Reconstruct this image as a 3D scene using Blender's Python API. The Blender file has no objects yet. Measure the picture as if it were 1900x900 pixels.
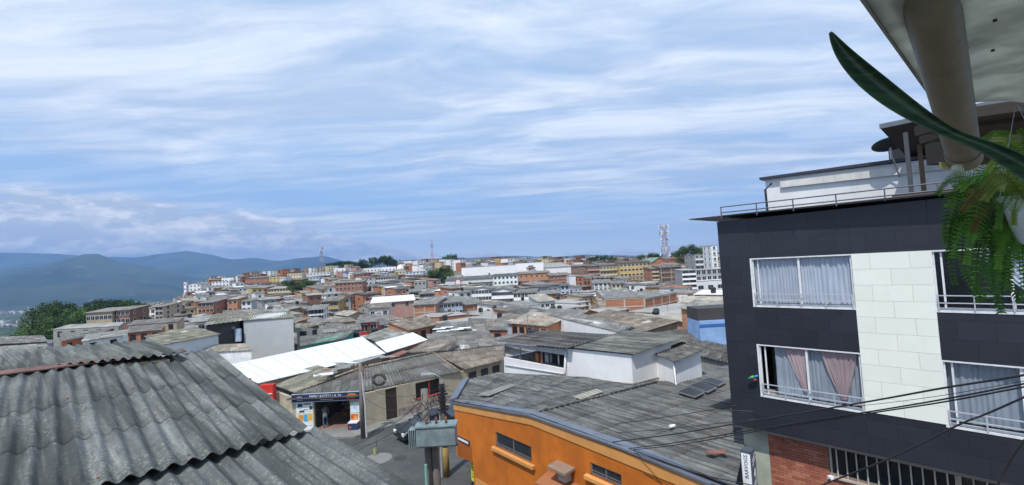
import bpy, bmesh, math, random
from mathutils import Vector, Matrix, noise
R = math.radians
S = bpy.context.scene
COL = S.collection
random.seed(7)
# ---------------------------------------------------------------- camera
EYE = Vector((0, 0, 13.0))
PITCH, ROLL, FPX = R(2.67), R(-3.34), 850.0
_f = Vector((0, math.cos(PITCH), math.sin(PITCH)))
_u0 = Vector((0, -math.sin(PITCH), math.cos(PITCH)))
_r0 = Vector((1, 0, 0))
_r = _r0 * math.cos(ROLL) + _u0 * math.sin(ROLL)
_u = -_r0 * math.sin(ROLL) + _u0 * math.cos(ROLL)
cd = bpy.data.cameras.new("camera")
cam = bpy.data.objects.new("camera", cd)
COL.objects.link(cam)
cd.sensor_width = 36
cd.lens = 36 * FPX / 1900
cd.clip_start = 0.05
cd.clip_end = 90000
cam.matrix_world = Matrix(((_r.x, _u.x, -_f.x, EYE.x), (_r.y, _u.y, -_f.y, EYE.y), (_r.z, _u.z, -_f.z, EYE.z), (0, 0, 0, 1)))
S.camera = cam
# ---------------------------------------------------------------- exposure, sky, sun
S.view_settings.view_transform = 'Standard'
S.view_settings.look = 'None'
S.view_settings.exposure = 0.28
S.view_settings.gamma = 1
SUN_EL, SUN_AZ = R(59), R(204)      # azimuth clockwise from +Y
sund = bpy.data.lights.new("sun", 'SUN')
sund.energy = 3.6
sund.angle = R(0.55)
sund.color = (1.0, 0.95, 0.88)
sun = bpy.data.objects.new("sun", sund)
COL.objects.link(sun)
sd = Vector((math.sin(SUN_AZ) * math.cos(SUN_EL), math.cos(SUN_AZ) * math.cos(SUN_EL), math.sin(SUN_EL)))
sun.rotation_euler = sd.to_track_quat('Z', 'Y').to_euler()
sun.location = (0, 0, 60)


class NT:
    """short-hand for building node trees"""
    def __init__(s, tree):
        s.t = tree
    def n(s, typ, **kw):
        nd = s.t.nodes.new(typ)
        ins = kw.pop('ins', {})
        for k, v in kw.items():
            setattr(nd, k, v)
        for k, v in ins.items():
            if isinstance(v, bpy.types.NodeSocket):
                s.t.links.new(v, nd.inputs[k])
            else:
                nd.inputs[k].default_value = v
        return nd
    def m(s, op, a, b=0.0, c=0.0, clamp=False):
        return s.n('ShaderNodeMath', operation=op, use_clamp=clamp, ins={0: a, 1: b, 2: c}).outputs[0]
    def vm(s, op, a, b=(0, 0, 0)):
        return s.n('ShaderNodeVectorMath', operation=op, ins={0: a, 1: b}).outputs[0]
    def mix(s, fac, a, b, blend='MIX'):
        nd = s.n('ShaderNodeMix', data_type='RGBA', blend_type=blend)
        for k, v in ((0, fac), (6, a), (7, b)):
            if isinstance(v, bpy.types.NodeSocket):
                s.t.links.new(v, nd.inputs[k])
            else:
                nd.inputs[k].default_value = v
        return nd.outputs[2]
    def ramp(s, fac, a, b, smooth=True):
        nd = s.n('ShaderNodeMapRange', interpolation_type='SMOOTHSTEP' if smooth else 'LINEAR', ins={0: fac, 1: a, 2: b})
        return nd.outputs[0]
    def noise(s, vec, scale, detail=4, rough=0.5, dist=0.0):
        return s.n('ShaderNodeTexNoise', ins={'Vector': vec, 'Scale': scale, 'Detail': detail, 'Roughness': rough, 'Distortion': dist}).outputs[0]
    def link(s, a, b):
        s.t.links.new(a, b)


W = bpy.data.worlds.new("World")
S.world = W
W.use_nodes = True
wt = W.node_tree
for n_ in list(wt.nodes):
    wt.nodes.remove(n_)
w = NT(wt)
geo = w.n('ShaderNodeTexCoord').outputs['Generated']
sky = w.n('ShaderNodeTexSky', sky_type='NISHITA', sun_disc=False, sun_elevation=SUN_EL, sun_rotation=SUN_AZ, altitude=1500, air_density=1.0, dust_density=0.6, ozone_density=1.6).outputs[0]
sep = w.n('ShaderNodeSeparateXYZ', ins={0: geo})
dx, dy, dz = sep.outputs
zz = w.m('MAXIMUM', dz, 0.0)
inv = w.m('DIVIDE', 1.0, w.m('ADD', zz, 0.045))
px_, py_ = w.m('MULTIPLY', dx, inv), w.m('MULTIPLY', dy, inv)
flat = w.n('ShaderNodeCombineXYZ', ins={0: px_, 1: py_, 2: 0.0}).outputs[0]
rotd = w.n('ShaderNodeMapping', vector_type='POINT', ins={0: flat, 2: (0, 0, R(11)), 3: (0.27, 1.0, 1)}).outputs[0]
warp = w.n('ShaderNodeTexNoise', ins={'Vector': flat, 'Scale': 0.45, 'Detail': 3}).outputs[1]
rotw = w.vm('ADD', rotd, w.n('ShaderNodeVectorMath', operation='SCALE', ins={0: w.vm('SUBTRACT', warp, (0.5, 0.5, 0.5)), 3: 0.9}).outputs[0])
streak = w.noise(rotw, 1.7, 12, 0.66)
veil = w.noise(w.vm('ADD', w.n('ShaderNodeMapping', ins={0: flat, 2: (0, 0, R(11)), 3: (0.35, 0.6, 1)}).outputs[0], (3.1, 7.7, 0)), 0.75, 4, 0.5)
c1 = w.ramp(streak, 0.30, 0.66)
c2 = w.ramp(veil, 0.14, 0.56)
cir = w.m('MULTIPLY', w.m('ADD', w.m('MULTIPLY', c1, 0.50), w.m('MULTIPLY', c2, 0.62)), 1.0, clamp=True)
# thin the cirrus in a low clear band above the horizon
az_ = w.m('ARCTAN2', dx, dy)
el_ = w.m('ARCSINE', dz)
band_c = w.m('ADD', 0.125, w.m('MULTIPLY', az_, -0.075))
bd = w.m('ABSOLUTE', w.m('SUBTRACT', el_, band_c))
clear = w.ramp(bd, 0.005, 0.045)
cir = w.m('MULTIPLY', cir, w.m('ADD', 0.45, w.m('MULTIPLY', clear, 0.55)))
shade = w.ramp(w.noise(rotw, 2.3, 8, 0.62), 0.38, 0.66)
ccol = w.mix(shade, (4.5, 5.7, 7.6, 1), (7.8, 8.5, 9.4, 1))
base = w.mix(1.0, sky, (1.02, 1.12, 1.30, 1), 'MULTIPLY')
base = w.mix(0.70, base, (2.9, 5.3, 8.6, 1))
c_hi = w.mix(cir, base, ccol)
# whitish haze just above the horizon
hz = w.ramp(el_, 0.13, -0.01)
c_hi = w.mix(w.m('MULTIPLY', hz, 0.9), c_hi, (10.0, 11.6, 12.6, 1))
# low cumulus bank, thick over the mountains on the left, small puffs to the right
cv = w.n('ShaderNodeCombineXYZ', ins={0: w.m('MULTIPLY', az_, 1.0), 1: w.m('MULTIPLY', el_, 2.6), 2: 0.0}).outputs[0]
cn = w.noise(w.vm('ADD', cv, (5.3, 1.2, 0)), 7.5, 8, 0.60, 0.25)
cn2 = w.noise(w.vm('ADD', cv, (1.3, 4.2, 0)), 22, 6, 0.6, 0.2)
cmix = w.m('ADD', w.m('MULTIPLY', cn, 0.72), w.m('MULTIPLY', cn2, 0.28))
topl = w.m('ADD', 0.050, w.m('MULTIPLY', w.ramp(az_, -0.12, -0.72), 0.115))
bias = w.m('ADD', 0.012, w.m('MULTIPLY', w.ramp(az_, 0.10, -0.50), 0.13))
up = w.ramp(w.m('SUBTRACT', topl, el_), -0.012, 0.045)
dens = w.m('ADD', w.m('SUBTRACT', w.m('ADD', cmix, w.m('MULTIPLY', up, 0.26)), 0.26), bias)
cum = w.m('MULTIPLY', w.ramp(dens, 0.455, 0.54), w.ramp(w.m('SUBTRACT', topl, el_), -0.02, 0.02))
lowcut = w.ramp(w.m('SUBTRACT', el_, w.m('MULTIPLY', w.ramp(az_, -0.05, -0.5), 0.045)), -0.03, 0.0)
cum = w.m('MULTIPLY', cum, lowcut)
lit = w.ramp(w.m('SUBTRACT', cn, w.noise(w.vm('ADD', cv, (5.3, 1.235, 0)), 7.5, 8, 0.60, 0.25)), -0.02, 0.09)
lit2 = w.m('MULTIPLY', w.ramp(cn2, 0.40, 0.56), w.ramp(cn, .42, .56))
cucol = w.mix(w.m('ADD', w.m('MULTIPLY', lit, 0.45), w.m('MULTIPLY', lit2, 0.55), clamp=True), (5.0, 5.8, 7.0, 1), (9.6, 9.6, 9.8, 1))
c_all = w.mix(w.m('MULTIPLY', cum, 0.95), c_hi, cucol)
# below the horizon: haze colour
c_all = w.mix(w.ramp(el_, 0.0, -0.05), c_all, (3.4, 4.4, 6.0, 1))
bg = w.n('ShaderNodeBackground', ins={0: c_all, 1: 0.1})
w.link(bg.outputs[0], w.n('ShaderNodeOutputWorld').inputs[0])

# ---------------------------------------------------------------- pixel helpers: turn a photo pixel into a point of the place
def ray(x, y):
    return _f + _r * ((x - 950) / FPX) - _u * ((y - 450) / FPX)
def at(x, y, Y):
    d = ray(x, y); return EYE + d * (Y / d.y)
def atz(x, y, zr):
    d = ray(x, y); return EYE + d * (zr / d.z)
def onp(x, y, p, n):
    d = ray(x, y); return EYE + d * ((p - EYE).dot(n) / d.dot(n))
def hor(x):
    return 450 + FPX * math.tan(PITCH) + (x - 950) * math.tan(ROLL)

# ---------------------------------------------------------------- materials
MATS = {}
def new_mat(name):
    m = bpy.data.materials.new(name)
    m.use_nodes = True
    t = m.node_tree
    for n_ in list(t.nodes):
        t.nodes.remove(n_)
    return m, NT(t)
def paint(name, col, rough=0.7, var=0.18, scale=1.5, stain=0.25, bump=0.15, bscale=30, rnd=0.12, spec=0.4, metal=0.0, streak=True):
    """painted or rendered surface: mottled tone, dirty streaks, fine relief"""
    if name in MATS: return MATS[name]
    m, g = new_mat(name)
    tc = g.n('ShaderNodeTexCoord').outputs['Object']
    oi = g.n('ShaderNodeObjectInfo').outputs['Random']
    tcr = g.vm('ADD', tc, g.n('ShaderNodeCombineXYZ', ins={0: g.m('MULTIPLY', oi, 37.0), 1: g.m('MULTIPLY', oi, 11.0), 2: 0.0}).outputs[0])
    n1 = g.noise(tcr, scale, 5, 0.6)
    c = g.mix(g.ramp(n1, 0.3, 0.75), tuple(x * (1 - var) for x in col) + (1,), tuple(min(1, x * (1 + var * .6)) for x in col) + (1,))
    if streak:
        sv = g.n('ShaderNodeMapping', ins={0: tcr, 3: (3.0, 3.0, 0.35)}).outputs[0]
        s_ = g.ramp(g.noise(sv, 1.6, 6, 0.65), 0.52, 0.8)
        c = g.mix(g.m('MULTIPLY', s_, stain), c, tuple(x * 0.35 + 0.01 for x in col) + (1,))
    c = g.mix(1.0, c, g.n('ShaderNodeCombineColor', ins={0: g.m('ADD', 1 - rnd, g.m('MULTIPLY', oi, 2 * rnd)), 1: g.m('ADD', 1 - rnd, g.m('MULTIPLY', oi, 2 * rnd)), 2: g.m('ADD', 1 - rnd, g.m('MULTIPLY', oi, 2 * rnd))}).outputs[0], 'MULTIPLY')
    b = g.n('ShaderNodeBump', ins={'Strength': bump, 'Distance': 0.02, 'Height': g.noise(tcr, bscale, 4, 0.6)})
    p = g.n('ShaderNodeBsdfPrincipled', ins={'Base Color': c, 'Roughness': rough, 'Normal': b.outputs[0], 'Specular IOR Level': spec, 'Metallic': metal})
    g.link(p.outputs[0], g.n('ShaderNodeOutputMaterial').inputs[0])
    MATS[name] = m
    return m
def flat_mat(name, col, rough=0.5, metal=0.0, spec=0.5, emit=0):
    if name in MATS: return MATS[name]
    m, g = new_mat(name)
    tc = g.n('ShaderNodeTexCoord').outputs['Object']
    c = g.mix(g.ramp(g.noise(tc, 6, 4, 0.6), 0.3, 0.7), tuple(x * 0.86 for x in col) + (1,), tuple(min(1, x * 1.06) for x in col) + (1,))
    p = g.n('ShaderNodeBsdfPrincipled', ins={'Base Color': c, 'Roughness': rough, 'Metallic': metal, 'Specular IOR Level': spec})
    g.link(p.outputs[0], g.n('ShaderNodeOutputMaterial').inputs[0])
    MATS[name] = m
    return m
def sheet_roof(name, a, b, run=None, lichen=0.5, spotcol=(0.32, 0.33, 0.27), big=0.4, rnd=0.22, cell=None, fine=22.0, rough=0.85):
    """weathered fibre-cement sheet: two greys, lichen specks, dark damp patches; cell=(w,l) tints every laid sheet by itself"""
    if name in MATS: return MATS[name]
    m, g = new_mat(name)
    tc = g.n('ShaderNodeTexCoord').outputs['Object']
    oi = g.n('ShaderNodeObjectInfo').outputs['Random']
    v = g.vm('ADD', tc, g.n('ShaderNodeCombineXYZ', ins={0: g.m('MULTIPLY', oi, 53.0), 1: g.m('MULTIPLY', oi, 17.0), 2: 0.0}).outputs[0])
    c = g.mix(g.ramp(g.noise(v, 1.1, 6, 0.62), 0.32, 0.7), a + (1,), b + (1,))
    sp = g.ramp(g.noise(v, fine, 5, 0.75), 0.50, 0.66)
    lz = g.ramp(g.noise(v, 0.9, 3, 0.5), 0.40, 0.62)
    c = g.mix(g.m('MULTIPLY', g.m('MULTIPLY', sp, g.m('ADD', 0.35, g.m('MULTIPLY', lz, 0.65))), lichen), c, spotcol + (1,))
    dk = g.ramp(g.noise(v, fine * 0.55, 6, 0.7), 0.50, 0.72)
    c = g.mix(g.m('MULTIPLY', dk, 0.55), c, tuple(x * 0.42 for x in a) + (1,))
    if run is not None:      # rain-washed dirt streaks along the sheets, also painted rib shade on some roofs
        rv_ = g.n('ShaderNodeMapping', ins={0: tc, 2: (0, 0, -run)}).outputs[0]
        rv_ = g.n('ShaderNodeMapping', ins={0: rv_, 3: (0.22, 5.0, 0.2)}).outputs[0]
        st_ = g.noise(rv_, 1.0, 5, 0.65)
        c = g.mix(g.m('MULTIPLY', g.ramp(st_, 0.44, 0.60), 0.75), c, tuple(x * 0.40 for x in a) + (1,))
        c = g.mix(g.m('MULTIPLY', g.ramp(st_, 0.40, 0.30), 0.5), c, tuple(min(1, x * 1.9) for x in b) + (1,))
    if cell:
        sc = g.n('ShaderNodeMapping', ins={0: v, 3: (1 / cell[0], 1 / cell[1], 0.0)}).outputs[0]
        wn = g.n('ShaderNodeTexWhiteNoise', ins={0: g.vm('FLOOR', sc)}).outputs[0]
        k = g.m('ADD', 0.72, g.m('MULTIPLY', wn, 0.5))
        c = g.mix(1.0, c, g.n('ShaderNodeCombineColor', ins={0: k, 1: k, 2: k}).outputs[0], 'MULTIPLY')
        lt = g.m('GREATER_THAN', wn, 0.965)
        c = g.mix(g.m('MULTIPLY', lt, 0.5), c, (0.5, 0.52, 0.5, 1))
    k = g.m('ADD', 1 - rnd, g.m('MULTIPLY', oi, 2 * rnd))
    c = g.mix(1.0, c, g.n('ShaderNodeCombineColor', ins={0: k, 1: k, 2: k}).outputs[0], 'MULTIPLY')
    bp = g.n('ShaderNodeBump', ins={'Strength': 0.5, 'Distance': 0.01, 'Height': g.noise(v, fine * 2.2, 4, 0.7)})
    p = g.n('ShaderNodeBsdfPrincipled', ins={'Base Color': c, 'Roughness': rough, 'Normal': bp.outputs[0], 'Specular IOR Level': 0.3})
    g.link(p.outputs[0], g.n('ShaderNodeOutputMaterial').inputs[0])
    MATS[name] = m
    return m
def brick_mat(name, c1, c2, mortar, sc=1.0):
    if name in MATS: return MATS[name]
    m, g = new_mat(name)
    tc = g.n('ShaderNodeTexCoord').outputs['Object']
    sp_ = g.n('ShaderNodeSeparateXYZ', ins={0: tc}).outputs
    v = g.n('ShaderNodeCombineXYZ', ins={0: g.m('ADD', sp_[0], sp_[1]), 1: sp_[2], 2: 0.0}).outputs[0]
    bt = g.n('ShaderNodeTexBrick', ins={'Vector': v, 'Color1': c1 + (1,), 'Color2': c2 + (1,), 'Mortar': mortar + (1,), 'Scale': sc, 'Mortar Size': 0.012, 'Brick Width': 0.33, 'Row Height': 0.12})
    n1 = g.ramp(g.noise(tc, 0.8, 5, 0.6), 0.35, 0.75)
    c = g.mix(g.m('MULTIPLY', n1, 0.45), bt.outputs[0], tuple(x * 0.6 for x in c1) + (1,))
    oi = g.n('ShaderNodeObjectInfo').outputs['Random']
    k = g.m('ADD', 0.82, g.m('MULTIPLY', oi, 0.36))
    c = g.mix(1.0, c, g.n('ShaderNodeCombineColor', ins={0: k, 1: k, 2: k}).outputs[0], 'MULTIPLY')
    p = g.n('ShaderNodeBsdfPrincipled', ins={'Base Color': c, 'Roughness': 0.9, 'Specular IOR Level': 0.2})
    g.link(p.outputs[0], g.n('ShaderNodeOutputMaterial').inputs[0])
    MATS[name] = m
    return m
def leaf_mat(name, c1, c2, trans=0.35, rough=0.55):
    if name in MATS: return MATS[name]
    m, g = new_mat(name)
    tc = g.n('ShaderNodeTexCoord').outputs['Object']
    oi = g.n('ShaderNodeObjectInfo').outputs['Random']
    c = g.mix(g.ramp(g.noise(tc, 0.55 if trans < .5 else 9.0, 5, 0.7), 0.35, 0.68), c1 + (1,), c2 + (1,))
    k = g.m('ADD', 0.6, g.m('MULTIPLY', oi, 0.85))
    c = g.mix(1.0, c, g.n('ShaderNodeCombineColor', ins={0: k, 1: k, 2: g.m('MULTIPLY', k, 0.9)}).outputs[0], 'MULTIPLY')
    d = g.n('ShaderNodeBsdfPrincipled', ins={'Base Color': c, 'Roughness': rough, 'Specular IOR Level': 0.3})
    tr = g.n('ShaderNodeBsdfTranslucent', ins={0: c})
    mx = g.n('ShaderNodeMixShader', ins={0: trans, 1: d.outputs[0], 2: tr.outputs[0]})
    g.link(mx.outputs[0], g.n('ShaderNodeOutputMaterial').inputs[0])
    MATS[name] = m
    return m
def glass_mat(name, tint=(0.75, 0.82, 0.88), through=0.55, dark=(0.02, 0.03, 0.04)):
    if name in MATS: return MATS[name]
    m, g = new_mat(name)
    tr = g.n('ShaderNodeBsdfTransparent', ins={0: tint + (1,)})
    gl = g.n('ShaderNodeBsdfPrincipled', ins={'Base Color': dark + (1,), 'Roughness': 0.06, 'Specular IOR Level': 0.9})
    mx = g.n('ShaderNodeMixShader', ins={0: through, 1: gl.outputs[0], 2: tr.outputs[0]})
    g.link(mx.outputs[0], g.n('ShaderNodeOutputMaterial').inputs[0])
    MATS[name] = m
    return m

WALL = {
    'white': paint('wall_white', (0.72, 0.74, 0.74), stain=0.35),
    'bright': paint('wall_bright_white', (0.80, 0.81, 0.82), stain=0.22, var=0.08, scale=0.7),
    'greywhite': paint('wall_grey_white', (0.50, 0.53, 0.55), stain=0.2, var=0.08, scale=.4),
    'cream': paint('wall_cream', (0.62, 0.55, 0.36), stain=0.4),
    'yellow': paint('wall_yellow', (0.50, 0.37, 0.14), stain=0.4),
    'blue': paint('wall_blue', (0.22, 0.36, 0.62), stain=0.3),
    'paleblue': paint('wall_pale_blue', (0.42, 0.50, 0.64), stain=0.3),
    'grey': paint('wall_grey', (0.33, 0.33, 0.32), stain=0.5),
    'pink': paint('wall_pink', (0.45, 0.27, 0.23), stain=0.4),
    'green': paint('wall_green', (0.10, 0.36, 0.28), stain=0.3),
    'red': paint('wall_red', (0.55, 0.03, 0.02), stain=0.2),
    'tan': paint('wall_tan', (0.42, 0.34, 0.24), stain=0.5),
    'dark': paint('wall_dark', (0.06, 0.055, 0.055), stain=0.3),
    'terracotta': paint('wall_terracotta', (0.42, 0.16, 0.07), stain=0.3),
    'brick': brick_mat('brick_red', (0.42, 0.155, 0.075), (0.33, 0.115, 0.06), (0.36, 0.30, 0.25)),
    'orangebrick': brick_mat('brick_orange', (0.50, 0.215, 0.10), (0.41, 0.165, 0.08), (0.40, 0.33, 0.27)),
    'brownbrick': brick_mat('brick_brown', (0.26, 0.125, 0.075), (0.2, 0.09, 0.06), (0.26, 0.22, 0.19)),
}
WNAME = {'white': 'white', 'bright': 'bright white', 'greywhite': 'grey-white', 'cream': 'cream', 'yellow': 'yellow', 'blue': 'blue', 'paleblue': 'pale blue', 'grey': 'bare grey', 'pink': 'pink', 'green': 'green', 'red': 'red', 'tan': 'tan', 'dark': 'dark', 'terracotta': 'terracotta', 'brick': 'red brick', 'orangebrick': 'orange brick', 'brownbrick': 'brown brick'}
ROOF = {
    'grey': sheet_roof('roof_grey', (0.115, 0.115, 0.112), (0.20, 0.196, 0.188), cell=(1.0, 1.8), fine=3.0),
    'dark': sheet_roof('roof_dark', (0.06, 0.06, 0.06), (0.105, 0.105, 0.10), cell=(1.0, 1.8), fine=3.0),
    'brown': sheet_roof('roof_brown', (0.135, 0.115, 0.097), (0.21, 0.185, 0.157), cell=(1.0, 1.8), fine=3.0),
    'pale': sheet_roof('roof_pale', (0.20, 0.205, 0.195), (0.29, 0.295, 0.275), cell=(1.0, 1.8), fine=3.0),
    'olive': sheet_roof('roof_olive', (0.14, 0.14, 0.11), (0.205, 0.205, 0.165), cell=(1.0, 1.8), fine=3.0),
    'tan': sheet_roof('roof_tan', (0.24, 0.22, 0.185), (0.33, 0.305, 0.26), cell=(1.0, 1.8), fine=3.0),
    'white': paint('roof_white_metal', (0.70, 0.74, 0.77), rough=0.45, var=0.06, stain=0.22, streak=True, rnd=0.03),
    'rust': sheet_roof('roof_rust', (0.20, 0.09, 0.055), (0.28, 0.14, 0.09), cell=(1.0, 1.8), fine=3.0),
    'greenmetal': paint('roof_green_metal', (0.16, 0.26, 0.20), rough=0.6),
}
RNAME = {'grey': 'grey corrugated', 'dark': 'dark grey corrugated', 'brown': 'brownish corrugated', 'pale': 'pale grey corrugated', 'olive': 'mossy grey corrugated', 'tan': 'sandy corrugated', 'white': 'white metal', 'rust': 'rusty red', 'greenmetal': 'green metal'}
M_CONC = paint('concrete', (0.34, 0.33, 0.31), stain=0.4)
M_BEAM = paint('concrete_pale', (0.50, 0.44, 0.37), stain=0.3)
M_PANE = flat_mat('dark_pane', (0.025, 0.03, 0.038), rough=0.12, spec=0.8)
M_FRAME = flat_mat('white_frame', (0.70, 0.72, 0.74), rough=0.4)
M_METAL = flat_mat('grey_metal', (0.30, 0.31, 0.32), rough=0.45, metal=0.6)
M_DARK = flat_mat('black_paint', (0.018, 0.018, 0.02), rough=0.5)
M_WOOD = paint('old_wood', (0.16, 0.10, 0.06), stain=0.5, bscale=50)
M_RUST = paint('rusty_steel', (0.22, 0.10, 0.07), stain=0.5)
M_BLACKT = flat_mat('black_plastic', (0.02, 0.02, 0.022), rough=0.5)
M_BLUET = flat_mat('blue_plastic', (0.03, 0.10, 0.35), rough=0.4)
M_WHITE = flat_mat('white_plastic', (0.75, 0.77, 0.78), rough=0.4)
M_RED = flat_mat('red_paint', (0.50, 0.05, 0.04), rough=0.5)

# ---------------------------------------------------------------- mesh helpers
class MB:
    def __init__(s):
        s.v = []; s.f = []; s.mi = []
    def quad(s, a, b, c, d, mi=0):
        k = len(s.v); s.v += [tuple(a), tuple(b), tuple(c), tuple(d)]; s.f.append((k, k + 1, k + 2, k + 3)); s.mi.append(mi)
    def tri(s, a, b, c, mi=0):
        k = len(s.v); s.v += [tuple(a), tuple(b), tuple(c)]; s.f.append((k, k + 1, k + 2)); s.mi.append(mi)
    def poly(s, pts, mi=0):
        k = len(s.v); s.v += [tuple(p) for p in pts]; s.f.append(tuple(range(k, k + len(pts)))); s.mi.append(mi)
    def hexa(s, p, mi=0):
        """p: 4 bottom, 4 top corners (counter-clockwise from above)"""
        k = len(s.v); s.v += [tuple(q) for q in p]
        for f in ((3, 2, 1, 0), (4, 5, 6, 7), (0, 1, 5, 4), (1, 2, 6, 5), (2, 3, 7, 6), (3, 0, 4, 7)):
            s.f.append(tuple(k + i for i in f)); s.mi.append(mi)
    def box(s, x0, y0, z0, x1, y1, z1, mi=0):
        s.hexa([(x0, y0, z0), (x1, y0, z0), (x1, y1, z0), (x0, y1, z0), (x0, y0, z1), (x1, y0, z1), (x1, y1, z1), (x0, y1, z1)], mi)
    def tube(s, pts, r, n=8, mi=0, cap=True):
        pts = [Vector(p) for p in pts]
        rs = r if isinstance(r, (list, tuple)) else [r] * len(pts)
        rings = []
        up = Vector((0, 0, 1))
        for i, p in enumerate(pts):
            d = (pts[min(i + 1, len(pts) - 1)] - pts[max(i - 1, 0)])
            if d.length < 1e-9: d = Vector((0, 0, 1))
            d.normalize()
            a = d.cross(up if abs(d.z) < 0.95 else Vector((1, 0, 0))).normalized()
            b = d.cross(a).normalized()
            k = len(s.v)
            for j in range(n):
                t = 2 * math.pi * j / n
                s.v.append(tuple(p + (a * math.cos(t) + b * math.sin(t)) * rs[i]))
            rings.append(k)
        for i in range(len(rings) - 1):
            for j in range(n):
                j2 = (j + 1) % n
                s.f.append((rings[i] + j, rings[i] + j2, rings[i + 1] + j2, rings[i + 1] + j)); s.mi.append(mi)
        if cap:
            s.f.append(tuple(rings[0] + j for j in range(n))[::-1]); s.mi.append(mi)
            s.f.append(tuple(rings[-1] + j for j in range(n))); s.mi.append(mi)
    def mesh(s, name, mats, smooth=False, org=None):
        me = bpy.data.meshes.new(name)
        vv = s.v if org is None else [(a[0] - org[0], a[1] - org[1], a[2] - org[2]) for a in s.v]
        me.from_pydata(vv, [], s.f)
        if not isinstance(mats, (list, tuple)): mats = [mats]
        for m in mats: me.materials.append(m)
        if len(mats) > 1: me.polygons.foreach_set('material_index', s.mi)
        if smooth: me.polygons.foreach_set('use_smooth', [True] * len(me.polygons))
        me.update()
        return me
    def obj(s, name, mats, parent=None, smooth=False, org=None, fix=True):
        """org None: vertices are in the parent's own frame; a Vector: they are world points, taken relative to it"""
        me = s.mesh(name, mats, smooth, org)
        if fix:
            bm = bmesh.new(); bm.from_mesh(me); bmesh.ops.recalc_face_normals(bm, faces=bm.faces); bm.to_mesh(me); bm.free()
        return link(name, me, parent, org if parent is None else None)
def link(name, me, parent=None, loc=None, rot=0):
    o = bpy.data.objects.new(name, me)
    COL.objects.link(o)
    if parent: o.parent = parent
    if loc is not None: o.location = loc
    if rot: o.rotation_euler = (0, 0, rot)
    return o
def thing(name, label, cat, loc=(0, 0, 0), rot=0, group=None):
    o = bpy.data.objects.new(name, None)
    COL.objects.link(o)
    o.empty_display_size = 0.2
    o.location = loc; o.rotation_euler = (0, 0, rot)
    o['label'] = label; o['category'] = cat
    if group: o['group'] = group
    return o
def tag(o, label, cat, group=None, kind=None):
    if label: o['label'] = label
    if cat: o['category'] = cat
    if group: o['group'] = group
    if kind: o['kind'] = kind
    return o
def lerp(a, b, t): return a + (b - a) * t
def bil(P, u, v):
    return (P[0] * (1 - u) + P[1] * u) * (1 - v) + (P[3] * (1 - u) + P[2] * u) * v

def corr_sheet(P, u0, u1, v0, v1, wl, amp, waves_u, seg, lift, thick, nrm):
    """one corrugated sheet of roof P between parameters; waves along v"""
    m = MB()
    nw = max(1, round((u1 - u0) * waves_u))
    n = nw * seg
    rows = []
    for (v, lf) in ((v0, lift), ((v0 + v1) / 2, lift * 0.5), (v1, 0.0)):
        row = []
        for i in range(n + 1):
            uu = u0 + (u1 - u0) * i / n
            h = amp * math.cos(2 * math.pi * uu * waves_u)
            row.append(bil(P, uu, v) + nrm * (h + lf))
        rows.append(row)
    k0 = len(m.v)
    for row in rows: m.v += [tuple(p) for p in row]
    L = n + 1
    for r_ in range(2):
        for i in range(n):
            a = k0 + r_ * L + i
            m.f.append((a, a + 1, a + L + 1, a + L)); m.mi.append(0)
    # thickness at the lower end and at the two sides
    k = len(m.v)
    for p in rows[0]: m.v.append(tuple(p - nrm * thick))
    for i in range(n):
        m.f.append((k0 + i, k + i, k + i + 1, k0 + i + 1)); m.mi.append(0)
    k = len(m.v)
    for p in rows[1]: m.v.append(tuple(p - nrm * thick))
    for i in range(n):   # short underside behind the lip
        m.f.append((k - L + i, k + i, k + i + 1, k - L + i + 1)); m.mi.append(0)
    return m
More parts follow.
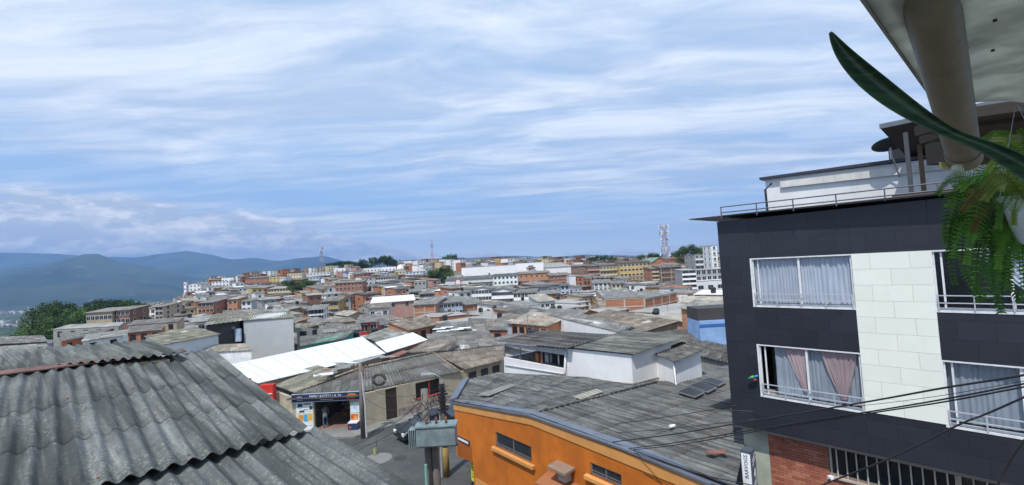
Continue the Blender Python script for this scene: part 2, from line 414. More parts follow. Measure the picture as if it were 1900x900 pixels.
def corr_roof(parent, org, P, mat, sheet_w=0.88, sheet_l=1.5, wave=0.177, amp=0.026, seg=6, thick=0.008, vcuts=None, as_parts=True, name='roof_sheet', over=0.12, clip=None, jit=0.004):
    """roof plane P = [eave-left, eave-right, top-right, top-left] in world points laid with corrugated sheets"""
    P = [Vector(p) for p in P]
    nrm = (P[1] - P[0]).cross(P[3] - P[0]).normalized()
    if nrm.z < 0: nrm = -nrm
    wu = ((P[1] - P[0]).length + (P[2] - P[3]).length) / 2
    lv = ((P[3] - P[0]).length + (P[2] - P[1]).length) / 2
    waves = max(1, round(wu / wave))
    per = max(1, round(sheet_w / wave))
    nu = max(1, math.ceil(waves / per))
    if vcuts is None:
        nv = max(1, round(lv / sheet_l)); vcuts = [i / nv for i in range(nv + 1)]
    out = []
    joined = MB()
    for j in range(len(vcuts) - 1):
        for i in range(nu):
            a, b = i * per / waves, min(1.0, (i + 1) * per / waves)
            if b - a < 1e-4: continue
            v0, v1 = vcuts[j], min(1.0, vcuts[j + 1] + (over / lv if j < len(vcuts) - 2 else 0))
            lift = thick + 0.003 + random.uniform(0, jit)
            sh = corr_sheet(P, a, b, v0, v1, wave, amp, waves, seg, lift, thick, nrm)
            if as_parts:
                if clip:
                    me = sh.mesh(name, mat, True, org)
                    bm = bmesh.new(); bm.from_mesh(me)
                    for (cp, cn) in (clip(bil(P, (a + b) / 2, (v0 + v1) / 2)) if callable(clip) else clip):
                        bmesh.ops.bisect_plane(bm, geom=bm.verts[:] + bm.edges[:] + bm.faces[:], plane_co=cp - org, plane_no=cn, clear_outer=True)
                    if len(bm.faces) == 0:
                        bm.free(); bpy.data.meshes.remove(me); continue
                    bm.to_mesh(me); bm.free()
                    o = link(name, me, parent)
                else:
                    o = link(name, sh.mesh(name, mat, True, org), parent)
                out.append(o)
            else:
                k = len(joined.v)
                joined.v += sh.v; joined.f += [tuple(q + k for q in f) for f in sh.f]; joined.mi += sh.mi
    if not as_parts:
        me = joined.mesh(name, mat, True, org)
        if clip:
            bm = bmesh.new(); bm.from_mesh(me)
            for (cp, cn) in clip:
                bmesh.ops.bisect_plane(bm, geom=bm.verts[:] + bm.edges[:] + bm.faces[:], plane_co=cp - org, plane_no=cn, clear_outer=True)
            bm.to_mesh(me); bm.free()
        out.append(link(name, me, parent))
    return out
def text_mesh(txt, size, mat, name='lettering', parent=None, mw=None, depth=0.004, align='CENTER'):
    c = bpy.data.curves.new(name, 'FONT')
    c.body = txt; c.size = size; c.align_x = align; c.align_y = 'CENTER'; c.extrude = depth; c.resolution_u = 2
    o = bpy.data.objects.new(name, c)
    COL.objects.link(o)
    dg = bpy.context.evaluated_depsgraph_get()
    me = bpy.data.meshes.new_from_object(o.evaluated_get(dg))
    bpy.data.objects.remove(o)
    me.materials.clear(); me.materials.append(mat)
    me.transform(mw)
    return link(name, me, parent)
def frame_mat(origin, xdir, ydir):
    x = Vector(xdir).normalized(); y = Vector(ydir).normalized(); z = x.cross(y)
    return Matrix(((x.x, y.x, z.x, origin[0]), (x.y, y.y, z.y, origin[1]), (x.z, y.z, z.z, origin[2]), (0, 0, 0, 1)))

# ---------------------------------------------------------------- terrain
TP = [0, 200, 400, 600, 800, 1000, 1200, 1400]
TT = [(p - 950) / 850 for p in TP]
TD = [0, 25, 40, 60, 100, 150, 220, 320, 450, 600, 800, 1200, 2000, 3200, 7000, 60000]
TZ = [
    [-12, -12, -12.3, -14, -18, -22, -35, -60, -82, -100, -113, -122, -128, -130, -135, -200],
    [-12, -12, -12.0, -14, -16, -17, -20, -38, -66, -92, -110, -122, -128, -130, -135, -200],
    [-12, -12, -11.8, -13, -15.5, -17, -16, -13, -4.5, -22, -70, -110, -128, -130, -135, -200],
    [-12, -12, -11.6, -12.6, -15, -16, -14.5, -10, -2.0, 1, -40, -140, -220, -250, -250, -300],
    [-12, -12, -11.6, -12.6, -14, -15.5, -14, -8, -1.0, 2, -30, -120, -210, -250, -250, -300],
    [-12, -12, -11.6, -12.4, -14, -14.8, -14.8, -11, -4.5, -3, -12, -90, -200, -260, -300, -300],
    [-12, -12, -11.6, -12.4, -14, -15.5, -17, -15, -11, -9, -10, -70, -190, -260, -300, -300],
    [-12, -12, -11.6, -12.4, -14, -15.5, -17, -15, -11, -9, -10, -70, -190, -260, -300, -300],
]
def interp(xs, ys, x):
    if x <= xs[0]: return ys[0]
    if x >= xs[-1]: return ys[-1]
    for i in range(len(xs) - 1):
        if x <= xs[i + 1]:
            t = (x - xs[i]) / (xs[i + 1] - xs[i])
            t = t * t * (3 - 2 * t) * 0.5 + t * 0.5
            return ys[i] + (ys[i + 1] - ys[i]) * t
def gz(X, Y):
    """ground height, absolute"""
    Y = max(Y, 0.01)
    t = X / Y if Y > 3 else X / 3
    rows = [interp(TD, TZ[i], Y) for i in range(len(TT))]
    return 13 + interp(TT, rows, t)

m_ground, g = new_mat('hillside_ground')
tc = g.n('ShaderNodeTexCoord').outputs['Object']
gc = g.mix(g.ramp(g.noise(tc, 0.02, 6, 0.6), 0.4, 0.6), (0.035, 0.065, 0.02, 1), (0.10, 0.12, 0.05, 1))
gc = g.mix(g.ramp(g.noise(tc, 0.0022, 7, 0.6), 0.42, 0.62), gc, (0.02, 0.04, 0.018, 1))
gy_ = g.n('ShaderNodeSeparateXYZ', ins={0: tc}).outputs[1]
yard = g.mix(g.ramp(g.noise(tc, 0.3, 5, 0.6), 0.4, 0.62), (0.13, 0.12, 0.105, 1), (0.19, 0.165, 0.135, 1))
yard = g.mix(g.ramp(g.noise(tc, 0.09, 3, 0.6), 0.60, 0.66), yard, (0.05, 0.07, 0.03, 1))
gc = g.mix(g.ramp(gy_, 520, 470), gc, yard)
p = g.n('ShaderNodeBsdfPrincipled', ins={'Base Color': gc, 'Roughness': 0.95, 'Specular IOR Level': 0.1})
g.link(p.outputs[0], g.n('ShaderNodeOutputMaterial').inputs[0])
M_GROUND = m_ground
mb = MB()
Ds = [-30, -5, 4, 12, 25, 40]
d_ = 40
while d_ < 12800:
    d_ *= 1.10; Ds.append(d_)
Ts = [-3.2 + 6.4 * i / 150 for i in range(151)]
for D in Ds:
    for t in Ts:
        wd = max(D, 18)
        X = max(-14500, min(14500, t * wd))
        z = gz(X, max(D, 1))
        if D > 260: z += (noise.fractal(Vector((X * 0.004, D * 0.004, 0)), 1, 2, 5)) * min(45, (D - 260) * 0.012)
        mb.v.append((X, D, z))
L_ = len(Ts)
for i in range(len(Ds) - 1):
    for j in range(L_ - 1):
        a = i * L_ + j
        mb.f.append((a, a + 1, a + L_ + 1, a + L_)); mb.mi.append(0)
tag(mb.obj('ground', M_GROUND, smooth=True, fix=False), 'green hillside and valley floor under and beyond the town', None, kind='structure')

# ---------------------------------------------------------------- mountains
m_mt, g = new_mat('mountain_forest')
tc = g.n('ShaderNodeTexCoord').outputs['Object']
gc = g.mix(g.ramp(g.noise(tc, 0.0012, 8, 0.62), 0.40, 0.60), (0.018, 0.035, 0.018, 1), (0.05, 0.07, 0.035, 1))
gc = g.mix(g.ramp(g.noise(tc, 0.005, 6, 0.65), 0.58, 0.68), gc, (0.12, 0.13, 0.075, 1))
p = g.n('ShaderNodeBsdfPrincipled', ins={'Base Color': gc, 'Roughness': 0.95, 'Specular IOR Level': 0.1})
g.link(p.outputs[0], g.n('ShaderNodeOutputMaterial').inputs[0])
def mountain(crest, Y, depth, base, rough, label, seed, nx=150):
    """ridge whose crest passes through the given photo pixels at distance Y; slopes fall on both sides to base (rel. to eye)"""
    xs = [c[0] for c in crest]; ys = [c[1] for c in crest]
    m = MB()
    ny = 34
    for j in range(ny + 1):
        q = j / ny * 1.35 - 1.0           # -1 front foot .. 0 crest .. 0.35 behind
        for i in range(nx + 1):
            px = xs[0] + (xs[-1] - xs[0]) * i / nx
            t = (px - 950) / FPX
            yc = interp(xs, ys, px)
            zc = (hor(px) - yc) / FPX * Y
            YY = Y + q * depth
            X = t * Y + q * depth * t * 0.5
            fall = max(0.0, 1 - abs(q) ** (0.9)) if q < 0 else max(0, 1 - q * 1.6)
            fr = noise.ridged_multi_fractal(Vector((X * rough, YY * rough, seed)), 0.9, 2.1, 6, 1.0, 2.0) - 1.0
            edge = min(1, abs(q) * 3.2)
            z = base + (zc - base) * fall + fr * 0.13 * (zc - base) * edge * max(0.15, fall)
            if px > xs[-1] - 60 or px < xs[0] + 40: z = min(z, base + (zc - base) * fall)
            m.v.append((X, YY, 13 + z))
    for j in range(ny):
        for i in range(nx):
            a = j * (nx + 1) + i
            m.f.append((a, a + 1, a + nx + 2, a + nx + 1)); m.mi.append(0)
    return tag(m.obj('mountain', m_mt, smooth=True, fix=False), label, None, kind='structure')
mountain([(-420, 545), (-200, 512), (-60, 503), (60, 495), (100, 487), (130, 478), (155, 471), (180, 470), (200, 477), (225, 488), (265, 493), (310, 502), (360, 514), (430, 530), (520, 545)], 5600, 2600, -135, 0.0009, 'dark green mountain with a low rounded peak above the valley', 3.0)
mountain([(-500, 470), (-200, 462), (0, 468), (100, 470), (180, 476), (250, 477), (300, 470), (345, 465), (380, 470), (430, 481), (470, 478), (515, 484), (560, 478), (600, 475), (640, 484), (700, 497), (760, 510)], 9300, 2900, -135, 0.0004, 'long blue mountain range fading into the clouds', 8.0)
mountain([(640, 500), (720, 488), (800, 480), (880, 478), (950, 474), (1020, 477), (1090, 472), (1180, 474), (1260, 470), (1330, 468), (1500, 464), (1800, 460), (2200, 450)], 11500, 2500, -300, 0.0004, 'faint distant ridge on the horizon behind the warehouses', 5.0)

# ================================================================ dark tiled building on the right
AZ1 = R(41.9)
D1 = Vector((math.sin(AZ1), -math.cos(AZ1), 0)); I1 = Vector((math.cos(AZ1), math.sin(AZ1), 0))
C1 = Vector((6.96, 15.24, 13))
def fac(px, py, d=0.0):
    """photo pixel -> (along, height above eye) on the vertical plane d metres behind the dark facade"""
    q = onp(px, py, C1 + I1 * d, I1) - C1
    return q.dot(D1), q.z
ZB = 12.0            # root stands 12 m below the eye
def L1(s, d, z): return Vector((s, d, z + ZB))
bld = thing('tiled_apartment_building', 'tall black tiled apartment building with a white tiled stripe and curtained windows', 'building', (C1.x, C1.y, 1.0), AZ1 - R(90))
M_TILEB = paint('tile_black', (0.026, 0.029, 0.040), rough=0.36, var=0.14, scale=0.6, stain=0.0, bump=0.02, rnd=0.09, spec=0.38, streak=False)
M_TILEW = paint('tile_white', (0.77, 0.80, 0.73), rough=0.35, var=0.05, scale=0.6, stain=0.10, bump=0.02, rnd=0.015, spec=0.4)
M_GROUT = paint('grout_dark', (0.05, 0.052, 0.06), stain=0.1)
M_GROUTW = paint('grout_pale', (0.55, 0.58, 0.54), stain=0.1)
SX = [-0.10, 0.88, 3.50, 5.13, 7.75, 9.2]
SZ = [-5.64, -4.54, -2.97, -1.74, -0.27, 1.0]
holes = {(1, 1), (1, 3), (3, 1), (3, 3)}
wb = MB()
for i in range(5):
    for j in range(5):
        if (i, j) in holes: continue
        wb.hexa([L1(SX[i], 0.0, SZ[j]), L1(SX[i + 1], 0.0, SZ[j]), L1(SX[i + 1], 0.22, SZ[j]), L1(SX[i], 0.22, SZ[j]), L1(SX[i], 0.0, SZ[j + 1]), L1(SX[i + 1], 0.0, SZ[j + 1]), L1(SX[i + 1], 0.22, SZ[j + 1]), L1(SX[i], 0.22, SZ[j + 1])])
wb.hexa([L1(-0.10, 0.22, -5.64), L1(0.12, 0.22, -5.64), L1(0.12, 9, -5.64), L1(-0.10, 9, -5.64), L1(-0.10, 0.22, 1.0), L1(0.12, 0.22, 1.0), L1(0.12, 9, 1.0), L1(-0.10, 9, 1.0)])
wb.hexa([L1(-0.10, 0.0, -5.74), L1(9.2, 0.0, -5.74), L1(9.2, 9, -5.74), L1(-0.10, 9, -5.74), L1(-0.10, 0.0, -5.642), L1(9.2, 0.0, -5.642), L1(9.2, 9, -5.642), L1(-0.10, 9, -5.642)])
wb.obj('wall', M_GROUT, bld)
rm = MB()   # rooms behind the glass, floors between storeys and inner walls
for z in (-4.56, -2.9, -1.78, -0.2): rm.box(0.2, 0.24, z + ZB - 0.03, 9.0, 4.2, z + ZB)
rm.box(0.2, 4.2, -5.0 + ZB, 9.0, 4.3, 1 + ZB)
rm.box(4.1, 0.24, -5.0 + ZB, 4.2, 4.2, 0.9 + ZB)
rm.obj('room_interior', paint('room_wall', (0.22, 0.2, 0.18)), bld)
white_edge = lambda z: 3.50
tile_meshes = {}
def put_tile(s0, s1, z0, z1, mat, key):
    k = (round(s1 - s0, 3), round(z1 - z0, 3), key)
    if k not in tile_meshes:
        t = MB(); g_ = 0.004; a, b = s1 - s0 - g_, z1 - z0 - g_
        t.box(0, -0.012, 0, a, -0.0005, b)
        tile_meshes[k] = t.mesh('facade_tile', mat)
    o = link('facade_tile', tile_meshes[k], bld, (s0 + 0.002, 0, z0 + ZB + 0.002))
    o.rotation_euler = (R(random.uniform(-.12, .12)), 0, 0)
TW, TH = 0.655, 0.455
def inter(a, b, cuts):
    pts = [a] + [c for c in cuts if a < c < b] + [b]
    return [(pts[i], pts[i + 1]) for i in range(len(pts) - 1)]
row = 0
z = -5.64
while z < 0.999:
    z1 = min(z + TH, 1.0)
    for (a, b) in inter(z, z1, SZ):
        if b - a < 0.02: continue
        s = -0.10 - (0.33 if row % 2 else 0)
        while s < 9.2:
            s1 = min(s + TW, 9.2)
            for (c, d) in inter(max(s, -0.10), s1, SX):
                if d - c < 0.02: continue
                mc, mz = (c + d) / 2, (a + b) / 2
                i = max(k for k in range(5) if SX[k] <= mc + 1e-6); j = max(k for k in range(5) if SZ[k] <= mz + 1e-6)
                if (i, j) in holes: continue
                if i == 2 and j in (1, 2, 3): continue
                put_tile(c, d, a, b, M_TILEB, 'b')
            s += TW
    z += TH; row += 1
wp = MB(); wp.box(3.50, -0.016, -4.54 + ZB, 5.13, -0.001, -0.27 + ZB)
wp.obj('white_panel', M_GROUTW, bld)
nz = 10; thh = (4.27) / nz
for j in range(nz):
    cuts = [3.50, 4.32, 5.13] if j % 2 == 0 else [3.50, 3.9, 4.72, 5.13]
    for i in range(len(cuts) - 1):
        t = MB(); t.box(0, -0.028, 0, cuts[i + 1] - cuts[i] - 0.006, -0.0165, thh - 0.006)
        k = (round(cuts[i + 1] - cuts[i], 2), 'w')
        if k not in tile_meshes: tile_meshes[k] = t.mesh('white_tile', M_TILEW)
        link('white_tile', tile_meshes[k], bld, (cuts[i] + 0.003, 0, -4.54 + j * thh + ZB + 0.003))
M_GLASS = glass_mat('window_glass', tint=(0.93, 0.95, 0.97), through=0.86)
M_CURT = paint('curtain_white', (0.76, 0.80, 0.88), rough=0.9, stain=0.0, var=0.06, bump=0.02)
M_CURTG = paint('curtain_grey', (0.58, 0.63, 0.70), rough=0.9, stain=0.0, var=0.10, bump=0.02)
M_CURTP = paint('curtain_pink', (0.74, 0.54, 0.53), rough=0.9, stain=0.0, var=0.08, bump=0.02)
def curtain(parent, s0, s1, z0, z1, d, mat, folds=14, amp=0.035, seed=0, taper=None):
    c = MB(); n = folds * 6; nv = 10
    for j in range(nv + 1):
        v = j / nv
        for i in range(n + 1):
            u = i / n
            s = lerp(s0, s1, u)
            if taper: s = lerp(s, taper, (1 - v) ** 1.2 * 0.85)
            y = d + amp * (.45 + .8 * abs(noise.noise(Vector((u * 5, seed, v * .6))))) * math.sin(u * folds * 6.283 + 3.2 * math.sin(u * 7 + seed) + 0.9 * v * math.sin(u * 11 + seed)) + 0.035 * noise.noise(Vector((u * 7, v * 2.5, seed)))
            c.v.append((s, y, lerp(z0, z1, v) + ZB))
    for j in range(nv):
        for i in range(n):
            a = j * (n + 1) + i
            c.f.append((a, a + 1, a + n + 2, a + n + 1)); c.mi.append(0)
    return c.obj('curtain', mat, parent, smooth=True, fix=False)
def facade_window(s0, s1, z0, z1, seed, opened=0.0):
    wf = MB(); t = 0.05
    def bar(a, b, c, d, y0=0.03, y1=0.09): wf.box(a, y0, c + ZB, b, y1, d + ZB)
    bar(s0, s1, z1 - t, z1 - .001); bar(s0, s1, z0 + .001, z0 + t); bar(s0 + .001, s0 + t, z0 + t, z1 - t); bar(s1 - t, s1 - .001, z0 + t, z1 - t)
    mid = (s0 + s1) / 2
    bar(mid - 0.03, mid + 0.03, z0 + t, z1 - t, 0.035, 0.10)
    if s1 - s0 > 2: bar(s0 + t + .10, s0 + t + .14, z0 + t, z1 - t, 0.06, 0.10)
    wo = wf.obj('window_frame', M_FRAME, bld)
    g1 = MB(); g1.box(s0 + t + (opened), 0.062, z0 + t + ZB, mid - .03, 0.068, z1 - t + ZB); g1.obj('pane', M_GLASS, wo)
    g2 = MB(); g2.box(mid + .03, 0.058, z0 + t + ZB, s1 - t, 0.064, z1 - t + ZB); g2.obj('pane', M_GLASS, wo)
    tr = MB()   # white reveal and sill
    tr.box(s0 - 0.035, -0.03, z0 - 0.06 + ZB, s1 + 0.0, 0.03, z0 - 0.002 + ZB)
    tr.box(s0 - 0.035, -0.02, z0 - 0.0015 + ZB, s0 + 0.02, 0.028, z1 + 0.0 + ZB)
    tr.box(s0 + 0.021, -0.018, z1 - 0.035 + ZB, s1, 0.028, z1 + ZB)
    tr.obj('window_sill', M_FRAME, bld)
    rl = MB()   # low railing in front of the glass
    for zz_ in (0.16, 0.34):
        rl.box(s0 + 0.03, -0.06, z0 + zz_ + ZB, s1 - 0.03, -0.03, z0 + zz_ + 0.024 + ZB)
    for k in range(5):
        s = lerp(s0 + 0.05, s1 - 0.05, k / 4)
        rl.box(s - 0.012, -0.058, z0 + 0.0 + ZB, s + 0.012, -0.034, z0 + 0.37 + ZB)
    rl.obj('window_railing', flat_mat('railing_pale', (0.42, 0.46, 0.52), rough=0.4), bld)
facade_window(0.88, 3.50, -1.74, -0.27, 1)
curtain(bld, 0.92, 2.23, -1.68, -0.33, 0.13, M_CURT, 13, seed=1); curtain(bld, 2.2, 3.47, -1.68, -0.33, 0.13, M_CURT, 12, seed=5)
facade_window(0.88, 3.50, -4.54, -2.97, 2, opened=0.32)
curtain(bld, 1.30, 2.24, -4.48, -3.03, 0.16, M_CURTG, 8, seed=2); curtain(bld, 2.2, 3.47, -4.48, -3.03, 0.17, M_CURTG, 9, seed=6)
curtain(bld, 1.60, 2.13, -4.3, -3.02, 0.105, M_CURTP, 5, 0.02, 3, taper=2.1)
curtain(bld, 2.52, 3.40, -4.35, -3.02, 0.105, M_CURTP, 8, 0.02, 4, taper=3.02)
facade_window(5.13, 7.75, -1.74, -0.27, 3)
curtain(bld, 5.9, 7.6, -1.68, -0.33, 0.2, M_CURT, 14, seed=8, taper=7.2)
facade_window(5.13, 7.75, -4.54, -2.97, 4)
curtain(bld, 5.15, 6.44, -4.48, -3.03, 0.2, M_CURTG, 10, seed=9); curtain(bld, 6.42, 7.7, -4.48, -3.03, 0.2, M_CURTG, 11, seed=12)
# eave slab, its pointed overhang and the railing
sl = MB()
sl.hexa([L1(-0.93, -0.30, 1.16), L1(9.3, -0.45, 1.0), L1(9.3, 9, 1.0), L1(-0.5, 9, 1.0), L1(-0.93, -0.28, 1.19), L1(9.3, -0.45, 1.08), L1(9.3, 9, 1.08), L1(-0.5, 9, 1.08)])
sl.obj('eave', M_DARK, bld)
rl = MB()
for (d_o, zt) in ((-0.36, 1.44), (-0.36, 1.26)):
    rl.tube([L1(0.2 if zt > 1.3 else 0.2, d_o, zt), L1(5.9, d_o, zt - 0.10)], 0.02, 6)
for s in (0.22, 1.3, 2.3, 3.35, 4.4, 5.4):
    rl.tube([L1(s, -0.36, 1.06), L1(s, -0.36, 1.44 - 0.017 * s)], 0.018, 6)
rl.obj('roof_railing', flat_mat('railing_grey', (0.10, 0.11, 0.13), rough=0.5), bld)
# penthouse with its white wall and thin dark roof
pw = MB()
def f3(px, py, d): s, z = fac(px, py, d); return L1(s, d, z)
s0 = fac(1424, 386, 2.5)[0]
pw.hexa([L1(s0, 2.5, 1.08), L1(9.2, 2.5, 1.08), L1(9.2, 6, 1.08), L1(s0, 6, 1.08), L1(s0, 2.5, 2.50), L1(9.2, 2.5, 2.15), L1(9.2, 6, 2.15), L1(s0, 6, 2.5)])
pw.obj('penthouse_wall', WALL['bright'], bld)
bm_ = MB()
a, b = fac(1447, 341, 2.4), fac(1700, 309, 2.4)
bm_.hexa([L1(a[0], 2.4, a[1] - .14), L1(b[0] + 1, 2.4, b[1] - .22), L1(b[0] + 1, 2.495, b[1] - .22), L1(a[0], 2.495, a[1] - .14), L1(a[0], 2.4, a[1] + .08), L1(b[0] + 1, 2.4, b[1] + .0), L1(b[0] + 1, 2.495, b[1] + .0), L1(a[0], 2.495, a[1] + .08)])
bm_.obj('penthouse_beam', paint('beam_stained', (0.62, 0.62, 0.58), stain=0.6), bld)
pr = MB()
a, b = fac(1409, 334, 2.33), fac(1700, 297, 2.33)
pr.hexa([L1(a[0], 2.33, a[1]), L1(b[0] + 2, 2.33, b[1] - .04), L1(b[0] + 2, 7, b[1] - .04), L1(a[0], 7, a[1]), L1(a[0], 2.33, a[1] + .09), L1(b[0] + 2, 2.33, b[1] + .05), L1(b[0] + 2, 7, b[1] + .05), L1(a[0], 7, a[1] + .09)])
pr.obj('penthouse_roof', flat_mat('roof_edge_dark', (0.03, 0.035, 0.05), rough=0.5), bld)
dp = MB()
p0 = f3(1432, 340, 1.9); p1 = f3(1420, 352, 1.9); p2 = f3(1424, 392, 1.9)
dp.tube([p0, p1, p2, p2 + Vector((0, 0, -.3))], 0.04, 8)
dp.obj('drainpipe', M_BLACKT, bld)
# terrace awning with its posts, dark underside
aw = MB()
a, b = fac(1634, 233, -0.1), fac(1900, 189, -0.1)
bs = b[0] + 1.5
aw.hexa([L1(a[0], -0.1, a[1] - .10), L1(bs, -0.1, b[1] - .10), L1(bs, 3.6, b[1] - .7), L1(a[0] + .2, 3.6, a[1] - .75), L1(a[0], -0.1, a[1]), L1(bs, -0.1, b[1]), L1(bs, 3.6, b[1] - .6), L1(a[0] + .2, 3.6, a[1] - .65)])
awo = aw.obj('awning', paint('awning_wood', (0.055, 0.04, 0.035), stain=0.4), bld)
fs = MB(); fs.box(a[0] - .02, -0.16, a[1] + ZB - 0.09, bs, -0.102, a[1] + ZB + 0.03)
fs.obj('awning_fascia', flat_mat('fascia_grey', (0.13, 0.15, 0.17), rough=0.4), bld)
po = MB()
p0 = f3(1680, 246, -0.05); po.box(p0.x - .045, -0.10, 1.08 + ZB, p0.x + .045, 0.0, p0.z)
po.obj('awning_post', flat_mat('post_grey', (0.06, 0.065, 0.07), rough=0.45), bld)
for (x0, x1) in ((1700, 1712),):
    p0 = f3(1704, 250, 1.6); p1 = MB(); p1.box(p0.x - .05, 1.55, 1.08 + ZB, p0.x + .05, 1.65, p0.z); p1.obj('awning_post', M_WOOD, bld)
bk = MB(); a2 = fac(1650, 300, 3.5)
bk.box(a2[0], 3.5, 2.1 + ZB, bs, 3.6, 3.2 + ZB); bk.obj('awning_back', M_DARK, bld)
bt_ = MB(); p0 = f3(1664, 352, -0.30)
for k in range(3): bt_.box(p0.x - .1, -0.36 + k * .10, 1.085 + ZB + k * .0, p0.x + 1.5, -0.28 + k * .10, 1.17 + ZB + (k % 2) * .03)
tag(bt_.obj('plank_stack', paint('plank_pinkish', (0.20, 0.12, 0.10)), org=None), None, None)
ps = bpy.data.objects['plank_stack']; ps.parent = bld; ps.name = 'terrace_kerb'
# water tank under the awning
q = at(1738, 252, 16.2)
t = thing('water_tank', 'dull green water tank tucked under the terrace awning', 'water tank', q)
tk = MB(); tk.tube([q + Vector((0, 0, -.26)), q + Vector((0, 0, -.2)), q + Vector((0, 0, .2)), q + Vector((0, 0, .28))], [.34, .38, .36, .2], 16); tk.obj('tank_body', flat_mat('tank_green', (0.10, 0.13, 0.12)), t, smooth=True, org=q)
tk = MB(); tk.tube([q + Vector((0, 0, .28)), q + Vector((0, 0, .34))], [.21, .16], 14); tk.obj('tank_lid', M_DARK, t, org=q)
# satellite dish
c = at(1652, 273, 13.5)
dd = thing('satellite_dish', 'dark satellite dish in front of the terrace roof', 'satellite dish', c)
dm = MB(); n = 28
ax = Vector((.12, .30, .95)).normalized(); e1 = ax.cross(Vector((0, 0, 1))).normalized(); e2 = ax.cross(e1)
for k in range(5):
    rr = 0.44 * k / 4
    for j in range(n):
        th = 2 * math.pi * j / n
        dm.v.append(tuple(c + (e1 * math.cos(th) + e2 * math.sin(th) * 1.0) * rr + ax * (rr * rr * 0.5)))
for k in range(4):
    for j in range(n):
        dm.f.append((k * n + j, k * n + (j + 1) % n, (k + 1) * n + (j + 1) % n, (k + 1) * n + j)); dm.mi.append(0)
do = dm.obj('reflector', flat_mat('dish_grey', (0.035, 0.04, 0.045), rough=0.5), dd, smooth=True, org=c)
so = do.modifiers.new('thick', 'SOLIDIFY'); so.thickness = 0.012
lm = MB(); lm.tube([c - e2 * 0.0 + ax * .02 - Vector((0, 0, .38)), c + ax * .42 - Vector((0, 0, .25))], 0.012, 6); lm.tube([c + ax * .40 - Vector((0, 0, .25)), c + ax * .46 - Vector((0, 0, .2))], 0.035, 8); lm.obj('receiver_arm', M_WHITE, dd, org=c)
st = MB(); st.tube([c - ax * .01, c - ax * .15 - Vector((0, 0, .1)), c - ax * .15 + Vector((.25, .1, -.75))], 0.022, 6); st.obj('mast', M_METAL, dd, org=c)
# floodlight
q = at(1641, 322, 17.3)
t = thing('floodlight', 'small floodlight on a bracket on the white penthouse wall', 'floodlight', q)
fb = MB(); fb.box(q.x - .10, q.y - .08, q.z - .06, q.x + .10, q.y + .04, q.z + .05); fb.obj('housing', M_DARK, t, org=q)
fb = MB(); fb.box(q.x - .09, q.y - .05, q.z - .12, q.x + .09, q.y - .02, q.z - .062); fb.obj('lens', flat_mat('lens_pale', (0.6, 0.66, 0.5), rough=0.2), t, org=q)
fb = MB(); fb.tube([q + Vector((0, 0, .05)), q + Vector((.02, .02, .16))], .015, 6); fb.obj('bracket', M_DARK, t, org=q)
# macaw kite / painted bird on the facade
q = C1 + D1 * 0.72 - I1 * 0.14 + Vector((0, 0, -4.02))
t = thing('parrot_ornament', 'small blue and green parrot ornament fixed beside the pink curtained window', 'ornament', q)
for (nm, col, pts, rr) in (('body', (0.02, 0.16, 0.5), [(-.16, -.05), (-.06, 0), (.06, .05)], [.03, .055, .04]), ('head', (0.03, 0.3, 0.6), [(.06, .05), (.13, .10)], [.045, .02]), ('wing', (0.10, 0.35, 0.05), [(-.12, -.02), (.03, .06)], [.03, .045]), ('tail', (0.5, 0.08, 0.02), [(-.05, -.05), (.08, -.04)], [.02, .03])):
    b_ = MB(); b_.tube([q + D1 * a - I1 * (.02 if nm != 'wing' else .06) + Vector((0, 0, c_)) for a, c_ in pts], rr, 10)
    b_.obj(nm, flat_mat('parrot_' + nm, col), t, smooth=True, org=q)
# plumbing stub on the corner
# lower storey: pale pillar, brick wall, barred window
DLW = 0.45
lw = MB(); lw.box(0.02, DLW, -3.5 + 0, 0.78, DLW + .3, -5.745 + ZB)
lw.obj('pillar', paint('pillar_pale_green', (0.36, 0.40, 0.33), stain=0.5), bld)
bw = MB()
for (a, b, c_, d_2) in ((0.782, 2.40, -12, -5.745), (2.402, 9.2, -12, -6.66), (9.0, 9.2, -6.66, -5.745)):
    bw.box(a, DLW + .02, c_ + ZB, b, DLW + .3, d_2 + ZB)
bw.obj('brick_backing', paint('mortar', (0.25, 0.2, 0.17)), bld)
bq = MB(); rows = 28
for rr in range(rows):
    z0 = -5.75 - (rr + 1) * 0.085
    s = 0.785 - (0.12 if rr % 2 else 0)
    while s < 7.2:
        e = s + 0.235; aa, bb = max(s, 0.785), e
        top_lim = 2.395 if z0 > -6.74 else 99
        bb = min(bb, top_lim)
        if bb - aa > 0.03:
            j = random.uniform(0, .006)
            bq.box(aa, DLW + .004 - j, z0 + ZB, bb, DLW + .018, z0 + 0.075 + ZB, random.choice((0, 0, 1, 2)))
        s += 0.245
        if s > top_lim: break
bo = bq.obj('brick', [paint('brick_a', (0.36, 0.13, 0.085), streak=False, rnd=0), paint('brick_b', (0.30, 0.10, 0.065), streak=False, rnd=0), paint('brick_c', (0.42, 0.18, 0.11), streak=False, rnd=0)], bld)
bo['kind'] = 'stuff'
gw = MB()
for (a, b, c_, d_2) in ((2.42, 9.0, -6.70, -6.655), (2.42, 9.0, -5.80, -5.76), (2.42, 2.47, -6.655, -5.8), (5.1, 5.2, -6.655, -5.8)):
    gw.box(a, DLW + .05, c_ + ZB, b, DLW + .12, d_2 + ZB)
go = gw.obj('window_frame', paint('frame_cream', (0.45, 0.43, 0.36)), bld)
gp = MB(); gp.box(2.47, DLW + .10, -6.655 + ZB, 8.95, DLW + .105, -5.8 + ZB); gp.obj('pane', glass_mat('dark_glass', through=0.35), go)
bar_me = None
s = 2.62
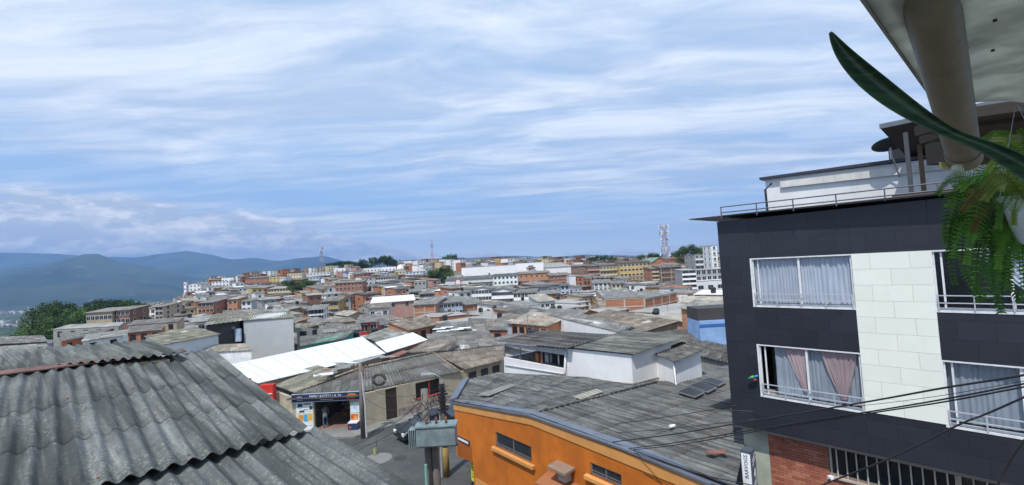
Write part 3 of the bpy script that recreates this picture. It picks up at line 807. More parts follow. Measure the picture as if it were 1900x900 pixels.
while s < 8.5:
    if bar_me is None:
        b_ = MB(); b_.box(-0.016, -0.03, -6.70 + ZB, 0.016, -0.008, -5.75 + ZB); bar_me = b_.mesh('window_bar', paint('bar_cream', (0.47, 0.45, 0.38)))
    o = link('window_bar', bar_me, bld, (s, DLW, 0)); s += 0.235
gs = MB(); gs.box(2.40, DLW - .07, -6.76 + ZB, 9.0, DLW + .1, -6.702 + ZB); gs.obj('window_sill', paint('frame_cream2', (0.5, 0.46, 0.4)), bld)
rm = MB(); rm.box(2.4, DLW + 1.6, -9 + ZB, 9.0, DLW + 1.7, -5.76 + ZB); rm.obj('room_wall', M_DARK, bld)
# sign box: lit box with lettering up the face
q = at(1392, 866, 13.2)
sg = thing('sign_box', 'narrow white sign box with vertical lettering on the pale pillar', 'sign', q)
SD, SI = D1, I1       # face looks down the street to the left
def sp3(a, b, c): return q + SI * a + SD * b + Vector((0, 0, c))
sb = MB(); sb.hexa([sp3(-.20, -.16, -.62), sp3(-.20, .12, -.62), sp3(.12, .12, -.62), sp3(.12, -.16, -.62), sp3(-.20, -.16, .50), sp3(-.20, .12, .50), sp3(.12, .12, .50), sp3(.12, -.16, .50)])
sb.obj('housing', flat_mat('sign_housing', (0.07, 0.09, 0.11)), sg, org=q)
# white lettered face towards the viewer's left, slate graphics on the other face
def box3(a0, b0, c0, a1, b1, c1):
    m_ = MB(); m_.hexa([sp3(a0, b0, c0), sp3(a0, b1, c0), sp3(a1, b1, c0), sp3(a1, b0, c0), sp3(a0, b0, c1), sp3(a0, b1, c1), sp3(a1, b1, c1), sp3(a1, b0, c1)]); return m_
box3(-.206, -.14, -.60, -.2005, .10, .42).obj('face', flat_mat('sign_face', (0.85, 0.88, 0.92), rough=.3), sg, org=q)
text_mesh('BARVOGS', 0.145, flat_mat('ink_black', (0.01, 0.01, 0.012)), 'lettering', sg, frame_mat(sp3(-.209, -.02, .06) - q, (0, 0, 1), tuple(SD * -1.0)), 0.002)
box3(-.2095, -.14, -.50, -.2065, .10, -.47).obj('stripe', MATS['ink_black'], sg, org=q)
box3(-.18, .1205, -.58, .10, .126, .46).obj('graphic_panel', flat_mat('sign_slate', (0.09, 0.12, 0.16)), sg, org=q)
gm = MB()
for (b0, c0, b1, c1_) in ((-.15, .22, .07, .42), (-.15, .10, .07, .30), (-.13, -.42, .08, -.26), (-.15, -.54, .07, -.36)):
    v = Vector((b1 - b0, c1_ - c0)); nn = Vector((-v.y, v.x)).normalized() * .024
    P_ = [(b0 - nn.x, c0 - nn.y), (b1 - nn.x, c1_ - nn.y), (b1 + nn.x, c1_ + nn.y), (b0 + nn.x, c0 + nn.y)]
    gm.poly([sp3(x, .128, y) for x, y in P_])
gm.poly([sp3(x, .128, y) for x, y in ((-.10, -.14), (-.03, .04), (.04, -.05), (.06, -.22), (-.08, -.22))])
gm.obj('emblem', flat_mat('sign_grey', (0.70, 0.74, 0.78)), sg, org=q, fix=False)
# small security camera below the barred window
q = at(1541, 886, 12.7)
t = thing('wall_lamp', 'small white fitting under the corner of the barred window', 'lamp', q)
b_ = MB(); b_.box(q.x - .06, q.y - .05, q.z - .05, q.x + .06, q.y + .05, q.z + .04); b_.obj('housing', M_WHITE, t, org=q)
b_ = MB(); b_.tube([q + Vector((-.05, -.04, -.03)), q + Vector((-.11, -.09, -.05))], .03, 8); b_.obj('lens', M_DARK, t, org=q)

# ================================================================ orange corner building
AZ2 = R(38)
D2 = Vector((math.sin(AZ2), -math.cos(AZ2), 0)); I2 = Vector((math.cos(AZ2), math.sin(AZ2), 0))
C2 = Vector((-3.47, 24, 13))
def o3(s, d, z): return C2 + D2 * s + I2 * d + Vector((0, 0, z))
def ofac(px, py, d=0.0):
    q = onp(px, py, C2 + I2 * d, I2) - C2
    return q.dot(D2), q.z
ORG = o3(0, 0, -12)
orange = thing('orange_building', 'orange painted corner house with a corrugated grey roof and blue-grey edge trim', 'building', ORG)
M_OR = paint('orange_paint', (0.56, 0.16, 0.016), rough=0.7, stain=0.42, var=0.22, scale=.8, bump=0.22)
M_ORL = paint('orange_light_band', (0.66, 0.32, 0.10), rough=0.6, stain=0.25, var=0.10)
M_TRIM = paint('trim_blue_grey', (0.14, 0.165, 0.21), rough=0.45, stain=0.3, metal=0.2)
M_ORS = paint('orange_shutter', (0.36, 0.10, 0.015), rough=0.5, stain=0.3)
def top_z(s):
    return interp([0, 6.23, 11.0, 16], [-6.97, -6.26, -6.27, -6.5], s)
w1, w2 = ofac(920, 803), ofac(986, 856)
W1 = (ofac(920, 816)[0], ofac(986, 842)[0], -8.20, -7.53)
W2 = (ofac(1095, 866)[0], ofac(1153, 888)[0], -7.60, -7.17)
DR = (ofac(1032, 885)[0], ofac(1068, 890)[0], -12, -8.55)
# wall as panels round the openings
cuts = sorted([1.55, W1[0], W1[1], W2[0], W2[1], DR[0], DR[1], 15.5, 6.23])
ow = MB()
def wall_strip(s0, s1, zlo, zhi0, zhi1, d0=0.0, d1=0.22):
    ow.hexa([o3(s0, d0, zlo), o3(s1, d0, zlo), o3(s1, d1, zlo), o3(s0, d1, zlo), o3(s0, d0, zhi0), o3(s1, d0, zhi1), o3(s1, d1, zhi1), o3(s0, d1, zhi0)])
for a, b in zip(cuts[:-1], cuts[1:]):
    mid = (a + b) / 2; ta, tb = top_z(a), top_z(b)
    for Wd in (W1, W2, DR):
        if Wd[0] <= mid <= Wd[1]:
            wall_strip(a, b, Wd[3], ta, tb)
            if Wd[2] > -12: wall_strip(a, b, -12, Wd[2], Wd[2])
            break
    else:
        wall_strip(a, b, -12, ta, tb)
ow.hexa([o3(0, 0, -9.68), o3(1.549, 0, -9.5), o3(1.549, .22, -9.5), o3(0, .22, -9.68), o3(0, 0, top_z(0)), o3(1.549, 0, top_z(1.55)), o3(1.549, .22, top_z(1.55)), o3(0, .22, top_z(0))])
ow.hexa([o3(0, .2205, -9.68), o3(.2, .2205, -9.68), o3(.2, 7.4, -9.68), o3(0, 7.4, -9.68), o3(0, .2205, -6.99), o3(.2, .2205, -6.99), o3(.2, 7.4, -6.99), o3(0, 7.4, -6.99)])
ow.hexa([o3(1.55, .2205, -12), o3(1.7, .2205, -12), o3(1.7, 7.4, -12), o3(1.55, 7.4, -12), o3(1.55, .2205, -7.5), o3(1.7, .2205, -7.5), o3(1.7, 7.4, -7.5), o3(1.55, 7.4, -7.5)])
ow.hexa([o3(0.2, .2205, -9.6), o3(1.55, .2205, -9.5), o3(1.55, 7.4, -9.5), o3(.2, 7.4, -9.6), o3(.2, .2205, -9.4), o3(1.55, .2205, -9.3), o3(1.55, 7.4, -9.3), o3(.2, 7.4, -9.4)])
ow.obj('wall', M_OR, orange, org=ORG)
bd = MB()
for (a, b) in ((-0.02, 6.23), (6.23, 15.5)):
    bd.hexa([o3(a, -0.035, top_z(a) - .36), o3(b, -0.035, top_z(b) - .36), o3(b, -.001, top_z(b) - .36), o3(a, -.001, top_z(a) - .36), o3(a, -0.035, top_z(a) - .0), o3(b, -0.035, top_z(b) - .0), o3(b, -.001, top_z(b)), o3(a, -.001, top_z(a))])
bd.obj('light_band', M_ORL, orange, org=ORG)
bd = MB(); bd.hexa([o3(1.7, -0.02, -12), o3(15, -.02, -12), o3(15, -.001, -12), o3(1.7, -.001, -12), o3(1.7, -0.02, -10.2), o3(15, -.02, -10.2), o3(15, -.001, -10.2), o3(1.7, -.001, -10.2)])
bd.obj('base_band', M_ORL, orange, org=ORG)
bd = MB(); bd.hexa([o3(0.12, -0.012, -9.62), o3(1.5, -.012, -9.46), o3(1.5, -.001, -9.46), o3(.12, -.001, -9.62), o3(.12, -0.012, -8.86), o3(1.5, -.012, -8.80), o3(1.5, -.001, -8.80), o3(.12, -.001, -8.86)])
bd.obj('shutter_panel', M_ORS, orange, org=ORG)
tr = MB()   # blue-grey metal edge that caps the roof along the street
prof = [(-0.10, -0.05), (-0.10, 0.02), (0.30, 0.09), (0.30, 0.05)]
ss = [-0.12, 6.1, 6.4, 11.0, 15.6]
for a, b in zip(ss[:-1], ss[1:]):
    za, zb_ = top_z(max(0, a)) + .03, top_z(b) + .03
    k = len(tr.v)
    for (s, z) in ((a, za), (b, zb_)):
        for (d, h) in prof: tr.v.append(tuple(o3(s, d, z + h)))
    for j in range(4):
        j2 = (j + 1) % 4; tr.f.append((k + j, k + j2, k + 4 + j2, k + 4 + j)); tr.mi.append(0)
tr.obj('roof_edge_trim', M_TRIM, orange, org=ORG)
LM = atz(862, 706, -6.9); EL = o3(-0.05, -0.1, -6.88)
tr = MB(); n_ = Vector((-.9, -.3, 0)).normalized()
for (a, b) in ((EL, LM),):
    tr.hexa([a + n_ * .12 + Vector((0, 0, -.12)), a - n_ * .28 + Vector((0, 0, -.12)), b - n_ * .28 + Vector((0, 0, -.12)), b + n_ * .12 + Vector((0, 0, -.12)), a + n_ * .12 + Vector((0, 0, .10)), a - n_ * .28 + Vector((0, 0, .16)), b - n_ * .28 + Vector((0, 0, .16)), b + n_ * .12 + Vector((0, 0, .10))])
tr.obj('gutter', M_TRIM, orange, org=ORG)
def owin(Wd, sillz, curt=False):
    a, b, z0, z1 = Wd
    f_ = MB()
    def bar(s0, s1, c0, c1_): f_.hexa([o3(s0, .05, c0), o3(s1, .05, c0), o3(s1, .10, c0), o3(s0, .10, c0), o3(s0, .05, c1_), o3(s1, .05, c1_), o3(s1, .10, c1_), o3(s0, .10, c1_)])
    bar(a, b, z1 - .05, z1 - .001); bar(a, b, z0 + .001, z0 + .05); bar(a + .001, a + .05, z0 + .05, z1 - .05); bar(b - .05, b - .001, z0 + .05, z1 - .05); bar((a + b) / 2 - .025, (a + b) / 2 + .025, z0 + .05, z1 - .05)
    fo = f_.obj('window_frame', M_METAL, orange, org=ORG)
    for (c_, d_2) in ((a + .05, (a + b) / 2 - .025), ((a + b) / 2 + .025, b - .05)):
        p_ = MB(); p_.hexa([o3(c_, .07, z0 + .05), o3(d_2, .07, z0 + .05), o3(d_2, .08, z0 + .05), o3(c_, .08, z0 + .05), o3(c_, .07, z1 - .05), o3(d_2, .07, z1 - .05), o3(d_2, .08, z1 - .05), o3(c_, .08, z1 - .05)])
        p_.obj('pane', glass_mat('house_glass', through=0.3, dark=(0.03, 0.04, 0.05)), fo, org=ORG)
    k = MB(); k.hexa([o3(a + .1, .3, z0), o3(b - .1, .3, z0), o3(b - .1, .32, z0), o3(a + .1, .32, z0), o3(a + .1, .3, z1), o3(b - .1, .3, z1), o3(b - .1, .32, z1), o3(a + .1, .32, z1)])
    k.obj('blind', flat_mat('blind_dim', (0.05, 0.055, 0.06)), fo, org=ORG)
    s_ = MB(); s_.hexa([o3(a - .2, -.16, z0 - .17), o3(b + .2, -.16, z0 - .17), o3(b + .2, .04, z0 - .17), o3(a - .2, .04, z0 - .17), o3(a - .2, -.16, z0 - .04), o3(b + .2, -.16, z0 - .04), o3(b + .2, .04, z0 - .02), o3(a - .2, .04, z0 - .02)])
    s_.obj('window_sill', M_ORL, orange, org=ORG)
    r_ = MB()
    for z in (z0 + .10, z0 + .2): r_.hexa([o3(a, -.05, z), o3(b, -.05, z), o3(b, -.03, z), o3(a, -.03, z), o3(a, -.05, z + .02), o3(b, -.05, z + .02), o3(b, -.03, z + .02), o3(a, -.03, z + .02)])
    r_.obj('window_bars', M_METAL, fo, org=ORG)
owin(W1, 0); owin(W2, 0)
ds = MB(); ds.hexa([o3(DR[0], .1, -12), o3(DR[1], .1, -12), o3(DR[1], .15, -12), o3(DR[0], .15, -12), o3(DR[0], .1, -8.56), o3(DR[1], .1, -8.56), o3(DR[1], .15, -8.56), o3(DR[0], .15, -8.56)])
ds.obj('door', flat_mat('door_slate', (0.06, 0.08, 0.10), rough=.3), orange, org=ORG)
h0 = (DR[0] + DR[1]) / 2
hd = MB(); hd.hexa([o3(h0 - 1.0, -.7, -8.50), o3(h0 + .9, -.7, -8.42), o3(h0 + .9, 0, -8.36), o3(h0 - 1.0, 0, -8.40), o3(h0 - 1.0, -.7, -8.42), o3(h0 + .9, -.7, -8.34), o3(h0 + .9, 0, -8.16), o3(h0 - 1.0, 0, -8.2)])
hd.obj('door_hood', paint('hood_brown', (.30, .12, .05), stain=.6), orange, org=ORG)
# meter box with a little tiled cap above the door
mm = MB(); mm.hexa([o3(h0 - .1, -.3, -8.15), o3(h0 + .3, -.3, -8.15), o3(h0 + .3, 0, -8.15), o3(h0 - .1, 0, -8.15), o3(h0 - .1, -.3, -7.75), o3(h0 + .3, -.3, -7.75), o3(h0 + .3, 0, -7.75), o3(h0 - .1, 0, -7.75)])
mm.obj('chimney', WALL['grey'], orange, org=ORG)
mm = MB(); mm.hexa([o3(h0 - .4, -.55, -7.75), o3(h0 + .55, -.55, -7.75), o3(h0 + .55, .0, -7.70), o3(h0 - .4, .0, -7.70), o3(h0 - .4, -.55, -7.66), o3(h0 + .55, -.55, -7.66), o3(h0 + .55, .0, -7.6), o3(h0 - .4, .0, -7.6)])
mm.obj('chimney_cap', paint('cap_weathered', (0.28, 0.20, 0.15), stain=.6), orange, org=ORG)
# street name plate and the yellow notice under the overhang
a, b = ofac(850, 812), ofac(871, 822)
np_ = o3((a[0] + b[0]) / 2, -.03, a[1])
t = thing('street_plate', 'small black framed street name plate on the orange wall', 'sign', np_)
x_ = MB(); x_.hexa([o3(a[0] - .05, -.04, a[1] - .12), o3(b[0] + .05, -.04, a[1] - .12), o3(b[0] + .05, -.014, a[1] - .12), o3(a[0] - .05, -.014, a[1] - .12), o3(a[0] - .05, -.04, a[1] + .12), o3(b[0] + .05, -.04, a[1] + .12), o3(b[0] + .05, -.014, a[1] + .12), o3(a[0] - .05, -.014, a[1] + .12)])
x_.obj('plate_frame', flat_mat('plate_black', (0.02, 0.02, 0.05)), t, org=np_)
x_ = MB(); x_.hexa([o3(a[0] + .05, -.05, a[1] - .05), o3(b[0] - .05, -.05, a[1] - .05), o3(b[0] - .05, -.0405, a[1] - .05), o3(a[0] + .05, -.0405, a[1] - .05), o3(a[0] + .05, -.05, a[1] + .06), o3(b[0] - .05, -.05, a[1] + .06), o3(b[0] - .05, -.0405, a[1] + .06), o3(a[0] + .05, -.0405, a[1] + .06)])
x_.obj('plate_face', M_WHITE, t, org=np_)
q0 = o3(1.0, 0.35, -10.15)
t = thing('notice_board', 'yellow notice board with dark writing below the orange overhang', 'sign', q0)
x_ = MB(); x_.hexa([o3(.75, .35, -10.75), o3(1.54, .35, -10.75), o3(1.54, .39, -10.75), o3(.75, .39, -10.75), o3(.75, .35, -9.66), o3(1.54, .35, -9.66), o3(1.54, .39, -9.66), o3(.75, .39, -9.66)])
x_.obj('board', flat_mat('notice_yellow', (0.72, 0.66, 0.04)), t, org=q0)
wr = MB(); random.seed(21)
for r_ in range(6):
    zz0 = -9.82 - r_ * .15; s = .82
    while s < 1.46:
        l = random.uniform(.04, .12)
        wr.hexa([o3(s, .344, zz0), o3(s + l, .344, zz0), o3(s + l, .3495, zz0), o3(s, .3495, zz0), o3(s, .344, zz0 + .08), o3(s + l, .344, zz0 + .08), o3(s + l, .3495, zz0 + .08), o3(s, .3495, zz0 + .08)]); s += l + .03
wr.obj('writing', flat_mat('notice_ink', (0.10, 0.12, 0.03)), t, org=q0)

# its two roof planes
RS = sheet_roof('roof_orange_house', (0.095, 0.10, 0.102), (0.165, 0.17, 0.165), run=math.atan2(D2.y, D2.x), lichen=0.45, fine=9.0, rnd=0.10, spotcol=(0.26, 0.27, 0.24))  # dirt streaks along the ribs also paint in their shade lines
BK = o3(5.57, 7.52, -6.63)                      # foot of the white block's near corner
PK = o3(6.23, -0.1, -6.18)
_ea, _eb = atz(1364, 905, -6.3), C1 + I1 * .45 + D1 * .02; _ed = (_eb - _ea); _ed.z = 0
_en = Vector((_ed.y, -_ed.x, 0)).normalized()
def clipR(c):
    return [(C1 - D1 * 0.11, D1)] if (c - C1).dot(I1) > .9 else [(Vector((_ea.x, _ea.y, 0)), _en)]
P_ = [o3(15.6, -0.02, -6.28), o3(15.6, 18, -7.3), o3(6.23, 18, -7.2), o3(6.23, -0.02, -6.18)]
corr_roof(orange, ORG, P_, RS, sheet_l=1.7, sheet_w=.96, wave=0.32, amp=0.026, seg=6, clip=clipR, name='roof_sheet')
RE = o3(6.23, 9.2, -6.70)
LOW2 = LM + (LM - EL) * 0.55
nb = (atz(932, 689, -6.87) - LM); nbn = Vector((-nb.y, nb.x, 0)).normalized()
P_ = [EL, LOW2, RE + Vector((0, 0, -.02)), o3(6.23, -0.02, -6.20)]
corr_roof(orange, ORG, P_, RS, sheet_l=1.7, sheet_w=.96, wave=0.32, amp=0.026, seg=6, clip=[(LM, nbn)], name='roof_sheet')
rc = MB(); rc.tube([o3(6.23, 0.3, -6.15), o3(6.23, 8.6, -6.62)], 0.06, 8); rc.obj('ridge_cap', RS, orange, smooth=True, org=ORG)
def on_roof(px, py, up=0.0):
    n = D2.cross(I2 + Vector((0, 0, -.0566)))
    return onp(px, py, PK + Vector((0, 0, up)), n)
# skylights, solar water panels
def slab(pts, th, name, mat, parent, org):
    m_ = MB(); m_.hexa([Vector(p) for p in pts] + [Vector(p) + Vector((0, 0, th)) for p in pts]); return m_.obj(name, mat, parent, org=org)
for k, (pp, lab) in enumerate([([(1255, 728), (1290, 739), (1308, 730), (1277, 720)], 'dark solar panel nearest the camera of three on the corrugated roof'), ([(1277, 717), (1313, 730), (1331, 721), (1300, 709)], 'middle dark solar panel of three on the corrugated roof'), ([(1300, 706), (1333, 718), (1347, 711), (1318, 702)], 'dark solar panel farthest from the camera of three on the roof')]):
    pts = [on_roof(x, y, .08) for x, y in pp]
    c = sum(pts, Vector()) / 4
    t = thing('solar_panel', lab, 'solar panel', c, group='solar panels on the corrugated roof')
    slab(pts, .06, 'panel_frame', M_METAL, t, c)
    ins = [lerp(c, p_, .9) + Vector((0, 0, .062)) for p_ in pts]
    slab(ins, .004, 'panel_glass', flat_mat('solar_black', (0.02, 0.022, 0.026), rough=.5), t, c)
sk = [on_roof(x, y, .07) for x, y in [(1064, 736), (1078, 742), (1120, 727), (1108, 722)]]
for k in range(7):
    a = lerp(sk[0], sk[3], k / 7); b = lerp(sk[1], sk[2], k / 7); c_ = lerp(sk[1], sk[2], (k + .8) / 7); d_2 = lerp(sk[0], sk[3], (k + .8) / 7)
    slab([a, b, c_, d_2], .025, 'skylight_slat', paint('skylight_fibre', (0.34, 0.33, 0.27)), orange, ORG)
sk = [on_roof(x, y, .16) for x, y in [(886, 714), (905, 717), (957, 699), (948, 696)]]
slab([p_ + Vector((0, 0, -.5)) for p_ in sk], .03, 'skylight', paint('skylight_dull', (0.2, 0.2, 0.19)), orange, ORG)
q = on_roof(1242, 792, .08); m_ = MB(); m_.tube([q, q + Vector((.22, .05, .02))], [.07, .05], 7)
tag(m_.obj('plastic_bag', M_WHITE, org=q), 'crumpled white plastic bag lying on the grey corrugated roof', 'bag')
q = on_roof(1328, 839, .09); m_ = MB(); m_.box(q.x - .28, q.y - .12, q.z - .01, q.x + .3, q.y + .12, q.z + .02)
tag(m_.obj('rusty_plate', M_RUST, org=q), 'rusty red metal plate lying on the corrugated roof near the black building', 'plate')

# white block standing behind the orange roof (stair head), with its own corrugated roof
wh = thing('white_rooftop_house', 'white rendered rooftop block with corrugated roof behind the orange house', 'building', BK)
def wpx(px, py): return onp(px, py, BK, I2)                 # on the plane of its street wall
TL = wpx(1055, 646); TR = wpx(1173, 657); BLc = wpx(1053, 704)
bdp = 3.6
wm = MB()
top = TR.z - .06
lowz = BK.z - .6
pL = Vector((BLc.x, BLc.y, 0)); pR = Vector((BK.x, BK.y, 0)); dn = I2 * bdp
def zz3(p, z): return Vector((p.x, p.y, z))
wm.hexa([zz3(pL, lowz), zz3(pR, lowz), zz3(pR + dn, lowz), zz3(pL + dn, lowz), zz3(pL, TL.z - .05), zz3(pR, top), zz3(pR + dn, top + .1), zz3(pL + dn, TL.z + .05)])
wm.obj('wall', WALL['bright'], wh, org=BK)
zt_ = TR.z
P_ = [zz3(pR + D2 * .25 - I2 * .15, zt_ + .02), zz3(pR + D2 * .25 + I2 * (bdp + 1.8), zt_ + .22), zz3(pL + I2 * (bdp + 2.2), TL.z + .25), zz3(pL - I2 * .15, TL.z + .04)]
RS2 = sheet_roof('roof_block', (0.11, 0.115, 0.11), (0.175, 0.18, 0.17), run=math.atan2(D2.y, D2.x), lichen=0.35, fine=9.0, rnd=0.12)
corr_roof(wh, BK, P_, RS2, sheet_l=1.6, wave=0.30, amp=0.03, seg=6)
fl = MB(); fl.tube([BK - I2 * .03 + Vector((0, 0, .03)), BK + D2 * .03 + I2 * bdp + Vector((0, 0, -.12))], .05, 6); fl.tube([zz3(pL, BK.z - .45) - I2 * .04, BK - I2 * .04 + Vector((0, 0, .03))], .05, 6); fl.obj('flashing', M_CONC, wh, org=BK)
# smaller chimney-like block to its right
CC = on_roof(1253, 712)
sb_ = thing('white_roof_shed', 'small white box with its own roof and white downpipe, right of the white block', 'shed', CC)
cl = on_roof(1217, 700); cr = on_roof(1292, 690)
clv = CC + (cl - CC).normalized() * 1.6; crv = CC + I2 * 2.6
hgt = 1.15
wm = MB(); p4 = clv + (crv - CC)
wm.hexa([zz3(p_, CC.z - .5) for p_ in (clv, CC, crv, p4)] + [zz3(clv, CC.z + hgt + .1), zz3(CC, CC.z + hgt), zz3(crv, CC.z + hgt + .1), zz3(p4, CC.z + hgt + .2)])
wm.obj('wall', WALL['bright'], sb_, org=CC)
ov = .22
e1_ = (clv - CC).normalized(); e2_ = (crv - CC).normalized()
P_ = [zz3(CC - e1_ * ov - e2_ * ov, CC.z + hgt + .02), zz3(crv - e1_ * ov + e2_ * ov, CC.z + hgt + .18), zz3(p4 + e1_ * ov + e2_ * ov, CC.z + hgt + .32), zz3(clv + e1_ * ov - e2_ * ov, CC.z + hgt + .16)]
corr_roof(sb_, CC, P_, RS2, sheet_l=1.0, wave=0.28, amp=0.04, seg=6)
dp = MB(); dp.tube([CC - e1_ * .06 - e2_ * .06 + Vector((0, 0, hgt)), CC - e1_ * .06 - e2_ * .06 + Vector((0, 0, .1)), CC - e1_ * .3 - e2_ * .2 + Vector((0, 0, .06))], .05, 8); dp.obj('downpipe', M_WHITE, sb_, smooth=True, org=CC)
# open terrace with lean-to roof, left of the block
tg = thing('white_terrace', 'white walled rooftop terrace under a dark lean-to roof, laundry inside', 'terrace', zz3(pL, BK.z - 1))
TO = tg.location.copy()
A0 = wpx(935, 690); A1 = wpx(935, 663); B1 = wpx(1053, 686)
wm = MB(); dpt = I2 * .2
wm.hexa([A0 + Vector((0, 0, -1)), zz3(pL, BK.z - 1), zz3(pL, BK.z - 1) + dpt, A0 + Vector((0, 0, -1)) + dpt, A1, B1, B1 + dpt, A1 + dpt])
wm.hexa([zz3(A0, BK.z - 1.2) + dpt, zz3(A0, BK.z - 1.2) + D2 * .2 + dpt, zz3(A0, BK.z - 1.2) + D2 * .2 + I2 * 4, zz3(A0, BK.z - 1.2) + I2 * 4, A1 + dpt, A1 + dpt + D2 * .2, A1 + D2 * .2 + I2 * 4, A1 + I2 * 4])
wm.obj('parapet', WALL['bright'], tg, org=TO)
fd = MB(); f0, f1 = wpx(935, 641), wpx(1053, 660); g0, g1 = wpx(935, 638), wpx(1053, 648)
fd.hexa([f0, f1, f1 + I2 * .05, f0 + I2 * .05, g0, g1, g1 + I2 * .05, g0 + I2 * .05]); fd.obj('fascia', paint('fascia_pale', (.5, .52, .54)), tg, org=TO)
pm = MB()
for x_ in (935, 963, 1003): 
    a = wpx(x_, lerp(663, 686, (x_ - 935) / 118)); b = wpx(x_, lerp(639, 650, (x_ - 935) / 118)); pm.tube([a + I2 * .1, b + I2 * .1], .05, 6)
pm.obj('post', M_METAL, tg, org=TO)
pm = MB(); pm.tube([wpx(1049, 700) - I2 * .1, wpx(1050, 690) - I2 * .1, wpx(1052, 652) - I2 * .1], .07, 8); pm.tube([wpx(938, 677) - I2 * .06, wpx(1046, 693) - I2 * .06], .035, 6); pm.obj('white_pipe', M_WHITE, tg, smooth=True, org=TO)
fr0, fr1 = onp(921, 633, BK - I2 * .5, I2), onp(1054, 647, BK - I2 * .5, I2)
zf = fr1.z
bR = atz(1140, 621, zf + .1 - 13); bL = atz(1008, 613, fr0.z + .25 - 13)
RS3 = sheet_roof('roof_terrace', (0.06, 0.062, 0.065), (0.11, 0.11, 0.11), run=math.atan2(D2.y, D2.x), lichen=0.3, fine=9.0, rnd=0.22)
corr_roof(tg, TO, [fr0, fr1, bR, bL], RS3, sheet_l=1.6, wave=0.30, amp=0.03, seg=6)
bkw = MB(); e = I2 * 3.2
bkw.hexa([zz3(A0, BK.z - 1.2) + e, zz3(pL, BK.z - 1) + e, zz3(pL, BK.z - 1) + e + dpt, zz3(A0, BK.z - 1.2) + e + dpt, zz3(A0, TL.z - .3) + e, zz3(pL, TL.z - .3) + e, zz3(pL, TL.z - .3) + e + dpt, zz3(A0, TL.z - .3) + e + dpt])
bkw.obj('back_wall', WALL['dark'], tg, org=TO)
fm = MB(); fm.hexa([zz3(A0, BK.z - .9) + dpt, zz3(pL, BK.z - .9) + dpt, zz3(pL, BK.z - .9) + e, zz3(A0, BK.z - .9) + e, zz3(A0, BK.z - .8) + dpt, zz3(pL, BK.z - .8) + dpt, zz3(pL, BK.z - .8) + e, zz3(A0, BK.z - .8) + e]); fm.obj('floor', M_CONC, tg, org=TO)
for (x_, col, wd, nm, lab) in ((985, (0.08, 0.07, 0.07), .5, 'dark_jacket', 'dark jacket hanging at the left of the terrace laundry line'), (996, (0.45, 0.2, 0.08), .28, 'orange_shirt', 'orange shirt hanging beside the red one on the terrace'), (1004, (0.42, 0.03, 0.02), .34, 'red_shirt', 'red shirt hanging in the middle of the terrace laundry'), (1014, (0.4, 0.4, 0.42), .36, 'grey_shirt', 'pale grey shirt hanging right of the red one'), (1022, (0.3, 0.3, 0.32), .16, 'grey_towel', 'narrow grey towel on the terrace laundry line'), (1036, (0.5, 0.5, 0.48), .14, 'white_towel', 'narrow pale towel hanging at the right of the terrace')):
    q = onp(x_, 655, BK + I2 * .6, I2); c_ = MB()
    for k in range(7):
        pass
    n = 8; hh = .75
    for j in range(4):
        v = j / 3
        for i in range(n + 1):
            u_ = i / n - .5
            c_.v.append(tuple(q + D2 * (u_ * wd * (1 if j else .7)) + I2 * (.03 * math.sin(i * 2.2 + x_)) - Vector((0, 0, v * hh))))
    for j in range(3):
        for i in range(n):
            a = j * (n + 1) + i; c_.f.append((a, a + 1, a + n + 2, a + n + 1)); c_.mi.append(0)
    o = c_.obj(nm, paint('cloth_' + nm, col, stain=0), smooth=True, org=q, fix=False); o.modifiers.new('thick', 'SOLIDIFY').thickness = .02
    tag(o, lab, 'clothing', 'laundry on the white terrace')

# ================================================================ corrugated roof in the foreground, lower left
DB = Vector((.669, .743, -.03)); DA = Vector((-.743, .669, .09)); O3 = at(47, 700, 7.4)
def rf(u_, v_, up=0.0): return O3 + DB * u_ + DA * v_ + Vector((0, 0, up))
FO = rf(0, -2); FO.z = 1.0
fg = thing('corrugated_roof_house', 'house with a large weathered grey corrugated fibre-cement roof filling the lower left', 'building', FO)
RF = sheet_roof('roof_foreground', (0.085, 0.097, 0.10), (0.148, 0.163, 0.162), run=math.atan2(DA.y, DA.x), lichen=0.7, spotcol=(0.36, 0.37, 0.29), fine=26.0, rnd=0.07)
VL = 0.32 + 5.03
corr_roof(fg, FO, [rf(-4.0, -5.03), rf(2.27, -5.03), rf(2.66, .32), rf(-4.0, .32)], RF, sheet_w=.89, wave=.177, amp=.027, seg=12, thick=.0045, jit=.001, vcuts=[0, 1.45 / VL, 2.98 / VL, 1.0], over=.14)
corr_roof(fg, FO, [rf(-4.0, -8.6, -.10), rf(2.52, -8.6, -.10), rf(2.44, -4.85, -.085), rf(-4.0, -4.85, -.085)], RF, sheet_w=.89, wave=.177, amp=.027, seg=12, thick=.0045, jit=.001, vcuts=[0, .42, 1.0], over=.14)
A_, B_, C_, D_ = atz(-160, 706, -1.29), atz(340, 655, -1.29), atz(266, 632, -1.27), atz(-160, 660, -1.27)
corr_roof(fg, FO, [A_, B_, C_, D_], RF, sheet_w=.89, wave=.177, amp=.027, seg=12, thick=.0045, jit=.001, sheet_l=3)
M_FLASH = paint('flashing_rusty', (0.15, 0.085, 0.07), stain=.85, var=.4, scale=3, rough=.7)
bolt = MB(); bolt.tube([(0, 0, -.004), (0, 0, .006), (0, 0, .014)], [.016, .014, .006], 7); bolt_me = bolt.mesh('roof_bolt', M_RUST)
random.seed(3)
for v_ in (-4.92, -3.42, -1.9, .12, -6.5, -8.0):
    for k in range(-22, 14, 4):
        u_ = k * .1773 + random.uniform(-.008, .008)
        if u_ > 2.2: continue
        link('roof_bolt', bolt_me, fg, rf(u_, v_ + random.uniform(-.03, .03), (.034 if v_ > -5 else -.058)) - FO)
fl = MB()
a, b = rf(-4.0, .20, .03), rf(2.2, .20, .035)
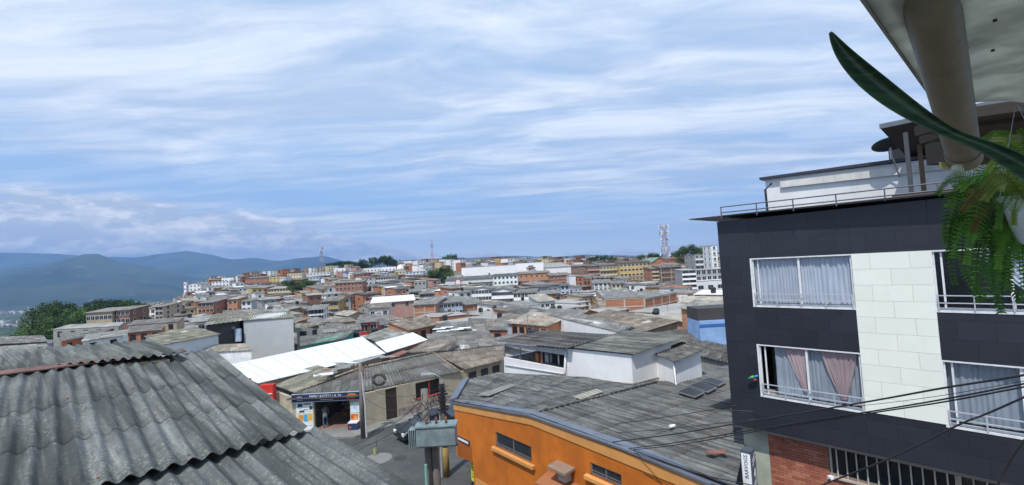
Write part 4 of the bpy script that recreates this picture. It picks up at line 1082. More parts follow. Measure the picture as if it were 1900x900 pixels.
fl.hexa([a, b, b + DA * .26, a + DA * .26, a + Vector((0, 0, .02)), b + Vector((0, 0, .02)), b + DA * .26 + Vector((0, 0, .03)), a + DA * .26 + Vector((0, 0, .03))])
fl.obj('flashing', M_FLASH, fg, org=FO)
wl = MB()
def drop(p_, z=1.0): return Vector((p_.x, p_.y, z))
cs = [rf(-4, -8.3), rf(2.2, -8.3), rf(2.2, 0.2), rf(-4, .2)]
wl.hexa([drop(p_) for p_ in cs] + [p_ + Vector((0, 0, -.22)) for p_ in cs])
cs = [A_ + Vector((.0, .1, 0)), B_ + Vector((-.25, .0, 0)), C_ + Vector((-.1, -.2, 0)), D_ + Vector((0, -.2, 0))]
wl.hexa([drop(p_) for p_ in cs] + [p_ + Vector((0, 0, -.1)) for p_ in cs])
wl.obj('wall', WALL['tan'], fg, org=FO)

# ================================================================ street, pavements
ZR = 1.4
m_as, g = new_mat('asphalt')
tc = g.n('ShaderNodeTexCoord').outputs['Object']
ac = g.mix(g.ramp(g.noise(tc, .35, 6, .6), .35, .7), (.050, .054, .056, 1), (.085, .09, .09, 1))
ac = g.mix(g.m('MULTIPLY', g.ramp(g.noise(tc, 1.7, 6, .7), .55, .7), .5), ac, (.12, .12, .115, 1))
bp_ = g.n('ShaderNodeBump', ins={'Strength': .3, 'Distance': .01, 'Height': g.noise(tc, 60, 3, .6)})
p = g.n('ShaderNodeBsdfPrincipled', ins={'Base Color': ac, 'Roughness': .9, 'Normal': bp_.outputs[0]})
g.link(p.outputs[0], g.n('ShaderNodeOutputMaterial').inputs[0])
m_ = MB(); m_.quad((-42, 8, ZR), (24, 8, ZR), (30, 46, ZR - .0), (-42, 46, ZR))
tag(m_.obj('road', m_as, fix=False), 'worn grey asphalt of the street corner', None, kind='structure')
M_PAVE = paint('pavement_concrete', (.20, .20, .19), stain=.5, scale=.8)
FL_, FR_ = atz(546, 802, -11.6), atz(669, 796, -11.6)
RD = (atz(850, 746, -11.6) - FR_).normalized(); LD = Vector((-.743, .669, 0))
FD = (FR_ - FL_).normalized()
def pave(name, pts, h, lab):
    m_ = MB(); n = len(pts)
    k = 0
    for p_ in pts: m_.v.append((p_.x, p_.y, ZR + h))
    for p_ in pts: m_.v.append((p_.x, p_.y, ZR - .1))
    m_.f.append(tuple(range(n))); m_.mi.append(0)
    for i in range(n):
        j = (i + 1) % n; m_.f.append((i, n + i, n + j, j)); m_.mi.append(0)
    tag(m_.obj(name, M_PAVE), lab, None, kind='structure')
outF = Vector((FD.y, -FD.x, 0)); outR = Vector((RD.y, -RD.x, 0)); outL = Vector((-LD.y * 1.0, LD.x, 0)); outL = Vector((-.669, -.743, 0))
pave('pavement', [FR_ + RD * 22, FR_, FL_, FL_ + LD * 25, FL_ + LD * 25 + outL * 1.3, FL_ + outL * 1.3 + outF * .9, FR_ + outR * .4 + outF * 1.5, FR_ + outR * 1.4 + RD * .8, FR_ + RD * 22 + outR * 1.4], .13, 'concrete pavement round the corner shop')
oc = o3(1.7, -.02, 0)
pave('pavement', [o3(15, .0, 0), o3(1.8, .0, 0), o3(1.8, 9, 0), o3(.6, 9, 0), o3(.6, -1.1, 0), o3(15, -1.1, 0)], .13, 'concrete pavement along the orange house')
PD = 0.25
# ================================================================ corner shop
EAVE = 13 - 9.08
shop = thing('corner_shop', 'beige corner grocery with a grey corrugated hip roof and a dark blue sign band', 'shop', (FR_.x, FR_.y, ZR))
SO = shop.location.copy()
nF = Vector((-FD.y, FD.x, 0))       # inward
def sfp(px, py, d=0.0):
    q = onp(px, py, FR_ + nF * d, nF); return q
def sfs(px, py):
    q = sfp(px, py) - FL_; return q.dot(FD), q.z + FL_.z
def fbox(s0, s1, z0, z1, d0, d1):
    m_ = MB()
    m_.hexa([zz3(FL_ + FD * s0 + nF * d0, z0), zz3(FL_ + FD * s1 + nF * d0, z0), zz3(FL_ + FD * s1 + nF * d1, z0), zz3(FL_ + FD * s0 + nF * d1, z0), zz3(FL_ + FD * s0 + nF * d0, z1), zz3(FL_ + FD * s1 + nF * d0, z1), zz3(FL_ + FD * s1 + nF * d1, z1), zz3(FL_ + FD * s0 + nF * d1, z1)])
    return m_
WF = (FR_ - FL_).length
so0, so1 = sfs(583, 770)[0], sfs(650, 770)[0]
dz1 = sfs(616, 744)[1]
M_SHOPW = paint('shop_beige', (0.42, 0.37, 0.27), stain=.45)
wm = MB()
for a in (fbox(0, so0, ZR, EAVE, 0, .2), fbox(so1, WF, ZR, EAVE, 0, .2), fbox(so0, so1, dz1, EAVE, 0, .2)):
    k = len(wm.v); wm.v += a.v; wm.f += [tuple(q + k for q in f) for f in a.f]; wm.mi += a.mi
# right wall with openings
def rbox(s0, s1, z0, z1, d0, d1, m_=None):
    m_ = m_ or MB(); n = Vector((-RD.y, RD.x, 0))
    m_.hexa([zz3(FR_ + RD * s0 + n * d0, z0), zz3(FR_ + RD * s1 + n * d0, z0), zz3(FR_ + RD * s1 + n * d1, z0), zz3(FR_ + RD * s0 + n * d1, z0), zz3(FR_ + RD * s0 + n * d0, z1), zz3(FR_ + RD * s1 + n * d0, z1), zz3(FR_ + RD * s1 + n * d1, z1), zz3(FR_ + RD * s0 + n * d1, z1)])
    return m_
nR_ = Vector((-RD.y, RD.x, 0))
def rsz(px, py): q = onp(px, py, FR_, nR_); return (q - FR_).dot(RD), q.z
d0s, d1s = rsz(716, 750)[0], rsz(737, 750)[0]
g0s, g1s = rsz(771, 720)[0], rsz(822, 720)[0]
gz0, gz1 = rsz(795, 736)[1], rsz(795, 706)[1]
RL = 11.5
for (a, b, z0, z1) in ((0.2, d0s, ZR, EAVE), (d1s, g0s, ZR, EAVE), (g1s, RL, ZR, EAVE), (d0s, d1s, ZR + 2.45, EAVE), (g0s, g1s, ZR, gz0), (g0s, g1s, gz1, EAVE)):
    rbox(a, b, z0, z1, 0, .2, wm)
for (a, b) in ((FL_ + LD * 3.2, FL_ + LD * .02),):
    n = -outL
    wm.hexa([zz3(a, ZR), zz3(b, ZR), zz3(b + n * .2, ZR), zz3(a + n * .2, ZR), zz3(a, EAVE), zz3(b, EAVE), zz3(b + n * .2, EAVE), zz3(a + n * .2, EAVE)])
wm.obj('wall', M_SHOPW, shop, org=SO)
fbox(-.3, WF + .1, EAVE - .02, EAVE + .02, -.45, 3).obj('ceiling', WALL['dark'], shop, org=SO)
rbox(d0s, d1s, ZR, ZR + 2.44, .05, .1).obj('door', paint('door_brown', (.045, .03, .025), stain=.4), shop, org=SO)
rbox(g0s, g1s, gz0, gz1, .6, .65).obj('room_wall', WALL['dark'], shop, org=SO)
wmn = rbox(g0s, g1s, gz0, gz0 + .05, -.05, .2); rbox((g0s + g1s) / 2 - .03, (g0s + g1s) / 2 + .03, gz0 + .05, gz1, .05, .1, wmn); wmn.obj('window_sill', M_RED, shop, org=SO)
# stone-look plinth stains
rbox(d1s + .1, RL, ZR, ZR + .75, -.03, -.001).obj('plinth', paint('plinth_mottled', (.30, .24, .22), stain=.8, scale=3, var=.5), shop, org=SO)
# interior of the shop
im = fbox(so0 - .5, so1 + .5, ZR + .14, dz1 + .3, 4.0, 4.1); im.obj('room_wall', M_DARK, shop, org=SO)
fbox(0.21, WF - .21, ZR, ZR + .14, .0, 4.0).obj('floor', paint('shop_floor', (.25, .16, .13)), shop, org=SO)
fbox(so1 - .02, so1 + .06, ZR + .14, dz1, .21, 2.0).obj('side_wall', paint('purple_wall', (.10, .06, .22)), shop, org=SO)
fbox(so0 - .06, so0 + .02, ZR + .14, dz1, .21, 4.0).obj('side_wall', paint('greenish_wall', (.07, .09, .07)), shop, org=SO)
random.seed(5)
for k in range(4):
    sh = fbox(so0 + 1.1, so1 - .3, ZR + .35 + k * .42, ZR + .39 + k * .42, 2.2, 2.7).obj('shelf', M_WOOD, shop, org=SO)
gd = MB()
for k in range(40):
    s = random.uniform(so0 + 1.15, so1 - .4); j = random.randrange(4); z = ZR + .39 + j * .42
    a = fbox(s, s + .12, z, z + random.uniform(.12, .3), 2.25, 2.4); kk = len(gd.v)
    gd.v += a.v; gd.f += [tuple(q + kk for q in f) for f in a.f]; gd.mi += [k % 4] * 6
o = gd.obj('goods', [flat_mat('g1', (.2, .03, .02)), flat_mat('g2', (.25, .2, .05)), flat_mat('g3', (.1, .12, .14)), flat_mat('g4', (.04, .08, .16))], shop, org=SO); o['kind'] = 'stuff'
# sign band with lettering
sgo = FL_ + FD * 2; sgo.z = EAVE - .25
SGT, SGB = sfs(610, 729)[1], sfs(610, 742.5)[1]
sb = thing('shop_sign', 'dark blue shop sign band lettered MERCADITO LA 26 above the doorway', 'sign', sgo)
fbox(-.05, WF + .05, SGB, SGT, -.12, -.02).obj('board', flat_mat('sign_navy', (.025, .03, .10), rough=.35), sb, org=sgo)
m_ = fbox(-.06, WF + .06, SGB - .05, SGB - .001, -.13, -.02); a = fbox(-.06, WF + .06, SGT + .001, SGT + .04, -.13, -.02); k = len(m_.v); m_.v += a.v; m_.f += [tuple(q + k for q in f) for f in a.f]; m_.mi += a.mi
m_.obj('sign_edge', flat_mat('edge_pale', (.4, .45, .5)), sb, org=sgo)
def fpt(s, z, d): return zz3(FL_ + FD * s + nF * d, z)
zc = (SGT + SGB) / 2
M_SW = flat_mat('sign_white', (.75, .77, .8))
text_mesh('MERCADITO LA 26', .29, M_SW, 'lettering', sb, frame_mat(fpt(WF * .5, zc + .07, -.125) - sgo, tuple(FD), (0, 0, 1)), .004)
text_mesh('LEO', .2, M_SW, 'lettering', sb, frame_mat(fpt(WF * .11, zc + .05, -.125) - sgo, tuple(FD), (0, 0, 1)), .004)
fbox(WF * .07, WF * .15, zc - .17, zc - .14, -.127, -.121).obj('underline', M_SW, sb, org=sgo)
fbox(WF * .42, WF * .62, zc - .19, zc - .16, -.127, -.121).obj('underline', M_SW, sb, org=sgo)
m_ = MB(); pts = [(WF * .82, zc - .16), (WF * .93, zc - .2), (WF * .98, zc), (WF * .95, zc + .17), (WF * .86, zc + .2), (WF * .82, zc + .04)]
m_.poly([fpt(s, z, -.124) for s, z in pts]); m_.obj('product_picture', flat_mat('picture_orange', (.55, .18, .03)), sb, org=sgo, fix=False)
m_ = MB(); m_.poly([fpt(s, z, -.127) for s, z in [(WF * .84, zc - .08), (WF * .94, zc - .12), (WF * .95, zc - .02), (WF * .85, zc + .0)]]); m_.obj('product_picture', flat_mat('picture_yellow', (.7, .45, .05)), sb, org=sgo, fix=False)
def poster(px0, py0, px1, py1, lab, base, blocks):
    s0, z1 = sfs(px0, py0); s1, z0 = sfs(px1, py1)
    c = fpt((s0 + s1) / 2, (z0 + z1) / 2, -.03)
    t = thing('poster', lab, 'poster', c, group='posters on the shop front')
    fbox(s0, s1, z0, z1, -.03, -.001).obj('sheet', flat_mat('poster_%s' % str(base), base), t, org=c)
    for (a, b, c_, d_, col) in blocks:
        fbox(lerp(s0, s1, a), lerp(s0, s1, c_), lerp(z0, z1, b), lerp(z0, z1, d_), -.036, -.0305).obj('print', flat_mat('print_%s' % str(col), col), t, org=c)
NAVY, ORG_, SKY_ = (.03, .04, .12), (.65, .27, .04), (.06, .35, .65)
poster(549, 746, 581, 766, 'white poster with navy blocks left of the shop door, upper one', (.72, .76, .78), [(.1, .55, .4, .85, NAVY), (.45, .7, .9, .88, (.2, .22, .25)), (.2, .08, .5, .25, NAVY), (.8, .3, .98, .6, (.03, .06, .04)), (.45, .3, .75, .36, (.2, .25, .3))])
poster(550, 768, 582, 782, 'orange and sky-blue product poster left of the shop door, middle one', (.7, .66, .45), [(.12, .1, .42, .85, ORG_), (.44, .05, .66, .9, SKY_), (.68, .15, .95, .9, (.7, .4, .05)), (.05, .0, .3, .08, NAVY)])
poster(551, 783.5, 582, 797, 'plain white poster at the bottom left of the shop door', (.72, .74, .75), [(.3, .5, .9, .58, (.3, .4, .6))])
poster(650.5, 747, 667, 765, 'pale blue and white poster right of the shop door', (.62, .74, .80), [(.3, .35, .75, .8, (.45, .58, .78)), (.1, .85, .3, .95, (.1, .2, .4))])
poster(650.5, 767, 667, 785, 'orange food poster right of the shop door', (.75, .75, .7), [(.05, .25, .9, .95, (.6, .16, .03)), (.45, .35, .8, .8, (.75, .35, .1)), (.05, .5, .25, .8, (.5, .1, .03))])
q = fpt(sfs(659, 790)[0], ZR + .13, -.3)
t = thing('ice_cream_freezer', 'small dark blue chest freezer with a red mark beside the doorway', 'freezer', q)
s0, s1 = sfs(651, 790)[0], sfs(668, 790)[0]
fbox(s0, s1, ZR + .16, ZR + .60, -.55, -.05).obj('cabinet', flat_mat('freezer_navy', (.02, .04, .10), rough=.3), t, org=q)
fbox(s0, s1, ZR + .602, ZR + .68, -.56, -.04).obj('lid', M_WHITE, t, org=q)
fbox(s0 + .1, s0 + .25, ZR + .25, ZR + .42, -.56, -.552).obj('mark', M_RED, t, org=q)
# hip roof of the shop
RSH = sheet_roof('roof_shop', (0.085, 0.088, 0.085), (0.155, 0.155, 0.15), lichen=0.5, fine=8.0, rnd=0.22)
ez = EAVE - 13
e1 = atz(545, 730, ez + .05); e2 = atz(669, 728, ez + .05); e3 = atz(853, 690, ez + .05); apx = atz(672, 683, ez + 1.25); rdg = atz(803, 655, ez + 1.35)
hipb = atz(640, 694, ez + 1.0)
def up(p_, h): return p_ + Vector((0, 0, h))
cc_ = Vector(((e1.x + e2.x) / 2, (e1.y + e2.y) / 2, 0))
# front hip face: sheets clipped by the two hips
def vplane(a, b, inside):
    d = (b - a); n = Vector((-d.y, d.x, 0)).normalized()
    if n.dot(inside - a) > 0: n = -n
    return (a.copy(), n)
W_ = (e2 - e1)
top0 = apx - W_ * .98; top1 = apx + W_ * .05
inner = (e1 + e2 + apx) / 3
corr_roof(shop, SO, [e1, e2, top1, top0], RSH, wave=.26, amp=.045, seg=4, clip=[vplane(e1, hipb, inner), vplane(e2, apx, inner)])
nx_ = e3 - e2
inner = (e2 + e3 + rdg + apx) / 4
corr_roof(shop, SO, [e2, e3, rdg + nx_ * .0, apx - nx_ * .001], RSH, wave=.26, amp=.045, seg=4, clip=[])
rm_ = MB(); rm_.tube([up(e2, .05), up(apx, .06)], .10, 7); rm_.tube([up(apx, .06), up(rdg, .06)], .10, 7); rm_.tube([up(e1, .04), up(hipb, .06), up(apx, .06)], .09, 7); rm_.tube([up(rdg, .05), up(e3, .05)], .09, 7)
rm_.obj('ridge_tile', paint('ridge_tiles', (.26, .21, .16), stain=.8, scale=4, var=.5), shop, smooth=True, org=SO)

# ---- helper for the neighbouring houses: a roof quad given in photo pixels with heights, walls under it
FOOT = []       # plan footprints already taken
def foot(pts, grow=1.5):
    c = sum((Vector((p_.x, p_.y)) for p_ in pts), Vector((0, 0))) / len(pts)
    r_ = max((Vector((p_.x, p_.y)) - c).length for p_ in pts)
    FOOT.append(([Vector((p_.x, p_.y)) for p_ in pts], c, r_ + grow))
def roofhouse(name, label, q, zs, wall='grey', roof='grey', wins=0, parts=True, inset=.35, wavew=.25, cat='house', zwall=None, winw=.9, body=True, extra=None, wtop=None, roof_mat=None):
    A, B, C_, D_ = [atz(px, py, z) for (px, py), z in zip(q, zs)]
    zg = min(gz(A.x, A.y), gz(C_.x, C_.y), gz(B.x, B.y)) - .6 if zwall is None else 13 + zwall
    cen = (A + B + C_ + D_) / 4
    o = Vector((cen.x, cen.y, zg))
    t = thing(name, label, cat, o)
    foot([A, B, C_, D_])
    th = .05 if roof == 'white' else .0
    rmat = roof_mat or ROOF[roof]
    if roof == 'white':
        n = max(2, round((B - A).length / 1.6))
        for i in range(n):
            a, b = i / n + .002, (i + 1) / n - .002
            sp_ = slab([lerp(A, B, a), lerp(A, B, b), lerp(D_, C_, b), lerp(D_, C_, a)], .04 + .003 * (i % 2), 'roof_panel', rmat, t, o)
            m_ = MB(); m_.tube([lerp(A, B, a) + Vector((0, 0, .06)), lerp(D_, C_, a) + Vector((0, 0, .06))], .035, 4); m_.obj('seam_rib', rmat, sp_, org=o)
    else:
        dist = A.y
        corr_roof(t, o, [A, B, C_, D_], rmat, wave=wavew if dist < 60 else .5, amp=.04, seg=4, sheet_l=1.8, sheet_w=1.0, as_parts=parts and dist < 75, name='roof_sheet' if parts and dist < 75 else 'roof')
    if body:
        m_ = MB(); k = inset
        ce = [lerp(p_, cen, min(.3, k / max(1, (p_ - cen).length))) for p_ in (A, B, C_, D_)]
        tops = [p_ + Vector((0, 0, -.07)) for p_ in ce]
        m_.hexa([zz3(p_, zg) for p_ in ce] + tops)
        m_.obj('wall', WALL[wall], t, org=o)
        if wins:
            a, b = ce[0], ce[1]
            dd_ = (b - a); L = dd_.length; dd_.z = 0; dd_.normalize(); nn = Vector((dd_.y, -dd_.x, 0))
            if nn.dot(EYE - a) < 0: nn = -nn
            for i in range(wins):
                s = L * (i + .5) / wins; z1 = lerp(tops[0].z, tops[1].z, (i + .5) / wins) - .35; w_ = winw / 2
                for lv_, z in enumerate((z1, z1 - 2.7)):
                    if z - 1.1 < gz(a.x, a.y): break
                    m_ = MB(); c0 = a + dd_ * (s - w_) + nn * .0; c1_ = a + dd_ * (s + w_) + nn * .0
                    m_.hexa([zz3(c0 + nn * .05, z - 1.1), zz3(c1_ + nn * .05, z - 1.1), zz3(c1_ - nn * .03, z - 1.1), zz3(c0 - nn * .03, z - 1.1), zz3(c0 + nn * .05, z), zz3(c1_ + nn * .05, z), zz3(c1_ - nn * .03, z), zz3(c0 - nn * .03, z)])
                    m_.obj('window', M_PANE, t, org=o)
    return t, o, (A, B, C_, D_)
# left of the shop
roofhouse('corner_annex', 'low annex with dull grey roof and brown wall left of the corner shop', [(485, 706), (546, 729), (640, 692), (590, 678)], [-9.0, -9.05, -8.3, -8.3], 'dark', 'olive', wins=2, inset=.5)
roofhouse('white_roofed_warehouse', 'long low warehouse with a dazzling white metal roof and red front', [(478, 712), (716, 656), (672, 625), (410, 681)], [-8.6, -8.3, -8.3, -8.6], 'tan', 'white', wins=0, inset=.45)
roofhouse('white_roof_extension', 'white metal roof extension at the far end of the long white roof', [(717, 655), (794, 631), (766, 617), (696, 636)], [-8.28, -8.2, -8.2, -8.28], 'grey', 'white', body=False)
roofhouse('pale_flat_roof', 'pale green-grey flat roof behind the long white roof', [(674, 625), (700, 635), (768, 616), (724, 606)], [-8.3, -8.3, -8.2, -8.2], 'grey', 'pale')
t, o, q4 = roofhouse('brown_roof_house', 'old house with a brownish corrugated roof right of the corner shop', [(862, 686), (936, 668), (938, 640), (805, 656)], [-8.9, -8.9, -8.25, -8.1], 'tan', 'brown', wins=3, winw=.8)
for (x0_, y0_, x1_, y1_, zz_, lb_) in ((482, 714, 506, 748, 36.0, 'bright red shutter booth under the near corner of the white roof'), (449, 704, 460, 720, 38.6, 'small red panel under the white roof edge, left of the red booth')):
    pa_, pb2 = at(x0_, y1_, zz_), at(x1_, y0_, zz_); m_ = MB(); m_.box(pa_.x, zz_, pa_.z, pb2.x, zz_ + .5, pb2.z)
    o = m_.obj('red_booth', WALL['red'], org=pa_); tag(o, lb_, 'booth')
    m_ = MB(); m_.box(pa_.x + .05, zz_ - .04, (pa_.z + pb2.z) / 2 - .03, pb2.x - .05, zz_ - .002, (pa_.z + pb2.z) / 2 + .03); m_.obj('shutter_rail', M_WHITE, o, org=pa_)
# heap of broken sheets between the roofs
random.seed(11)
hp = atz(660, 668, -8.0)
for k, (px, py, col) in enumerate([(604, 692, 'p'), (628, 684, 'p'), (645, 678, 'p'), (655, 673, 'w'), (677, 668, 'p'), (614, 686, 'r'), (600, 695, 'w'), (694, 664, 'p'), (722, 662, 'p'), (737, 658, 'r'), (640, 674, 'p')]):
    q = atz(px, py, -7.9)
    m_ = MB(); l, w_ = random.uniform(1.2, 2.6), random.uniform(.5, .9); an = R(random.uniform(20, 70)); tl = R(random.uniform(-20, 20))
    ex = Vector((math.cos(an), math.sin(an), math.sin(tl) * .5)) * l / 2; ey = Vector((-math.sin(an), math.cos(an), .05)) * w_ / 2
    m_.hexa([q - ex - ey, q + ex - ey, q + ex + ey, q - ex + ey] + [p_ + Vector((0, 0, .03)) for p_ in (q - ex - ey, q + ex - ey, q + ex + ey, q - ex + ey)])
    matk = {'p': ROOF['pale'], 'w': ROOF['white'], 'r': M_RUST}[col]
    tag(m_.obj('loose_sheet', matk, org=q), {'p': 'loose pale fibre-cement sheet in the heap beside the white roof', 'w': 'loose white metal sheet in the heap beside the white roof', 'r': 'loose rusty sheet in the heap beside the white roof'}[col], 'roof sheet', 'loose sheets heaped beside the white roof')
    m_ = None
# left white houses
roofhouse('white_gable_house', 'white walled house with an olive-grey roof just behind the foreground roof', [(300, 641), (410, 620), (360, 606), (265, 624)], [-6.7, -6.8, -6.2, -6.2], 'greywhite', 'olive', inset=.3)
t, o, q4 = roofhouse('big_white_house', 'large blank grey-white house wall with balcony recess, left of the long white roof', [(449, 595), (546, 589), (540, 577), (440, 578)], [-5.9, -5.9, -5.2, -5.2], 'greywhite', 'olive', inset=.25)
roofhouse('balcony_wing', 'wing with open dark balcony and mossy roof joined to the blank white house', [(378, 604), (449, 595), (440, 578), (395, 583)], [-5.9, -5.9, -5.2, -5.2], 'dark', 'olive', inset=.8)
Yw = q4[0].y
for k_, (x0_, x1_, y0_, y1_, mt_, nm_, lb_) in enumerate([(413, 430, 622, 628, WALL['grey'], 'stair_flight', 'grey stair flight seen inside the dark balcony recess'), (436, 446, 610, 634, WALL['paleblue'], 'inner_door', 'pale lilac inner door inside the dark balcony recess'), (414, 434, 606, 612, WALL['grey'], 'inner_beam', 'grey beam at the top of the dark balcony recess')]):
    pa_, pb2 = at(x0_, y1_, 66.0), at(x1_, y0_, 66.0); m_ = MB(); m_.box(pa_.x, 66.0, pa_.z, pb2.x, 66.3, pb2.z)
    tag(m_.obj(nm_, mt_, org=pa_), lb_, nm_.replace('_', ' '))
a = atz(410, 642, -9.6); Yb = a.y
bm_ = MB(); p0, p1 = at(411, 640, Yb), at(450, 636, Yb)
bm_.hexa([p0 + Vector((0, -.1, -1.0)), p1 + Vector((0, -.1, -1.0)), p1 + Vector((0, .1, -1.0)), p0 + Vector((0, .1, -1.0)), p0 + Vector((0, -.1, 0)), p1 + Vector((0, -.1, 0)), p1 + Vector((0, .1, 0)), p0 + Vector((0, .1, 0))])
p2, p3 = at(410, 606, Yb), at(410, 640, Yb)
tag(bm_.obj('balcony_parapet', WALL['greywhite'], org=p0), 'grey-white balcony parapet below the dark recess of the white house', 'parapet')
roofhouse('low_white_annex', 'low white annex with pale flat roof below the balcony', [(360, 655), (470, 650), (455, 637), (380, 640)], [-8.4, -8.4, -8.0, -8.0], 'white', 'tan')
NEAR = [
    # name label quad z wall roof wins
    ('long_shed', 'long grey shed roof with an open blue-green side behind the white house', [(556, 643), (638, 629), (660, 613), (556, 624)], [-8.4, -8.4, -7.8, -7.8], 'green', 'grey', 5),
    ('grey_roof_house', 'wide grey roof house directly behind the long grey shed', [(600, 618), (672, 612), (668, 600), (590, 604)], [-7.8, -7.8, -7.2, -7.2], 'grey', 'grey', 4),
    ('mossy_roof_house', 'house with mossy roof touching the right side of the white house', [(546, 612), (600, 606), (640, 598), (548, 600)], [-8.2, -8.2, -7.5, -7.5], 'grey', 'olive', 2),
    ('dark_red_eave_house', 'house with dark red eaves under a brownish roof, below the orange brick podium', [(758, 614), (814, 602), (790, 586), (716, 597)], [-7.9, -7.9, -7.2, -7.2], 'brick', 'brown', 3),
    ('wide_grey_roof_house', 'wide flat grey roof in the middle, nearest behind the corner shop', [(800, 655), (930, 640), (905, 612), (790, 620)], [-8.2, -8.2, -7.5, -7.5], 'grey', 'grey', 3),
    ('folded_roof_house', 'house with folded purple-grey roofs right of the white metal roof', [(748, 656), (832, 650), (852, 631), (800, 629)], [-8.0, -8.0, -7.4, -7.4], 'brown' if False else 'grey', 'brown', 0),
    ('skylit_roof_house', 'grey roof house with bright white skylight sheets', [(800, 622), (905, 612), (890, 594), (810, 600)], [-8.0, -8.0, -7.3, -7.3], 'pink', 'grey', 2),
    ('mid_grey_roof_house', 'grey roof house with brick patch left of the brick house with white corner', [(865, 613), (945, 613), (940, 592), (870, 590)], [-8.4, -8.4, -7.5, -7.5], 'brick', 'grey', 2),
    ('tan_roof_brick_house', 'brick house with sandy roof and a row of narrow windows, near the centre', [(944, 600), (1017, 606), (1060, 586), (985, 577)], [-8.0, -8.0, -7.2, -7.2], 'orangebrick', 'tan', 5),
    ('white_gable_wall_house', 'house with long plain white side wall and grey roof behind the terrace', [(1016, 585), (1150, 617), (1178, 604), (1045, 574)], [-7.2, -7.6, -7.2, -6.9], 'bright', 'grey', 0),
    ('big_grey_roof_house', 'large weathered grey roof behind the long plain white wall', [(1060, 596), (1190, 618), (1262, 596), (1130, 574)], [-7.5, -7.7, -7.0, -6.9], 'tan', 'brown', 0),
    ('netted_patio_house', 'patio with sandy roof and green netting right of the white wall', [(1172, 618), (1256, 610), (1232, 598), (1150, 606)], [-8.1, -8.1, -7.4, -7.4], 'green', 'tan', 0),
    ('dark_roof_brick_house', 'dark grey roof house with ragged brick wall right of the green netting', [(1252, 648), (1338, 624), (1296, 608), (1216, 616)], [-8.0, -8.0, -7.5, -7.5], 'brownbrick', 'dark', 4),
    ('brick_and_blue_house', 'brick house with pale roof and blue ground floor beside the black building', [(1258, 572), (1352, 584), (1370, 562), (1290, 556)], [-6.2, -6.2, -5.7, -5.7], 'orangebrick', 'pale', 0),
    ('dark_wide_roof_house', 'dark wide roof right behind the white roof shed', [(1262, 652), (1368, 678), (1375, 646), (1310, 632)], [-7.2, -7.3, -6.9, -6.8], 'grey', 'dark', 0),
    ('slanted_roof_house', 'dark roof strip between the white terrace and white shed', [(1225, 650), (1300, 640), (1280, 626), (1215, 634)], [-7.7, -7.7, -7.4, -7.4], 'yellow', 'dark', 2),
    ('grey_roofs_left_house', 'low dark roofed house at the far left edge above the foreground roof', [(-30, 640), (90, 634), (80, 622), (-30, 626)], [-7.4, -7.4, -6.9, -6.9], 'dark', 'grey', 4),
    ('pale_roof_left_house', 'pale roofed house at the left edge just above the foreground roof', [(-40, 664), (95, 650), (85, 637), (-40, 645)], [-6.9, -6.9, -6.6, -6.6], 'tan', 'pale', 0),
    ('orange_gable_house', 'house with orange gable wall below the long pale roofs at left', [(112, 634), (175, 622), (210, 610), (110, 618)], [-7.8, -7.8, -7.2, -7.2], 'terracotta', 'grey', 2),
    ('white_window_house', 'white house with two big dark windows above the foreground roof', [(150, 634), (232, 622), (240, 611), (160, 620)], [-7.6, -7.6, -7.2, -7.2], 'white', 'pale', 2),
    ('long_pale_roof_house', 'long pale roof at left in front of the green trees', [(95, 612), (222, 605), (232, 597), (130, 602)], [-7.6, -7.6, -7.0, -7.0], 'grey', 'pale', 5),
    ('brick_row_house', 'low brick row house left of the olive-roofed white house', [(232, 618), (300, 612), (310, 600), (240, 605)], [-8.2, -8.2, -7.6, -7.6], 'brick', 'grey', 3),
    ('grey_row_house', 'grey roof row house above the brick row house at left', [(235, 604), (330, 597), (345, 588), (250, 594)], [-8.3, -8.3, -7.7, -7.7], 'tan', 'grey', 4),
]
for (nm, lab, q, zs, wl_, rf_, wn) in NEAR:
    roofhouse(nm, lab, q, zs, wl_, rf_, wins=wn)
# bright skylight sheets on that roof
for k, (px, py) in enumerate([(815, 610), (830, 607), (848, 611), (862, 608), (822, 614)]):
    q = atz(px, py, -7.55); m_ = MB(); m_.box(q.x - .8, q.y - .45, q.z - .02, q.x + .8, q.y + .45, q.z + .01)
    tag(m_.obj('skylight_sheet', ROOF['white'], org=q), 'bright white skylight sheet on the grey roof behind the folded roofs', 'skylight', 'white skylight sheets on the grey roof')
# blue ground floor under the brick house next to the black building
q = at(1325, 605, 42)
bh = thing('blue_shopfront', 'pale blue wall with darker blue stripe beside the black building', 'house', q)
m_ = MB(); m_.box(q.x - 1.3, q.y, q.z - 4, q.x + 6, q.y + 3, q.z + .5); m_.obj('wall', paint('wall_skyblue', (.28, .44, .72), stain=.2), bh, org=q)
m_ = MB(); m_.box(q.x - 1.32, q.y - .04, q.z - .05, q.x + 6, q.y - .001, q.z + .2); m_.obj('stripe', paint('stripe_blue', (.04, .14, .42)), bh, org=q)
m_ = MB(); m_.box(q.x - 1.3, q.y + .3, q.z + .5, q.x + 6, q.y + 2.9, q.z + 1.6); m_.obj('upper_room', WALL['dark'], bh, org=q)

